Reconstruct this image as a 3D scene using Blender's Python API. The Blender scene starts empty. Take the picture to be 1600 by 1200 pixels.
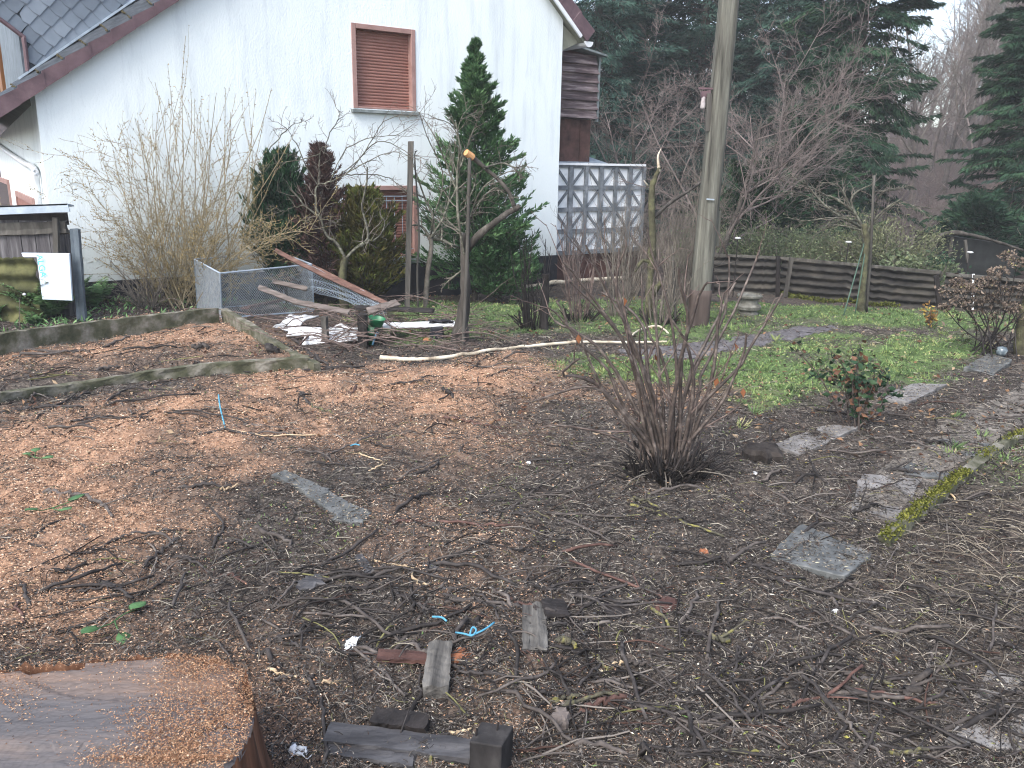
import bpy, math
import numpy as np
from mathutils import Matrix

sc = bpy.context.scene
COL = sc.collection
R = math.radians

# ------------------------------------------------------------------ camera
F_PX, PITCH, ROLL, CAM_H = 1280.0, 14.96, 0.95, 1.65
def _rx(a):
    c, s = math.cos(a), math.sin(a)
    return np.array([[1, 0, 0], [0, c, -s], [0, s, c]])
def _rz(a):
    c, s = math.cos(a), math.sin(a)
    return np.array([[c, -s, 0], [s, c, 0], [0, 0, 1]])
CM = _rx(math.pi / 2 - R(PITCH)) @ _rz(R(ROLL))
CP = np.array([0.0, 0.0, CAM_H])
cam_d = bpy.data.cameras.new('camera')
cam = bpy.data.objects.new('camera', cam_d)
COL.objects.link(cam)
cam_d.sensor_width = 36.0
cam_d.lens = F_PX / 1600.0 * 36.0
cam_d.clip_start = 0.05
cam_d.clip_end = 1000.0
mw = np.eye(4); mw[:3, :3] = CM; mw[:3, 3] = CP
cam.matrix_world = Matrix(mw.tolist())
sc.camera = cam

# ------------------------------------------------------------------ sky, sun, exposure (overcast)
SUN_EL, SUN_AZ = 48.0, 215.0          # degrees; azimuth clockwise from +Y
world = bpy.data.worlds.new('World'); sc.world = world
world.use_nodes = True
wn = world.node_tree.nodes; wl = world.node_tree.links
sky = wn.new('ShaderNodeTexSky'); sky.sky_type = 'NISHITA'; sky.sun_disc = False
sky.sun_elevation = R(SUN_EL); sky.sun_rotation = R(SUN_AZ)
sky.air_density = 1.0; sky.dust_density = 3.0; sky.ozone_density = 1.0
hs = wn.new('ShaderNodeHueSaturation'); hs.inputs['Saturation'].default_value = 0.80
wl.new(sky.outputs[0], hs.inputs['Color'])
wl.new(hs.outputs[0], wn['Background'].inputs['Color'])
wn['Background'].inputs['Strength'].default_value = 0.15
sun_d = bpy.data.lights.new('sun', 'SUN'); sun_d.energy = 1.0; sun_d.angle = R(30); sun_d.color = (1, 0.985, 0.96)
sun = bpy.data.objects.new('sun', sun_d); COL.objects.link(sun)
sun.location = (0, 0, 40)
sun.rotation_euler = (R(90 - SUN_EL), 0, -R(SUN_AZ) + math.pi)
sc.view_settings.view_transform = 'Standard'
sc.view_settings.look = 'None'
sc.view_settings.gamma = 1.0
sc.view_settings.exposure = 1.60
sc.render.engine = 'CYCLES'
sc.cycles.filter_width = 1.1
sc.cycles.use_denoising = True
sc.cycles.max_bounces = 5
sc.cycles.diffuse_bounces = 3
sc.cycles.transparent_max_bounces = 4

# ------------------------------------------------------------------ numeric helpers
def ss(a, b, x):
    t = np.clip((x - a) / (b - a), 0, 1)
    return t * t * (3 - 2 * t)
def _hash(ix, iy, seed):
    h = (ix.astype(np.int64) * 374761393 + iy.astype(np.int64) * 668265263 + seed * 974634777) & 0xffffffff
    h = ((h ^ (h >> 13)) * 1274126177) & 0xffffffff
    h = (h ^ (h >> 16)) & 0xffff
    return h / 65535.0
def vnoise(x, y, seed=0):
    x = np.asarray(x, float); y = np.asarray(y, float)
    ix = np.floor(x); iy = np.floor(y)
    fx = x - ix; fy = y - iy
    fx = fx * fx * (3 - 2 * fx); fy = fy * fy * (3 - 2 * fy)
    a = _hash(ix, iy, seed); b = _hash(ix + 1, iy, seed)
    c = _hash(ix, iy + 1, seed); d = _hash(ix + 1, iy + 1, seed)
    return (a * (1 - fx) + b * fx) * (1 - fy) + (c * (1 - fx) + d * fx) * fy
def fbm(x, y, f, octs=3, seed=0):
    s = 0; a = 1.0; n = 0
    for o in range(octs):
        s = s + a * (vnoise(x * f, y * f, seed + o * 17) - 0.5); n += a
        f *= 2.03; a *= 0.5
    return s / n * 2
def ray(px, py):
    return CM @ np.array([(px - 800.0) / F_PX, (600.0 - py) / F_PX, -1.0])
def flat(px, py, z=0.0):
    d = ray(px, py); t = (z - CAM_H) / d[2]
    return CP + t * d
def at(px, py, Y):
    d = ray(px, py)
    return CP + d * (Y / d[1])
def inpoly(x, y, poly):
    x = np.asarray(x, float); y = np.asarray(y, float)
    ins = np.zeros(x.shape, bool)
    n = len(poly)
    for i in range(n):
        x0, y0 = poly[i]; x1, y1 = poly[(i + 1) % n]
        c = ((y0 > y) != (y1 > y))
        ins ^= c & (x < (x1 - x0) * (y - y0) / (y1 - y0 + 1e-12) + x0)
    return ins
def sdpoly(x, y, poly):
    "signed distance, positive inside"
    d = np.full(np.shape(x), 1e9)
    n = len(poly)
    for i in range(n):
        x0, y0 = poly[i]; x1, y1 = poly[(i + 1) % n]
        ex, ey = x1 - x0, y1 - y0
        t = np.clip(((x - x0) * ex + (y - y0) * ey) / (ex * ex + ey * ey + 1e-12), 0, 1)
        d = np.minimum(d, np.hypot(x - x0 - t * ex, y - y0 - t * ey))
    return np.where(inpoly(x, y, poly), d, -d)
def fpoly(pts):
    return [tuple(flat(a, b)[:2]) for a, b in pts]

# ground areas, outlined on the ground
BED = fpoly([(-260, 572), (0, 534), (345, 492), (486, 564), (0, 618), (-260, 650)])
SAW = [fpoly(p) for p in (
    [(-200, 640), (0, 640), (200, 612), (345, 598), (490, 574), (640, 574), (800, 562), (905, 580), (905, 622), (800, 640), (700, 690),
     (560, 690), (480, 700), (430, 730), (330, 770), (290, 830), (200, 900), (120, 960), (-200, 1010)],
    [(0, 540), (345, 494), (480, 562), (340, 570), (150, 590), (-100, 610)],
    [(560, 800), (690, 790), (790, 860), (800, 930), (700, 900), (600, 860)],
    [(620, 690), (800, 660), (800, 720), (700, 760)],
    [(150, 990), (420, 1000), (470, 1100), (480, 1250), (200, 1250)],
    [(760, 1060), (900, 1060), (900, 1160), (740, 1200)],
    [(900, 590), (1060, 590), (1180, 610), (1000, 640)])]
SAW_W = [1.0, 0.95, 0.55, 0.5, 0.5, 0.45, 0.45]
GRA = [fpoly(p) for p in (
    [(815, 574), (905, 556), (1010, 556), (1100, 553), (1220, 532), (1320, 512), (1420, 520), (1540, 520), (1540, 556), (1450, 588),
     (1370, 610), (1290, 628), (1190, 640), (1080, 606), (930, 606), (860, 588)],
    [(560, 505), (620, 462), (800, 462), (1110, 458), (1290, 463), (1460, 482), (1700, 500), (1640, 524), (1320, 508), (1220, 520), (1080, 540), (880, 522), (740, 535), (620, 540)],
    [(-200, 470), (180, 472), (330, 470), (420, 480), (620, 480), (620, 470), (480, 462), (-200, 440)],
    [(1470, 720), (1600, 700), (1640, 790), (1540, 830)])]
GRA_W = [1.0, 0.85, 0.6, 0.3]
def zones(x, y):
    n1 = fbm(x, y, 1.4, 4, 3); n2 = fbm(x, y, 5.0, 3, 9)
    saw = np.zeros(np.shape(x)); gr = np.zeros(np.shape(x))
    for p, w in zip(SAW, SAW_W):
        d = sdpoly(x, y, p) + 0.34 * n1 + 0.20 * n2
        saw = np.maximum(saw, w * ss(-0.42, 0.36, d))
    for p, w in zip(GRA, GRA_W):
        d = sdpoly(x, y, p) + 0.34 * n1 + 0.22 * n2
        gr = np.maximum(gr, w * ss(-0.15, 0.25, d))
    saw = saw * (0.44 + 0.56 * ss(-0.45, 0.3, fbm(x, y, 3.4, 4, 31)))
    gr = gr * (0.34 + 0.66 * ss(-0.45, 0.22, fbm(x, y, 2.6, 5, 41)))
    return saw, gr * (1 - 0.8 * saw)
def H(x, y):
    x = np.asarray(x, float); y = np.asarray(y, float)
    r = np.hypot(x, y)
    z = -0.2 * ss(9.3, 12.5, y) + 0.10 * ss(-3.2, -5.0, x) * ss(6.5, 9.0, y)
    z = z + 0.075 * ss(-0.05, 0.1, sdpoly(x, y, BED)) 
    z = z - 0.02 * np.clip(y - 13, 0, 22)
    az = np.degrees(np.arctan2(x, np.maximum(y, 1e-3)))
    slope = 0.15 + 0.45 * ss(27.0, 31.0, az)
    z = z + np.where(y > 0, np.clip(r - 36, 0, 38) * slope, 0) * ss(36, 44, r)
    z = z + 0.045 * fbm(x, y, 0.7, 3, 5) + 0.03 * fbm(x, y, 3.1, 3, 6)
    return z + 0.018 * fbm(x, y, 9.0, 3, 7) * (r < 15)
def g(px, py, lift=0.0):
    z = 0.0
    for _ in range(12):
        P = flat(px, py, z); z = float(H(P[0], P[1]))
    P = flat(px, py, z); P[2] = z + lift
    return P
def gh(P, lift=0.0):
    return np.array([P[0], P[1], float(H(P[0], P[1])) + lift])

# ------------------------------------------------------------------ object helpers
def tag(o, label=None, cat=None, group=None, kind=None):
    if label: o['label'] = label
    if cat: o['category'] = cat
    if group: o['group'] = group
    if kind: o['kind'] = kind
    return o
def empty(name, loc, label=None, cat=None, group=None):
    o = bpy.data.objects.new(name, None); COL.objects.link(o)
    o.empty_display_size = 0.1
    o.location = tuple(float(c) for c in loc)
    return tag(o, label, cat, group)
def wloc(o):
    p = np.array(o.location)
    while o.parent:
        o = o.parent; p = p + np.array(o.location)
    return p
def meshobj(name, V, Fs, mat, parent=None, origin=None, smooth=False, tint=None, col=None, mats=None, midx=None):
    """V (n,3) world space; Fs = list of index tuples, or int array (m,k), or list of such arrays"""
    V = np.asarray(V, float)
    base = wloc(parent) if parent else np.zeros(3)
    if origin is None:
        origin = np.array([V[:, 0].mean(), V[:, 1].mean(), V[:, 2].min()]) if parent is None else base
    origin = np.asarray(origin, float)
    me = bpy.data.meshes.new(name)
    if isinstance(Fs, np.ndarray): Fs = [Fs]
    if len(Fs) and isinstance(Fs[0], np.ndarray):
        cnt = np.concatenate([np.full(len(f), f.shape[1], np.int32) for f in Fs if len(f)])
        idx = np.concatenate([f.ravel() for f in Fs if len(f)]).astype(np.int32)
        me.vertices.add(len(V)); me.vertices.foreach_set('co', (V - origin).astype(np.float32).ravel())
        me.loops.add(len(idx)); me.loops.foreach_set('vertex_index', idx)
        me.polygons.add(len(cnt))
        st = np.zeros(len(cnt), np.int32); st[1:] = np.cumsum(cnt)[:-1]
        me.polygons.foreach_set('loop_start', st)
        me.update(calc_edges=True)
        me.validate()
    else:
        me.from_pydata((V - origin).tolist(), [], [list(map(int, f)) for f in Fs]); me.update()
    if mats:
        for m in mats: me.materials.append(m)
        me.polygons.foreach_set('material_index', np.asarray(midx, np.int32))
    elif mat: me.materials.append(mat)
    if smooth: me.polygons.foreach_set('use_smooth', np.ones(len(me.polygons), bool))
    if tint is not None:
        a = me.attributes.new('tint', 'FLOAT', 'POINT'); a.data.foreach_set('value', np.asarray(tint, np.float32))
    if col is not None:
        c4 = np.ones((len(V), 4), np.float32); c4[:, :3] = col
        a = me.attributes.new('col', 'FLOAT_COLOR', 'POINT'); a.data.foreach_set('color', c4.ravel())
    o = bpy.data.objects.new(name, me); COL.objects.link(o)
    o.location = tuple(float(c) for c in (origin - base))
    if parent: o.parent = parent
    return o
def bevel(o, w=0.005, seg=1):
    m = o.modifiers.new('bevel', 'BEVEL'); m.width = w; m.segments = seg; m.limit_method = 'ANGLE'
    return o
class MB:
    "collects shapes into one mesh"
    def __init__(s): s.V = []; s.F = []; s.n = 0
    def add(s, V, Fs):
        V = np.asarray(V, float)
        for f in Fs: s.F.append(tuple(int(i) + s.n for i in f))
        s.V.append(V); s.n += len(V)
        return s
    def box(s, p, u, v, w):
        "corner p and three edge vectors"
        p, u, v, w = map(np.asarray, (p, u, v, w))
        V = [p, p + u, p + u + v, p + v, p + w, p + u + w, p + u + v + w, p + v + w]
        return s.add(V, [(0, 3, 2, 1), (4, 5, 6, 7), (0, 1, 5, 4), (1, 2, 6, 5), (2, 3, 7, 6), (3, 0, 4, 7)])
    def bar(s, a, b, w, t, side=None):
        "box from a to b, width w along side, thickness t"
        a, b = np.asarray(a, float), np.asarray(b, float)
        d = (b - a) / np.linalg.norm(b - a)
        side = np.cross(d, [0, 0, 1.0]) if side is None else np.asarray(side, float)
        if np.linalg.norm(side) < 1e-4: side = np.array([1.0, 0, 0])
        side = side - d * (side @ d); side /= np.linalg.norm(side)
        up = np.cross(side, d)
        return s.box(a - side * w / 2 - up * t / 2, b - a, side * w, up * t)
    def poly(s, pts, ext):
        "prism from a planar outline"
        pts = np.asarray(pts, float); n = len(pts)
        V = np.vstack([pts, pts + np.asarray(ext)])
        return s.add(V, [tuple(range(n))[::-1], tuple(range(n, 2 * n))] + [(i, (i + 1) % n, n + (i + 1) % n, n + i) for i in range(n)])
    def face(s, pts): return s.add(pts, [tuple(range(len(pts)))])
    def tube(s, P, r, k=8, cap=True):
        V, Fq = tubes(np.asarray(P, float)[None], np.broadcast_to(np.asarray(r, float), (len(P),))[None], k)
        f = [tuple(q) for q in Fq]
        if cap: f += [tuple(range(k))[::-1], tuple(range(len(V) - k, len(V)))]
        return s.add(V, f)
    def lathe(s, base, prof, k=20, axis=None):
        "prof = [(radius, height)...] about +Z at base"
        prof = np.asarray(prof, float); m = len(prof)
        a = np.arange(k) / k * 2 * math.pi
        V = np.zeros((m, k, 3))
        V[:, :, 0] = prof[:, None, 0] * np.cos(a); V[:, :, 1] = prof[:, None, 0] * np.sin(a); V[:, :, 2] = prof[:, None, 1]
        if axis is not None:
            z = np.asarray(axis, float); z /= np.linalg.norm(z)
            x = np.cross([0, 1.0, 0.01], z); x /= np.linalg.norm(x); y = np.cross(z, x)
            V = V[..., 0:1] * x + V[..., 1:2] * y + V[..., 2:3] * z
        f = [(j * k + i, j * k + (i + 1) % k, (j + 1) * k + (i + 1) % k, (j + 1) * k + i) for j in range(m - 1) for i in range(k)]
        f += [tuple(range(k))[::-1], tuple(range((m - 1) * k, m * k))]
        return s.add(V.reshape(-1, 3) + np.asarray(base), f)
    def build(s, name, mat, parent=None, origin=None, smooth=False):
        return meshobj(name, np.vstack(s.V), s.F, mat, parent, origin, smooth)
def tubes(P, Rr, k=5):
    "P (N,M,3) polylines, Rr (N,M) radii -> verts, quads"
    N, M, _ = P.shape
    T = np.gradient(P, axis=1) if M > 2 else np.repeat((P[:, 1:] - P[:, :1]), 2, 1)
    T /= np.linalg.norm(T, axis=2, keepdims=True) + 1e-12
    ov = P[:, -1] - P[:, 0]; ov /= np.linalg.norm(ov, axis=1, keepdims=True) + 1e-12
    ref = np.where(np.abs(ov[:, 2:3]) < 0.8, np.array([[0, 0, 1.0]]), np.array([[1.0, 0.13, 0]]))
    A = np.cross(T, ref[:, None, :]); A /= np.linalg.norm(A, axis=2, keepdims=True) + 1e-9
    B = np.cross(T, A)
    a = np.arange(k) / k * 2 * math.pi
    V = P[:, :, None, :] + Rr[:, :, None, None] * (np.cos(a)[None, None, :, None] * A[:, :, None, :] + np.sin(a)[None, None, :, None] * B[:, :, None, :])
    n0 = (np.arange(N) * M * k)[:, None, None]; j = (np.arange(M - 1) * k)[None, :, None]; i = np.arange(k)[None, None, :]
    i2 = (i + 1) % k
    q = np.stack(np.broadcast_arrays(n0 + j + i, n0 + j + i2, n0 + j + k + i2, n0 + j + k + i), -1).reshape(-1, 4)
    return V.reshape(-1, 3), q
def multi(parts):
    "merge several (V, F) with quads into one"
    Vs, Fs, n = [], [], 0
    for V, F_ in parts:
        Vs.append(V); Fs.append(F_ + n); n += len(V)
    return np.vstack(Vs), np.vstack(Fs)
def catmull(P, n):
    P = np.asarray(P, float)
    Q = np.vstack([2 * P[0] - P[1], P, 2 * P[-1] - P[-2]])
    t = np.linspace(0, len(P) - 1 - 1e-6, n); i = t.astype(int); f = (t - i)[:, None]
    a, b, c, d = Q[i], Q[i + 1], Q[i + 2], Q[i + 3]
    return 0.5 * (2 * b + (c - a) * f + (2 * a - 5 * b + 4 * c - d) * f ** 2 + (3 * b - a - 3 * c + d) * f ** 3)
def nrm(v): return v / (np.linalg.norm(v, axis=-1, keepdims=True) + 1e-12)
def branches(base, d, L, M, wob, up, rng, gz=None):
    "N curved polylines of M+1 points"
    N = len(base); P = np.zeros((N, M + 1, 3)); P[:, 0] = base; d = nrm(np.array(d, float)); L = np.broadcast_to(L, (N,))
    upv = np.zeros((N, 3)); upv[:, 2] = up
    for j in range(M):
        d = nrm(d + wob * rng.normal(size=(N, 3)) + upv)
        P[:, j + 1] = P[:, j] + d * (L / M)[:, None]
    return P
def taper(N, M, r0, tip=0.25, p=1.0):
    t = np.linspace(0, 1, M + 1) ** p
    return np.asarray(r0, float).reshape(-1, 1) * (1 - (1 - tip) * t)[None] * np.ones((N, 1))
def sprout(P, Rr, n, t0, t1, ang, lf, M, wob, up, rng, rf=0.6, tip=0.3, lend=0.5, rmin=0.0):
    "n children on every polyline; returns (P, R)"
    N, M1, _ = P.shape
    t = np.tile(np.linspace(t0, t1, n), (N, 1)) + rng.uniform(-.5, .5, (N, n)) * (t1 - t0) / max(n, 1)
    t = np.clip(t, 0.02, 0.99)
    f = t * (M1 - 1); i = np.minimum(f.astype(int), M1 - 2); fr = (f - i)[..., None]
    k = np.arange(N)[:, None]
    p = P[k, i] * (1 - fr) + P[k, i + 1] * fr
    tan = nrm(P[k, i + 1] - P[k, i])
    rr = Rr[k, i] * (1 - fr[..., 0]) + Rr[k, i + 1] * fr[..., 0]
    q = nrm(np.cross(tan, rng.normal(size=(N, n, 3))))
    an = np.radians(ang) * rng.uniform(0.65, 1.3, (N, n, 1))
    d = np.cos(an) * tan + np.sin(an) * q
    plen = np.linalg.norm(np.diff(P, axis=1), axis=2).sum(1)[:, None]
    L = plen * lf * rng.uniform(0.5, 1.25, (N, n)) * (1 - lend * t)
    C = branches(p.reshape(-1, 3), d.reshape(-1, 3), L.ravel(), M, wob, up, rng)
    Rc = taper(len(C), M, np.maximum(rr.ravel() * rf, rmin), tip)
    return C, Rc
def leaves(p, d, L, W, rng, fold=0.25, flat_up=0.0):
    "diamond leaves: 4 verts, two triangles each"
    N = len(p); d = nrm(d)
    s = rng.normal(size=(N, 3))
    if flat_up: s = s * (1 - flat_up) + flat_up * np.cross(d, np.array([0, 0, 1.0]))
    s = nrm(np.cross(np.cross(d, s), d)); n = np.cross(d, s)
    L = np.broadcast_to(L, (N,))[:, None]; W = np.broadcast_to(W, (N,))[:, None]
    V = np.stack([p, p + d * L * .45 + s * W * .5 + n * W * fold, p + d * L, p + d * L * .45 - s * W * .5 + n * W * fold], 1)
    b = (np.arange(N) * 4)[:, None]
    Fq = np.hstack([b, b + 1, b + 2, b, b + 2, b + 3]).reshape(-1, 3)
    return V.reshape(-1, 3), Fq
def rough_plank(a, b, w, t, rng, up=(0, 0, 1), nseg=14, jit=0.004, sag=0.0):
    a, b = np.asarray(a, float), np.asarray(b, float)
    d = b - a; dl = d / np.linalg.norm(d); up = np.asarray(up, float); up = up - dl * (up @ dl); up /= np.linalg.norm(up)
    s = np.cross(dl, up)
    prof = np.array([(-.5, -.5), (-.17, -.5), (.17, -.5), (.5, -.5), (.5, 0), (.5, .5), (.17, .5), (-.17, .5), (-.5, .5), (-.5, 0)])
    K = len(prof); V = np.zeros((nseg + 1, K, 3))
    off = np.zeros((nseg + 1, K, 2)) + rng.normal(size=(1, K, 2)) * jit + rng.normal(size=(nseg + 1, K, 2)) * jit * .6
    for j in range(nseg + 1):
        f = j / nseg
        c = a + d * f - np.array([0, 0, sag * 4 * f * (1 - f)])
        V[j] = c + (prof[:, :1] * w + off[j, :, :1]) * s + (prof[:, 1:] * t + off[j, :, 1:]) * up
    V[0] += dl * rng.normal(size=(K, 1)) * jit * 1.5; V[-1] += dl * rng.normal(size=(K, 1)) * jit * 1.5
    f = [(j * K + i, j * K + (i + 1) % K, (j + 1) * K + (i + 1) % K, (j + 1) * K + i) for j in range(nseg) for i in range(K)]
    f += [tuple(range(K))[::-1], tuple(range(nseg * K, nseg * K + K))]
    return V.reshape(-1, 3), f

# ------------------------------------------------------------------ materials
def new_mat(name):
    m = bpy.data.materials.new(name); m.use_nodes = True
    nt = m.node_tree; return m, nt.nodes, nt.links, nt.nodes['Principled BSDF']
def ramp(nd, stops):
    r = nd.new('ShaderNodeValToRGB'); e = r.color_ramp.elements
    while len(e) < len(stops): e.new(0.5)
    for x, (p, c) in zip(e, stops): x.position = p; x.color = (*c, 1)
    return r
def nm(name, stops, scale=12, detail=6, rough=0.85, bump=0.25, stretch=(1, 1, 1), bscale=None, spec=0.25, dist=0.01, rnd=0.0, metal=0.0, rot=(0, 0, 0), distort=0.0):
    "noise material in object space; stops = [(pos, rgb)...]"
    m, nd, lk, bs = new_mat(name)
    tc = nd.new('ShaderNodeTexCoord'); mp = nd.new('ShaderNodeMapping'); mp.inputs['Scale'].default_value = stretch; mp.inputs['Rotation'].default_value = rot
    lk.new(tc.outputs['Object'], mp.inputs[0])
    nz = nd.new('ShaderNodeTexNoise'); nz.inputs['Scale'].default_value = scale; nz.inputs['Detail'].default_value = detail; nz.inputs['Roughness'].default_value = 0.62
    nz.inputs['Distortion'].default_value = distort
    lk.new(mp.outputs[0], nz.inputs['Vector'])
    r = ramp(nd, stops); lk.new(nz.outputs['Fac'], r.inputs[0])
    out = r.outputs[0]
    if rnd:
        oi = nd.new('ShaderNodeObjectInfo'); h = nd.new('ShaderNodeHueSaturation')
        mr = nd.new('ShaderNodeMapRange'); mr.inputs[3].default_value = 1 - rnd; mr.inputs[4].default_value = 1 + rnd
        lk.new(oi.outputs['Random'], mr.inputs[0]); lk.new(mr.outputs[0], h.inputs['Value']); lk.new(out, h.inputs['Color']); out = h.outputs[0]
    lk.new(out, bs.inputs['Base Color'])
    bs.inputs['Roughness'].default_value = rough; bs.inputs['Specular IOR Level'].default_value = spec; bs.inputs['Metallic'].default_value = metal
    if bump:
        n2 = nd.new('ShaderNodeTexNoise'); n2.inputs['Scale'].default_value = bscale or scale * 3; n2.inputs['Detail'].default_value = 5
        lk.new(mp.outputs[0], n2.inputs['Vector'])
        b = nd.new('ShaderNodeBump'); b.inputs['Strength'].default_value = bump; b.inputs['Distance'].default_value = dist
        lk.new(n2.outputs['Fac'], b.inputs['Height']); lk.new(b.outputs[0], bs.inputs['Normal'])
    return m
def tintmat(name, stops, rough=0.7, spec=0.2, trans=0.0, noise=0.0, nscale=2.0):
    "leaf material: colour from the per-leaf 'tint' attribute"
    m, nd, lk, bs = new_mat(name)
    a = nd.new('ShaderNodeAttribute'); a.attribute_name = 'tint'
    r = ramp(nd, stops)
    src = a.outputs['Fac']
    if noise:
        tc = nd.new('ShaderNodeTexCoord'); nz = nd.new('ShaderNodeTexNoise'); nz.inputs['Scale'].default_value = nscale; nz.inputs['Detail'].default_value = 3
        lk.new(tc.outputs['Object'], nz.inputs['Vector'])
        ma = nd.new('ShaderNodeMath'); ma.operation = 'MULTIPLY_ADD'; ma.inputs[1].default_value = noise * 2; 
        sb = nd.new('ShaderNodeMath'); sb.operation = 'SUBTRACT'; sb.inputs[1].default_value = 0.5
        lk.new(nz.outputs['Fac'], sb.inputs[0]); lk.new(sb.outputs[0], ma.inputs[0]); lk.new(src, ma.inputs[2]); src = ma.outputs[0]
    lk.new(src, r.inputs[0]); lk.new(r.outputs[0], bs.inputs['Base Color'])
    bs.inputs['Roughness'].default_value = rough; bs.inputs['Specular IOR Level'].default_value = spec
    return m
def colmat(name, rough=0.8, spec=0.25):
    m, nd, lk, bs = new_mat(name)
    a = nd.new('ShaderNodeAttribute'); a.attribute_name = 'col'
    lk.new(a.outputs['Color'], bs.inputs['Base Color'])
    bs.inputs['Roughness'].default_value = rough; bs.inputs['Specular IOR Level'].default_value = spec
    return m

# ================================================================== GROUND
def ground():
    rng = np.random.default_rng(1)
    rr = np.concatenate([np.geomspace(0.5, 1.5, 24, endpoint=False), np.geomspace(1.5, 5, 230, endpoint=False), np.geomspace(5, 14, 260, endpoint=False),
                         np.geomspace(14, 60, 90, endpoint=False), np.geomspace(60, 260, 40)])
    aa = np.concatenate([np.linspace(-40, 40, 560, endpoint=False), np.linspace(40, 320, 110, endpoint=False)])
    A, Q = np.meshgrid(np.radians(aa), rr)
    X = Q * np.sin(A); Y = Q * np.cos(A)
    saw, gr = zones(X, Y)
    Z = H(X, Y)
    near = (Q < 14) * (np.abs(np.degrees(A)) < 42)
    Z = Z + near * (0.014 * fbm(X, Y, 26, 2, 70) * (1 - .6 * gr) + 0.02 * saw * ss(-.2, .6, fbm(X, Y, 4, 3, 71)))
    nr, na = X.shape
    V = np.stack([X, Y, Z], -1).reshape(-1, 3)
    i = np.arange(nr - 1)[:, None] * na; j = np.arange(na)[None]; j2 = (j + 1) % na
    q = np.stack([i + j, i + j2, i + na + j2, i + na + j], -1).reshape(-1, 4)[:, ::-1]
    c = len(V); V = np.vstack([V, [[0, 0, float(H(0, 0))]]])
    tri = np.stack([np.arange(na), np.full(na, c), (np.arange(na) + 1) % na], -1)[:, ::-1]
    col = np.zeros((len(V), 3)); col[:-1, 0] = saw.ravel(); col[:-1, 1] = gr.ravel()
    col[:-1, 2] = ss(12.5, 17, Q).ravel()
    m, nd, lk, bs = new_mat('ground_soil')
    tc = nd.new('ShaderNodeTexCoord')
    at_ = nd.new('ShaderNodeAttribute'); at_.attribute_name = 'col'
    sep = nd.new('ShaderNodeSeparateColor'); lk.new(at_.outputs['Color'], sep.inputs[0])
    def noise(scale, det=8, rg=.65, dist=0):
        n = nd.new('ShaderNodeTexNoise'); n.inputs['Scale'].default_value = scale; n.inputs['Detail'].default_value = det
        n.inputs['Roughness'].default_value = rg; n.inputs['Distortion'].default_value = dist
        lk.new(tc.outputs['Object'], n.inputs['Vector']); return n.outputs['Fac']
    def mix(f, a, b):
        x = nd.new('ShaderNodeMix'); x.data_type = 'RGBA'
        if isinstance(f, float): x.inputs[0].default_value = f
        else: lk.new(f, x.inputs[0])
        for s, v in ((6, a), (7, b)):
            if isinstance(v, tuple): x.inputs[s].default_value = (*v, 1)
            else: lk.new(v, x.inputs[s])
        return x.outputs[2]
    n_f = noise(55, 10, .75); n_m = noise(9, 8, .7, .4); n_c = noise(1.3, 5)
    soil = ramp(nd, [(.28, (.014, .013, .0125)), (.44, (.052, .047, .044)), (.60, (.125, .113, .102)), (.78, (.23, .21, .185))]); lk.new(n_f, soil.inputs[0])
    soil2 = ramp(nd, [(.35, (.45, .43, .43)), (.65, (1.25, 1.15, 1.05))]); lk.new(n_m, soil2.inputs[0])
    mu = nd.new('ShaderNodeMix'); mu.data_type = 'RGBA'; mu.blend_type = 'MULTIPLY'; mu.inputs[0].default_value = 1
    lk.new(soil.outputs[0], mu.inputs[6]); lk.new(soil2.outputs[0], mu.inputs[7])
    sawr = ramp(nd, [(.28, (.10, .061, .041)), (.45, (.27, .162, .105)), (.62, (.43, .275, .183)), (.8, (.57, .42, .305))]); lk.new(noise(75, 10, .8), sawr.inputs[0])
    grr = ramp(nd, [(.3, (.035, .055, .022)), (.5, (.08, .125, .045)), (.7, (.16, .21, .08))]); lk.new(noise(40, 8, .75), grr.inputs[0])
    forr = ramp(nd, [(.3, (.03, .023, .021)), (.5, (.075, .056, .050)), (.7, (.15, .11, .092))]); lk.new(noise(7, 10, .75), forr.inputs[0])
    c1 = mix(sep.outputs[2], mu.outputs[2], forr.outputs[0])
    c2 = mix(sep.outputs[1], c1, grr.outputs[0])
    c3 = mix(sep.outputs[0], c2, sawr.outputs[0])
    lk.new(c3, bs.inputs['Base Color'])
    bs.inputs['Roughness'].default_value = .85; bs.inputs['Specular IOR Level'].default_value = .15
    b = nd.new('ShaderNodeBump'); b.inputs['Strength'].default_value = .7; b.inputs['Distance'].default_value = .012
    lk.new(n_f, b.inputs['Height']); lk.new(b.outputs[0], bs.inputs['Normal'])
    o = meshobj('ground', V, [q, tri], m, origin=(0, 0, 0), smooth=True, col=col)
    tag(o, kind='structure')
ground()

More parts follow.
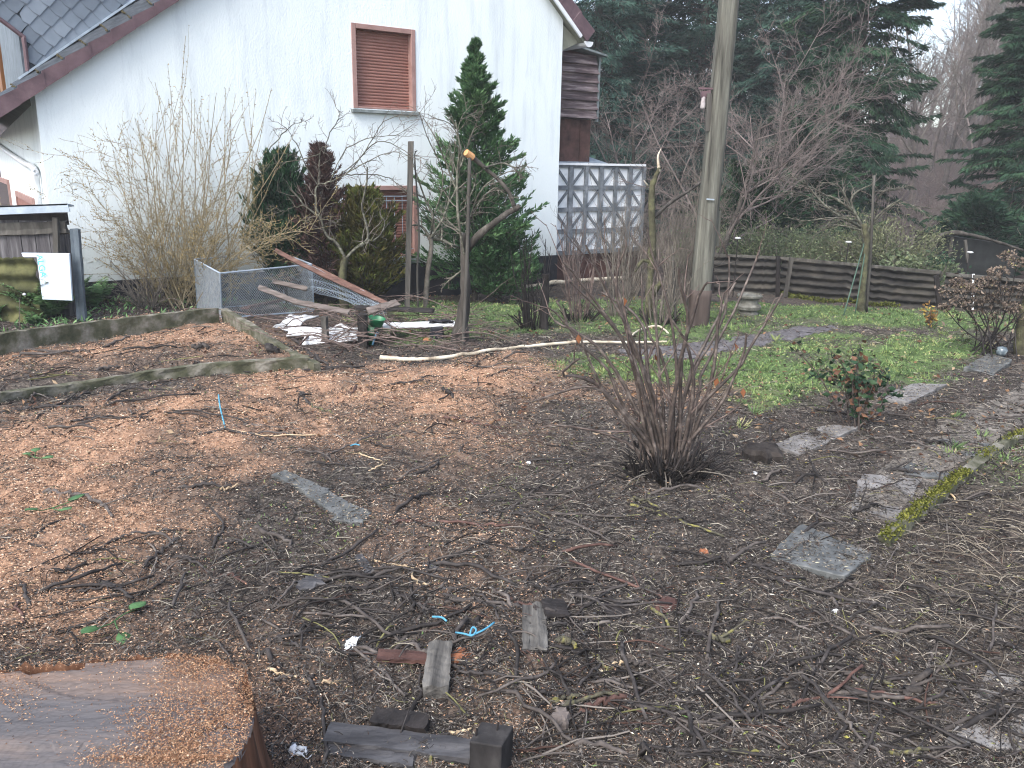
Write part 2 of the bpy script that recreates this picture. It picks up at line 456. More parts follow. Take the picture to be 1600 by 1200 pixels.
def ribbon(name, L, Rt, mat, lift=0.006, n=60, w=10, kind='structure'):
    a = np.array([flat(*p)[:2] for p in L]); b = np.array([flat(*p)[:2] for p in Rt])
    a = catmull(np.c_[a, a[:, :1] * 0], n)[:, :2]; b = catmull(np.c_[b, b[:, :1] * 0], n)[:, :2]
    t = np.linspace(0, 1, w)[None, :, None]
    XY = a[:, None] * (1 - t) + b[:, None] * t
    wob = 0.05 * fbm(XY[..., 0], XY[..., 1], 3, 3, 90)
    XY = XY + wob[..., None]
    Z = H(XY[..., 0], XY[..., 1]) + lift + .004
    Z[:, 0] -= .03; Z[:, -1] -= .03; Z[0] -= .03; Z[-1] -= .03
    V = np.concatenate([XY, Z[..., None]], -1).reshape(-1, 3)
    i = np.arange(n - 1)[:, None] * w; j = np.arange(w - 1)[None]
    q = np.stack([i + j, i + j + 1, i + w + j + 1, i + w + j], -1).reshape(-1, 4)
    if np.cross(V[q[0, 1]] - V[q[0, 0]], V[q[0, 2]] - V[q[0, 0]])[2] < 0: q = q[:, ::-1]
    return tag(meshobj(name, V, q, mat, smooth=True), kind=kind)
M_path = nm('wet_path', [(.3, (.05, .047, .05)), (.55, (.115, .108, .112)), (.75, (.2, .19, .19))], 14, 8, .55, .4, spec=.4)
M_trod = nm('trodden_earth', [(.3, (.055, .048, .041)), (.5, (.125, .112, .097)), (.72, (.22, .2, .175))], 16, 9, .9, .5)
ribbon('trodden_path', [(1395, 832), (1450, 782), (1535, 712), (1640, 640)], [(1318, 800), (1380, 728), (1470, 662), (1640, 575)], M_trod, lift=.002, n=60, w=14)
ribbon('path', [(1000, 560), (1090, 555), (1180, 543), (1250, 527), (1318, 511)], [(960, 546), (1060, 538), (1150, 526), (1230, 513), (1300, 506)], M_path)

# ================================================================== HOUSE
ZP = 0.30                                   # top of the plinth
WA = flat(130, 441, ZP); WB = flat(860, 399, ZP)
UX = (WB - WA) / np.linalg.norm(WB - WA); UX[2] = 0
NX = np.array([UX[1], -UX[0], 0.0])         # out of the gable wall, to the camera
def L(s, y, z): return WA * [1, 1, 0] + UX * s - NX * y + np.array([0, 0, z])
def hitW(px, py, y=0.0):
    "where a picture point meets the plane y metres behind the gable wall -> s, z"
    d = ray(px, py); q0 = WA - NX * y
    t = ((q0 - CP) @ NX) / (d @ NX); Q = CP + t * d
    return float((Q - WA) @ UX), float(Q[2])
def hitS(px, py, s):
    "where a picture point meets the plane at s along the wall -> y, z"
    d = ray(px, py); t = ((WA + UX * s - CP) @ UX) / (d @ UX); Q = CP + t * d
    return float(-(Q - WA) @ NX), float(Q[2])

M_render = nm('white_roughcast', [(.25, (.66, .725, .735)), (.5, (.735, .80, .81)), (.75, (.765, .825, .835))], 1.1, 8, .9, .38, bscale=55, stretch=(1, 1, .55), dist=.012)
# grey vertical weather streaks belong to the wall itself
def streaks(m):
    nd, lk = m.node_tree.nodes, m.node_tree.links; bs = nd['Principled BSDF']
    src = bs.inputs['Base Color'].links[0].from_socket
    tc = nd.new('ShaderNodeTexCoord'); mp = nd.new('ShaderNodeMapping'); mp.inputs['Scale'].default_value = (5, 5, .55)
    lk.new(tc.outputs['Object'], mp.inputs[0])
    nz = nd.new('ShaderNodeTexNoise'); nz.inputs['Scale'].default_value = 1.2; nz.inputs['Detail'].default_value = 7; nz.inputs['Roughness'].default_value = .7; lk.new(mp.outputs[0], nz.inputs['Vector'])
    r = ramp(nd, [(.50, (1, 1, 1)), (.72, (.79, .80, .82))]); lk.new(nz.outputs['Fac'], r.inputs[0])
    mu = nd.new('ShaderNodeMix'); mu.data_type = 'RGBA'; mu.blend_type = 'MULTIPLY'; mu.inputs[0].default_value = 1
    lk.new(src, mu.inputs[6]); lk.new(r.outputs[0], mu.inputs[7]); lk.new(mu.outputs[2], bs.inputs['Base Color'])
def base_dirt(m):
    "splash dirt low on the wall, thinning out upward"
    nd, lk = m.node_tree.nodes, m.node_tree.links; bs = nd['Principled BSDF']
    src = bs.inputs['Base Color'].links[0].from_socket
    tc = nd.new('ShaderNodeTexCoord'); sp = nd.new('ShaderNodeSeparateXYZ'); lk.new(tc.outputs['Object'], sp.inputs[0])
    mr = nd.new('ShaderNodeMapRange'); mr.inputs[1].default_value = ZP; mr.inputs[2].default_value = ZP + .55; mr.inputs[3].default_value = .75; mr.inputs[4].default_value = 0; lk.new(sp.outputs[2], mr.inputs[0])
    nz = nd.new('ShaderNodeTexNoise'); nz.inputs['Scale'].default_value = 5; nz.inputs['Detail'].default_value = 8; nz.inputs['Roughness'].default_value = .7; lk.new(tc.outputs['Object'], nz.inputs['Vector'])
    mu = nd.new('ShaderNodeMath'); mu.operation = 'MULTIPLY'; lk.new(mr.outputs[0], mu.inputs[0]); lk.new(nz.outputs['Fac'], mu.inputs[1])
    mx = nd.new('ShaderNodeMix'); mx.data_type = 'RGBA'; lk.new(mu.outputs[0], mx.inputs[0]); lk.new(src, mx.inputs[6]); mx.inputs[7].default_value = (.42, .43, .38, 1); lk.new(mx.outputs[2], bs.inputs['Base Color'])
streaks(M_render)
base_dirt(M_render)
M_plinth = nm('bitumen_plinth', [(.3, (.008, .009, .013)), (.7, (.022, .023, .03))], 8, 5, .6, .2)
M_verge = nm('plum_verge_tile', [(.3, (.07, .042, .05)), (.6, (.125, .078, .088)), (.8, (.165, .115, .12))], 6, 7, .6, .15, spec=.35)
M_tile = nm('dark_roof_tile', [(.3, (.022, .027, .034)), (.55, (.055, .064, .076)), (.75, (.095, .105, .118))], 9, 8, .7, .3, spec=.12)
M_moss = nm('moss', [(.3, (.035, .042, .012)), (.55, (.10, .115, .025)), (.8, (.20, .20, .045))], 40, 6, .95, .6)
M_slate = tintmat('slate', [(0, (.085, .105, .13)), (.5, (.13, .16, .195)), (1, (.19, .225, .265))], .45, .5, noise=.35, nscale=9)
M_lead = nm('flashing_metal', [(.3, (.25, .30, .35)), (.7, (.45, .52, .58))], 12, 5, .45, .1, metal=.2)
M_lead2 = nm('slate_front', [(.3, (.07, .09, .11)), (.7, (.16, .19, .225))], 6, 5, .5, .3)
M_shutter = nm('brown_shutter', [(.3, (.20, .088, .068)), (.6, (.27, .13, .102)), (.8, (.32, .17, .14))], 2.5, 6, .5, .1, stretch=(1, 1, 3), spec=.35)
M_wframe = nm('brown_frame', [(.3, (.25, .145, .125)), (.7, (.36, .225, .20))], 7, 5, .55, .1, spec=.35)
M_sill = nm('grey_sill', [(.3, (.10, .12, .12)), (.7, (.27, .30, .30))], 9, 6, .7, .2)
M_glass = nm('window_glass', [(.3, (.012, .014, .017)), (.7, (.03, .034, .04))], 2, 2, .08, 0, spec=.6)
M_white = nm('white_paint', [(.3, (.62, .64, .66)), (.7, (.78, .80, .81))], 6, 5, .45, .05, spec=.4)
M_orange = nm('varnished_wood', [(.3, (.13, .055, .02)), (.7, (.26, .115, .042))], 5, 6, .5, .15, stretch=(1, 1, .1))
M_brownwood = nm('brown_weatherboard', [(.3, (.035, .024, .026)), (.5, (.12, .085, .085)), (.68, (.36, .29, .28))], 5, 8, .75, .3, stretch=(.35, .35, 4))
M_redwood = nm('red_brown_wood', [(.3, (.035, .018, .016)), (.7, (.12, .062, .05))], 6, 7, .8, .3)
M_soffit = nm('weathered_soffit', [(.3, (.14, .15, .115)), (.7, (.26, .27, .22))], 4, 5, .8, .1)

house = empty('house', L(0, 0, 0), 'white roughcast house with a dark plinth, plum verge tiles and closed brown shutters', 'house')
S0, S1, DEPTH = -0.243, 6.655, 8.0
vl0, vl1 = hitW(0, 184, -.13), hitW(280, 0, -.13)
kL = (vl1[1] - vl0[1]) / (vl1[0] - vl0[0])
vr0, vr1 = hitW(868, 0, -.13), hitW(914, 66, -.13)
kR = (vr1[1] - vr0[1]) / (vr1[0] - vr0[0])
def zl(s): return vl0[1] + kL * (s - vl0[0])
def zr(s): return vr0[1] + kR * (s - vr0[0])
RS = (vr0[1] - kR * vr0[0] - vl0[1] + kL * vl0[0]) / (kL - kR); RZ = zl(RS)
EL = vl0[0] - .03; ER = vr1[0]              # eaves
w_a, w_b = hitW(548, 35), hitW(650, 172)
WS0, WS1, W1T, W1B = w_a[0], w_b[0], w_a[1] , 2.325
W2T, W2B = hitW(646, 290)[1], hitW(640, 400)[1] - .0
WZ = -0.8
mb = MB()
for s0, s1, z0, z1 in ((WS0, WS1, WZ, W2B), (WS0, WS1, W2T, W1B)):
    mb.face([L(s0, 0, z0), L(s1, 0, z0), L(s1, 0, z1), L(s0, 0, z1)])
mb.face([L(S0, 0, WZ), L(WS0, 0, WZ), L(WS0, 0, zl(WS0)), L(S0, 0, zl(S0))])
mb.face([L(WS0, 0, W1T), L(WS1, 0, W1T), L(WS1, 0, zl(WS1)), L(WS0, 0, zl(WS0))])
mb.face([L(WS1, 0, WZ), L(S1, 0, WZ), L(S1, 0, zr(S1)), L(RS, 0, RZ), L(WS1, 0, zl(WS1))])
wall = mb.build('gable_wall', M_render, house)
# long side wall on the left
wv = [(15, 283), (0, 275)]
mb = MB().face([L(S0, DEPTH, WZ), L(S0, 0, WZ), L(S0, 0, zl(S0)), L(S0, DEPTH, zl(S0))])
mb.face([L(S1, 0, WZ), L(S1, DEPTH, WZ), L(S1, DEPTH, zr(S1)), L(S1, 0, zr(S1))])
mb.face([L(S1, DEPTH, WZ), L(S0, DEPTH, WZ), L(S0, DEPTH, zl(S0)), L(RS, DEPTH, RZ), L(S1, DEPTH, zr(S1))])
mb.build('side_wall', M_render, house)
mb = MB().poly([L(S0 - .02, -.02, WZ), L(S1 + .01, -.02, WZ), L(S1 + .01, -.02, ZP), L(S0 - .02, -.02, ZP)], -NX * .12)
mb.poly([L(S0 - .02, .105, WZ), L(S0 - .02, DEPTH, WZ), L(S0 - .02, DEPTH, ZP), L(S0 - .02, .105, ZP)], UX * .1)
mb.build('plinth', M_plinth, house)

def window(s0, s1, z0, z1, slat, grille=False):
    fr = MB(); w = .06
    fr.box(L(s0, -.012, z0), UX * w, -NX * .16, [0, 0, z1 - z0])
    fr.box(L(s1 - w, -.012, z0), UX * w, -NX * .16, [0, 0, z1 - z0])
    fr.box(L(s0 + w, -.010, z1 - w), UX * (s1 - s0 - 2 * w), -NX * .158, [0, 0, w])
    fr.box(L(s0 + w, -.004, z0), UX * (s1 - s0 - 2 * w), -NX * .152, [0, 0, .025])
    win = fr.build('window', M_wframe, house); bevel(win, .004)
    P = []; z = z0 + .02
    while z < z1 - w:
        for f, o_ in ((0, .012), (.12, .003), (.5, 0), (.86, .003), (.97, .012)): P.append((.085 + o_, min(z + f * slat, z1 - w)))
        z += slat
    P = np.array(P)
    V = np.array([L(s0 + w, y, z_) for y, z_ in P] + [L(s1 - w, y, z_) for y, z_ in P]); n = len(P)
    q = np.array([(i, n + i, n + i + 1, i + 1) for i in range(n - 1)])
    o = meshobj('shutter', V, q, M_shutter, win)
    MB().poly([L(s0 - .035, -.06, z0 - .05), L(s0 - .035, -.06, z0 - .015), L(s0 - .035, .1, z0 - .002), L(s0 - .035, .1, z0 - .05)], UX * (s1 - s0 + .07)).build('sill', M_sill, win)
    if grille:
        gr = MB()
        for k in range(7):
            s = s0 + .1 + k * (s1 - s0 - .2) / 6
            gr.bar(L(s, .03, z0 + .03), L(s, .03, z1 - .14), .009, .006, UX)
        for z_ in (z1 - .14, z1 - .2, z0 + .10):
            gr.bar(L(s0 + .05, .022, z_), L(s1 - .05, .022, z_), .009, .012, NX)
        gr.build('grille', M_lead, win)
window(WS0, WS1, W1B, W1T, .038)
window(WS0, WS1, W2B, W2T, .038, True)

# left slope: courses of flat tiles, verge pieces over the gable
def roof():
    t = MB(); v = MB()
    YD = .42                                    # the slate cheek stands this far behind the gable
    e0, e1 = hitW(0, 152, -.10), hitW(250, 2, -.10)
    kT = (e1[1] - e0[1]) / (e1[0] - e0[0])
    f0, f1 = hitW(48, 112, YD), hitW(210, 1, YD); kF = (f1[1] - f0[1]) / (f1[0] - f0[0])
    def zt_(s): return e0[1] + kT * (s - e0[0])
    def zf(s): return f0[1] + kF * (s - f0[0])
    n = 22; ds = (RS - EL) / n
    for i in range(n):
        a, b = EL + i * ds, EL + (i + 1) * ds + .03
        la, lb = .012, .030 if 0 else -.012
        A = [L(a - .02, -.07, zt_(a - .02) + .018), L(b, -.07, zt_(b) - .012), L(b, YD + .02, zf(b) - .02), L(a - .02, YD + .02, zf(a - .02) + .016)]
        t.poly(A, [0, 0, -.024])
        p = [(a - .01, zl(a - .01)), (b + .005 - .025, zl(b - .02) - .006), (b - .02, zt_(b - .02) - .010), (a - .01, zt_(a - .01) + .014)]
        v.poly([L(q[0], -.125 - .006 * (i % 2), q[1]) for q in p], -NX * .035)
    rt = t.build('roof', M_tile, house)
    bevel(v.build('verge', M_verge, rt), .006)
    mm = MB(); rg = np.random.default_rng(6)    # moss lips where the courses lap
    for i in range(1, 14):
        a = EL + i * ds - .02
        P = [L(a + .012 * rg.normal(), y, (zt_(a) * (1 - (y + .07) / (YD + .09)) + zf(a) * (y + .07) / (YD + .09)) + .004) for y in np.linspace(-.05, YD, 12)]
        mm.tube(np.array(P), .007 + .004 * rg.random(12), 5)
    mm.build('moss', nm('dry_moss', [(.3, (.03, .026, .014)), (.7, (.10, .085, .045))], 30, 5, .95, .4), rt)
    d = MB().poly([L(EL + .02, -.085, zl(EL + .02) + .03), L(RS, -.085, zl(RS) + .03), L(RS, -.085, zl(RS) + .10), L(EL + .02, -.085, zl(EL + .02) + .10)], -NX * DEPTH)
    # right slope deck (its underside shows as soffit)
    kr = np.array([1, kR]) / np.hypot(1, kR); upr = np.array([-kr[1], kr[0]])
    R0, R1 = np.array([RS, RZ]), np.array([ER, zr(ER)])
    q = [R0 + upr * .0, R1 + upr * .0, R1 + upr * .14, R0 + upr * .14]
    d.poly([L(p[0], -.10, p[1]) for p in q], -NX * (DEPTH - .2))
    d.build('roof_deck', M_soffit, rt)
    t2 = MB(); v2 = MB(); tot = np.hypot(*(R1 - R0)); n = int(tot / .33)
    def pr(a, h): return R0 + kr * a + upr * h
    for i in range(n):
        a0, a1 = i * tot / n - .03, (i + 1) * tot / n + .02
        p = [pr(a0, .15), pr(a1, .18), pr(a1, .205), pr(a0, .175)]
        t2.poly([L(c[0], -.04, c[1]) for c in p], -NX * DEPTH)
        p = [pr(a0, .03), pr(a1, .035), pr(a1, .25), pr(a0, .225)]
        v2.poly([L(c[0], -.135 - .006 * (i % 2), c[1]) for c in p], -NX * .035)
    t2.build('roof_tiles', M_tile, rt); bevel(v2.build('verge', M_verge, rt), .006)
    q = [pr(0, -.02), pr(tot - .1, -.02), pr(tot - .1, .03), pr(0, .03)]
    MB().poly([L(c[0], -.14, c[1]) for c in q], -NX * .03).build('barge_strip', M_white, rt)
    # gutter on the right eaves with a white stop end
    e = pr(tot + .05, .07)
    th = np.linspace(math.pi, 2 * math.pi, 9)
    ring = [(e[0] + .075 * math.cos(x), e[1] + .075 * math.sin(x)) for x in th]
    o = ring + [(c[0] * .88 + e[0] * .12, c[1] * .88 + e[1] * .12) for c in ring[::-1]]
    MB().poly([L(c[0], -.1, c[1]) for c in o], -NX * 7.5).build('gutter', M_white, rt)
    c = [(e[0] + .08 * math.cos(x), e[1] + .08 * math.sin(x)) for x in np.linspace(math.pi, 2 * math.pi, 9)]
    MB().poly([L(p[0], -.125, p[1]) for p in c], -NX * .02).build('gutter_end', M_white, rt)
    # eaves box under the right overhang
    z = zr(ER) + .0
    MB().poly([L(S1 + .002, .02, zr(S1) - .42), L(ER - .02, .02, z + .0), L(ER - .05, .02, z + .06), L(S1 + .002, .02, zr(S1) - .05)], -NX * .05).build('eaves_bracket', M_soffit, rt)
    MB().poly([L(S1 + .002, .075, z - .01), L(ER - .03, .075, z - .01), L(ER - .03, .075, z + .02), L(S1 + .002, .075, z + .02)], -NX * 6.8).build('soffit', M_soffit, rt)
    # left gutter under the eaves
    e = (EL - .05, zl(EL) + .05)
    ring = [(e[0] + .07 * math.cos(x), e[1] + .07 * math.sin(x)) for x in th]
    o = ring + [(c[0] * .88 + e[0] * .12, c[1] * .88 + e[1] * .12) for c in ring[::-1]]
    MB().poly([L(c[0], .0, c[1]) for c in o], -NX * 7.5).build('gutter', M_lead, rt)
    # ---- dormer: slate cheek parallel to the gable
    yd = YD; s0 = f0[0] - .03; zt = zf(s0) + 2.6
    g0, g1 = hitW(36, 58, yd), hitW(-10, 24, yd); kG = (g1[1] - g0[1]) / (g1[0] - g0[0])
    def low(s): return zf(s) if s >= s0 else g0[1] + kG * (s - g0[0])
    sL = s0 - 1.2; sx = s0 + 2.6 / kF
    pts = [(s0, zf(s0) - .1), (sx, zf(sx) - .1), (sx, zt), (sL, zt), (sL, low(sL)), (s0, g0[1])]
    dm = MB().poly([L(a, yd, b) for a, b in pts], -NX * .12).build('dormer', M_tile, rt)
    rng = np.random.default_rng(5)
    Vs, Fs, tn = [], [], []
    dw, dh = .105, .10; n = 0; row = 0; z = zt
    while z > zf(s0) - .2:
        s = sL + (row % 2) * dw
        while s < sx:
            if z + dh * .3 > low(s) and (s > s0 or z > low(s)):
                q = [(s - dw, z, .010), (s - dw * .45, z - dh * .72, .016), (s + .015, z - dh * 1.05, .020), (s + dw * .55, z - dh * .52, .015), (s + dw, z, .010), (s, z + dh, .001)]
                Vs += [L(a if s < s0 else max(a, s0 - .005), yd - .004 - h, max(b, low(max(a, s0) if s >= s0 else a) - .01)) for a, b, h in q]; Fs.append(tuple(n + i for i in range(6))); n += 6
                tn += [rng.uniform(.15, .85)] * 6
            s += 2 * dw
        z -= dh; row += 1
    so = meshobj('slates', np.array(Vs), Fs, M_slate, dm, tint=np.array(tn))
    md = so.modifiers.new('thick', 'SOLIDIFY'); md.thickness = .007
    MB().bar(L(s0 - .10, yd - .03, zf(s0 - .10) + .012), L(sx, yd - .03, zf(sx) + .012), .05, .022, NX).build('flashing', M_lead, dm)
    # dormer front (seen end on): slate strip, varnished window frame, pane
    zb = zf(s0) - .12
    fr = MB()
    for a, b in ((3.1, 3.6), (4.7, 5.0)): fr.poly([L(s0, yd + a, zb), L(s0, yd + b, zb), L(s0, yd + b, zt), L(s0, yd + a, zt)], -UX * .06)
    fr.poly([L(s0, yd + 3.6, zb), L(s0, yd + 4.7, zb), L(s0, yd + 4.7, zb + .08), L(s0, yd + 3.6, zb + .08)], -UX * .055)
    wn_ = fr.build('dormer_window', M_orange, dm)
    MB().poly([L(s0, yd + .15, zb - .2), L(s0, yd + 9, zb - .5), L(s0, yd + 9, zt), L(s0, yd + .15, zt)], UX * .02).build('pane', M_glass, wn_)
    MB().poly([L(s0 - .03, yd + .13, zb), L(s0 - .03, yd + 2.9, zb), L(s0 - .03, yd + 2.9, zt), L(s0 - .03, yd + .13, zt)], UX * .025).build('front_slates', M_lead2, dm)
    MB().tube(catmull([L(s0 + .0, yd - .035, zf(s0) + .02), L(s0, yd - .035, g0[1] - .04), L(s0 - .04, yd - .03, low(s0 - .04) + .0), L(s0 - .5, yd - .03, low(s0 - .5))], 16), .024, 7).build('lead_edge', M_verge, dm)
roof()

# left side wall: windows and white downpipe
def sidewin(p0, p1, cat_):
    y0, zt = hitS(*p0, S0); y1, zt2 = hitS(*p1, S0)
    zt = (zt + zt2) / 2; zb = zt - 1.0
    f = MB()
    for a, b in ((y0, y0 + .07), (y1 - .07, y1)):
        f.poly([L(S0, a, zb), L(S0, b, zb), L(S0, b, zt), L(S0, a, zt)], -UX * .035)
    f.poly([L(S0, y0 + .07, zt - .08), L(S0, y1 - .07, zt - .08), L(S0, y1 - .07, zt), L(S0, y0 + .07, zt)], -UX * .033)
    w = f.build('window', M_wframe, house)
    return w, y0, y1, zb, zt
w, y0, y1, zb, zt = sidewin((54, 310), (27, 298), 0)
MB().poly([L(S0, y0 + .07, zb), L(S0, y1 - .07, zb), L(S0, y1 - .07, zt - .08), L(S0, y0 + .07, zt - .08)], -UX * .012).build('shutter', M_shutter, w)
w, y0, y1, zb, zt = sidewin((15, 286), (-14, 268), 0)
MB().poly([L(S0, y0 + .07, zb), L(S0, y1 - .07, zb), L(S0, y1 - .07, zt - .08), L(S0, y0 + .07, zt - .08)], -UX * .012).build('pane', M_glass, w)
def hs(px, py, s=S0 - .05):
    y, z = hitS(px, py, s); return L(s, y, z)
p = [hs(-30, 206), hs(0, 229), hs(36, 254), hs(48, 259), hs(55, 268), hs(57, 285), hs(62, 330), hs(66, 400)]
MB().tube(catmull(p, 28), .035, 10).build('downpipe', M_white, house, smooth=True)

# timber bay behind the right corner
def bay():
    yb = .55
    a = hitW(877, 64, yb); b = hitW(935, 88, yb); c = hitW(934, 186, yb)
    s0, s1, z0 = S1 + .001, b[0], c[1]
    zt0, zt1 = hitW(882, 68, yb)[1], b[1]
    m = MB(); n = 8; h = (zt0 - z0) / n
    for i in range(n):
        za, zb_ = z0 + i * h, z0 + (i + 1) * h + .012
        def lim(s): return zt0 + (zt1 - zt0) * (max(s - (s0 + .12), 0) / (s1 - s0 - .12))
        sr = s1 if lim(s1) > zb_ else s0 + .12 + max(0, (zt0 - zb_)) / (zt0 - zt1) * (s1 - s0 - .12)
        if sr - s0 < .08: continue
        pts = [L(s0, yb - .055, za), L(sr if i < n - 1 else sr, yb - .055, za), L(sr, yb - .008, zb_), L(s0, yb - .008, zb_)]
        m.poly(pts, -NX * .025)
    w = m.build('weatherboard_bay', M_brownwood, house)
    MB().poly([L(s0, yb + .02, z0), L(s1 - .01, yb + .02, z0), L(s1 - .01, yb + .02, zt1 - .02), L(s0 + .12, yb + .02, zt0 - .02), L(s0, yb + .02, zt0 - .02)], -NX * 2.2).build('bay_core', M_redwood, w)
    MB().bar(L(s1, yb - .02, z0 - .05), L(s1, yb - .02, zt1 + .02), .035, .05, UX).build('corner_trim', M_sill, w)
    r = MB().bar(L(s0, yb + .8, zt0 + .04), L(s0 + .13, yb + .8, zt0 + .04), 1.9, .03, NX); r.bar(L(s0 + .13, yb + .8, zt0 + .04), L(s1 + .06, yb + .8, zt1 + .0), 1.9, .03, NX)
    r.build('bay_roof', M_sill, w)
    d = MB(); zq = hitW(870, 243, yb)[1]
    for k in range(5):
        s = s0 + k * (s1 - s0 - .05) / 5
        d.box(L(s, yb + .06 + .01 * (k % 2), zq - .6), UX * (s1 - s0 - .05) / 5.1, -NX * .03, [0, 0, z0 - zq + .58])
    d.build('lower_boarding', M_redwood, w)
bay()

# ================================================================== PATTERNED SCREEN WALL
M_screen_w = nm('whitewash', [(.3, (.60, .64, .66)), (.6, (.82, .84, .85))], 5, 6, .85, .2)
M_screen_g = nm('grey_timber', [(.3, (.07, .083, .095)), (.5, (.155, .172, .188)), (.75, (.33, .35, .37))], 6, 7, .8, .3)
def screen():
    yb = .35
    sa, zt = hitW(864, 258, yb); sb, zt2 = hitW(1006, 254, yb)
    zb = hitW(866, 396, yb)[1]
    sh = empty('screen_wall', L((sa + sb) / 2, yb, -.3), 'whitewashed screen wall with grey star pattern timbers beside the white house', 'wall')
    sa = S1 + .01
    MB().poly([L(sa, yb, zb), L(sb, yb, zb), L(sb, yb, zt), L(sa, yb, zt)], -NX * .12).build('panel', M_screen_w, sh)
    m = MB(); n = 6; ds = (hitW(1004, 300, yb)[0] - hitW(866, 300, yb)[0]) / n; dz = (zt - zb) / 4
    for i in range(n + 1):
        s = sb - (n - i) * ds; w = .085 if i % 2 else .06
        if s - w / 2 < sa: continue
        m.bar(L(s, yb - .022, zb), L(s, yb - .022, zt), w, .04, UX)
    for j in range(5):
        z = zb + j * dz; w = .07
        m.bar(L(sa, yb - .016, z), L(sb, yb - .016, z), w, .03, (0, 0, 1))
    for i in range(n):
        for j in range(4):
            s0, s1, z0, z1 = sb - (n - i) * ds, sb - (n - i - 1) * ds, zb + j * dz, zb + (j + 1) * dz
            if (i + j) % 2: z0, z1 = z1, z0
            if s0 < sa - .1: s0 = sa
            m.bar(L(s0, yb - .012, z0), L(s1, yb - .012, z1), .038, .022, np.cross(L(s1, yb, z1) - L(s0, yb, z0), NX))
    m.build('timber_frame', M_screen_g, sh)
    MB().box(L(sa, yb - .06, zt + .005), UX * (sb - sa), -NX * .22, [0, 0, .035]).build('coping', M_screen_w, sh)
    MB().poly([L(sa, yb + .04, -.7), L(sb, yb + .04, -.7), L(sb, yb + .04, zb - .04), L(sa, yb + .04, zb - .04)], -NX * .1).build('base_boarding', M_redwood, sh)
    # shallow grey roof behind the coping
    q0 = hitW(872, 240, yb + .8); q1 = hitW(918, 244, yb + .8); q2 = hitW(948, 254, yb + .2)
    v = [L(sa, yb + .17, zt + .045), L(q2[0], yb + .17, zt + .045), L(q1[0], yb + 1.3, q1[1] + .1), L(sa, yb + 1.3, q0[1] + .1)]
    o = MB().face(v).build('lean_to_roof', M_lead, sh); md = o.modifiers.new('thick', 'SOLIDIFY'); md.thickness = .03
screen()

# ================================================================== FOREST BACKGROUND
M_bark = nm('bark_grey_brown', [(.3, (.02, .018, .016)), (.55, (.060, .054, .047)), (.75, (.13, .12, .105))], 14, 7, .9, .5, stretch=(1, 1, .25))
M_bark_far = nm('bark_far', [(.3, (.05, .042, .038)), (.7, (.13, .11, .10))], 4, 4, .9, 0)
M_twig_purple = nm('twigs_purple_brown', [(.3, (.085, .068, .063)), (.7, (.225, .19, .178))], 3, 4, .8, 0)
M_twig_grey = nm('twigs_grey', [(.3, (.075, .065, .055)), (.7, (.20, .175, .15))], 3, 4, .85, 0)
M_spruce = tintmat('spruce_needles', [(0, (.007, .021, .014)), (.5, (.018, .050, .027)), (1, (.052, .105, .048))], .75, .2, noise=.5, nscale=1.2)
M_spruce_blue = tintmat('fir_needles', [(0, (.009, .027, .022)), (.5, (.024, .060, .047)), (1, (.068, .125, .095))], .75, .2, noise=.5, nscale=1.0)
M_yew = tintmat('yew_needles', [(0, (.006, .022, .010)), (.5, (.014, .048, .022)), (1, (.04, .095, .035))], .7, .25, noise=.4)
M_fresh = tintmat('cypress_sprays', [(0, (.018, .052, .022)), (.5, (.052, .12, .048)), (1, (.13, .23, .092))], .7, .25, noise=.45)
M_deadneedle = tintmat('dead_needles', [(0, (.030, .018, .018)), (.5, (.072, .044, .040)), (1, (.13, .085, .07))], .85, .1, noise=.4)
M_thuja = tintmat('thuja_sprays', [(0, (.035, .030, .012)), (.35, (.085, .075, .022)), (.7, (.07, .095, .022)), (1, (.15, .15, .04))], .8, .15, noise=.7, nscale=2.5)
M_rusty = tintmat('rusty_sprays', [(0, (.09, .035, .018)), (1, (.22, .095, .045))], .85, .1)
M_laurel = tintmat('shrub_leaves', [(0, (.035, .055, .028)), (.5, (.10, .13, .065)), (1, (.22, .25, .13))], .55, .35, noise=.5)
M_olive = tintmat('olive_leaves', [(0, (.05, .06, .03)), (.5, (.13, .145, .075)), (1, (.27, .28, .16))], .6, .3, noise=.5)
M_fern = tintmat('fern_leaves', [(0, (.045, .11, .04)), (.5, (.12, .24, .085)), (1, (.25, .38, .17))], .6, .3)

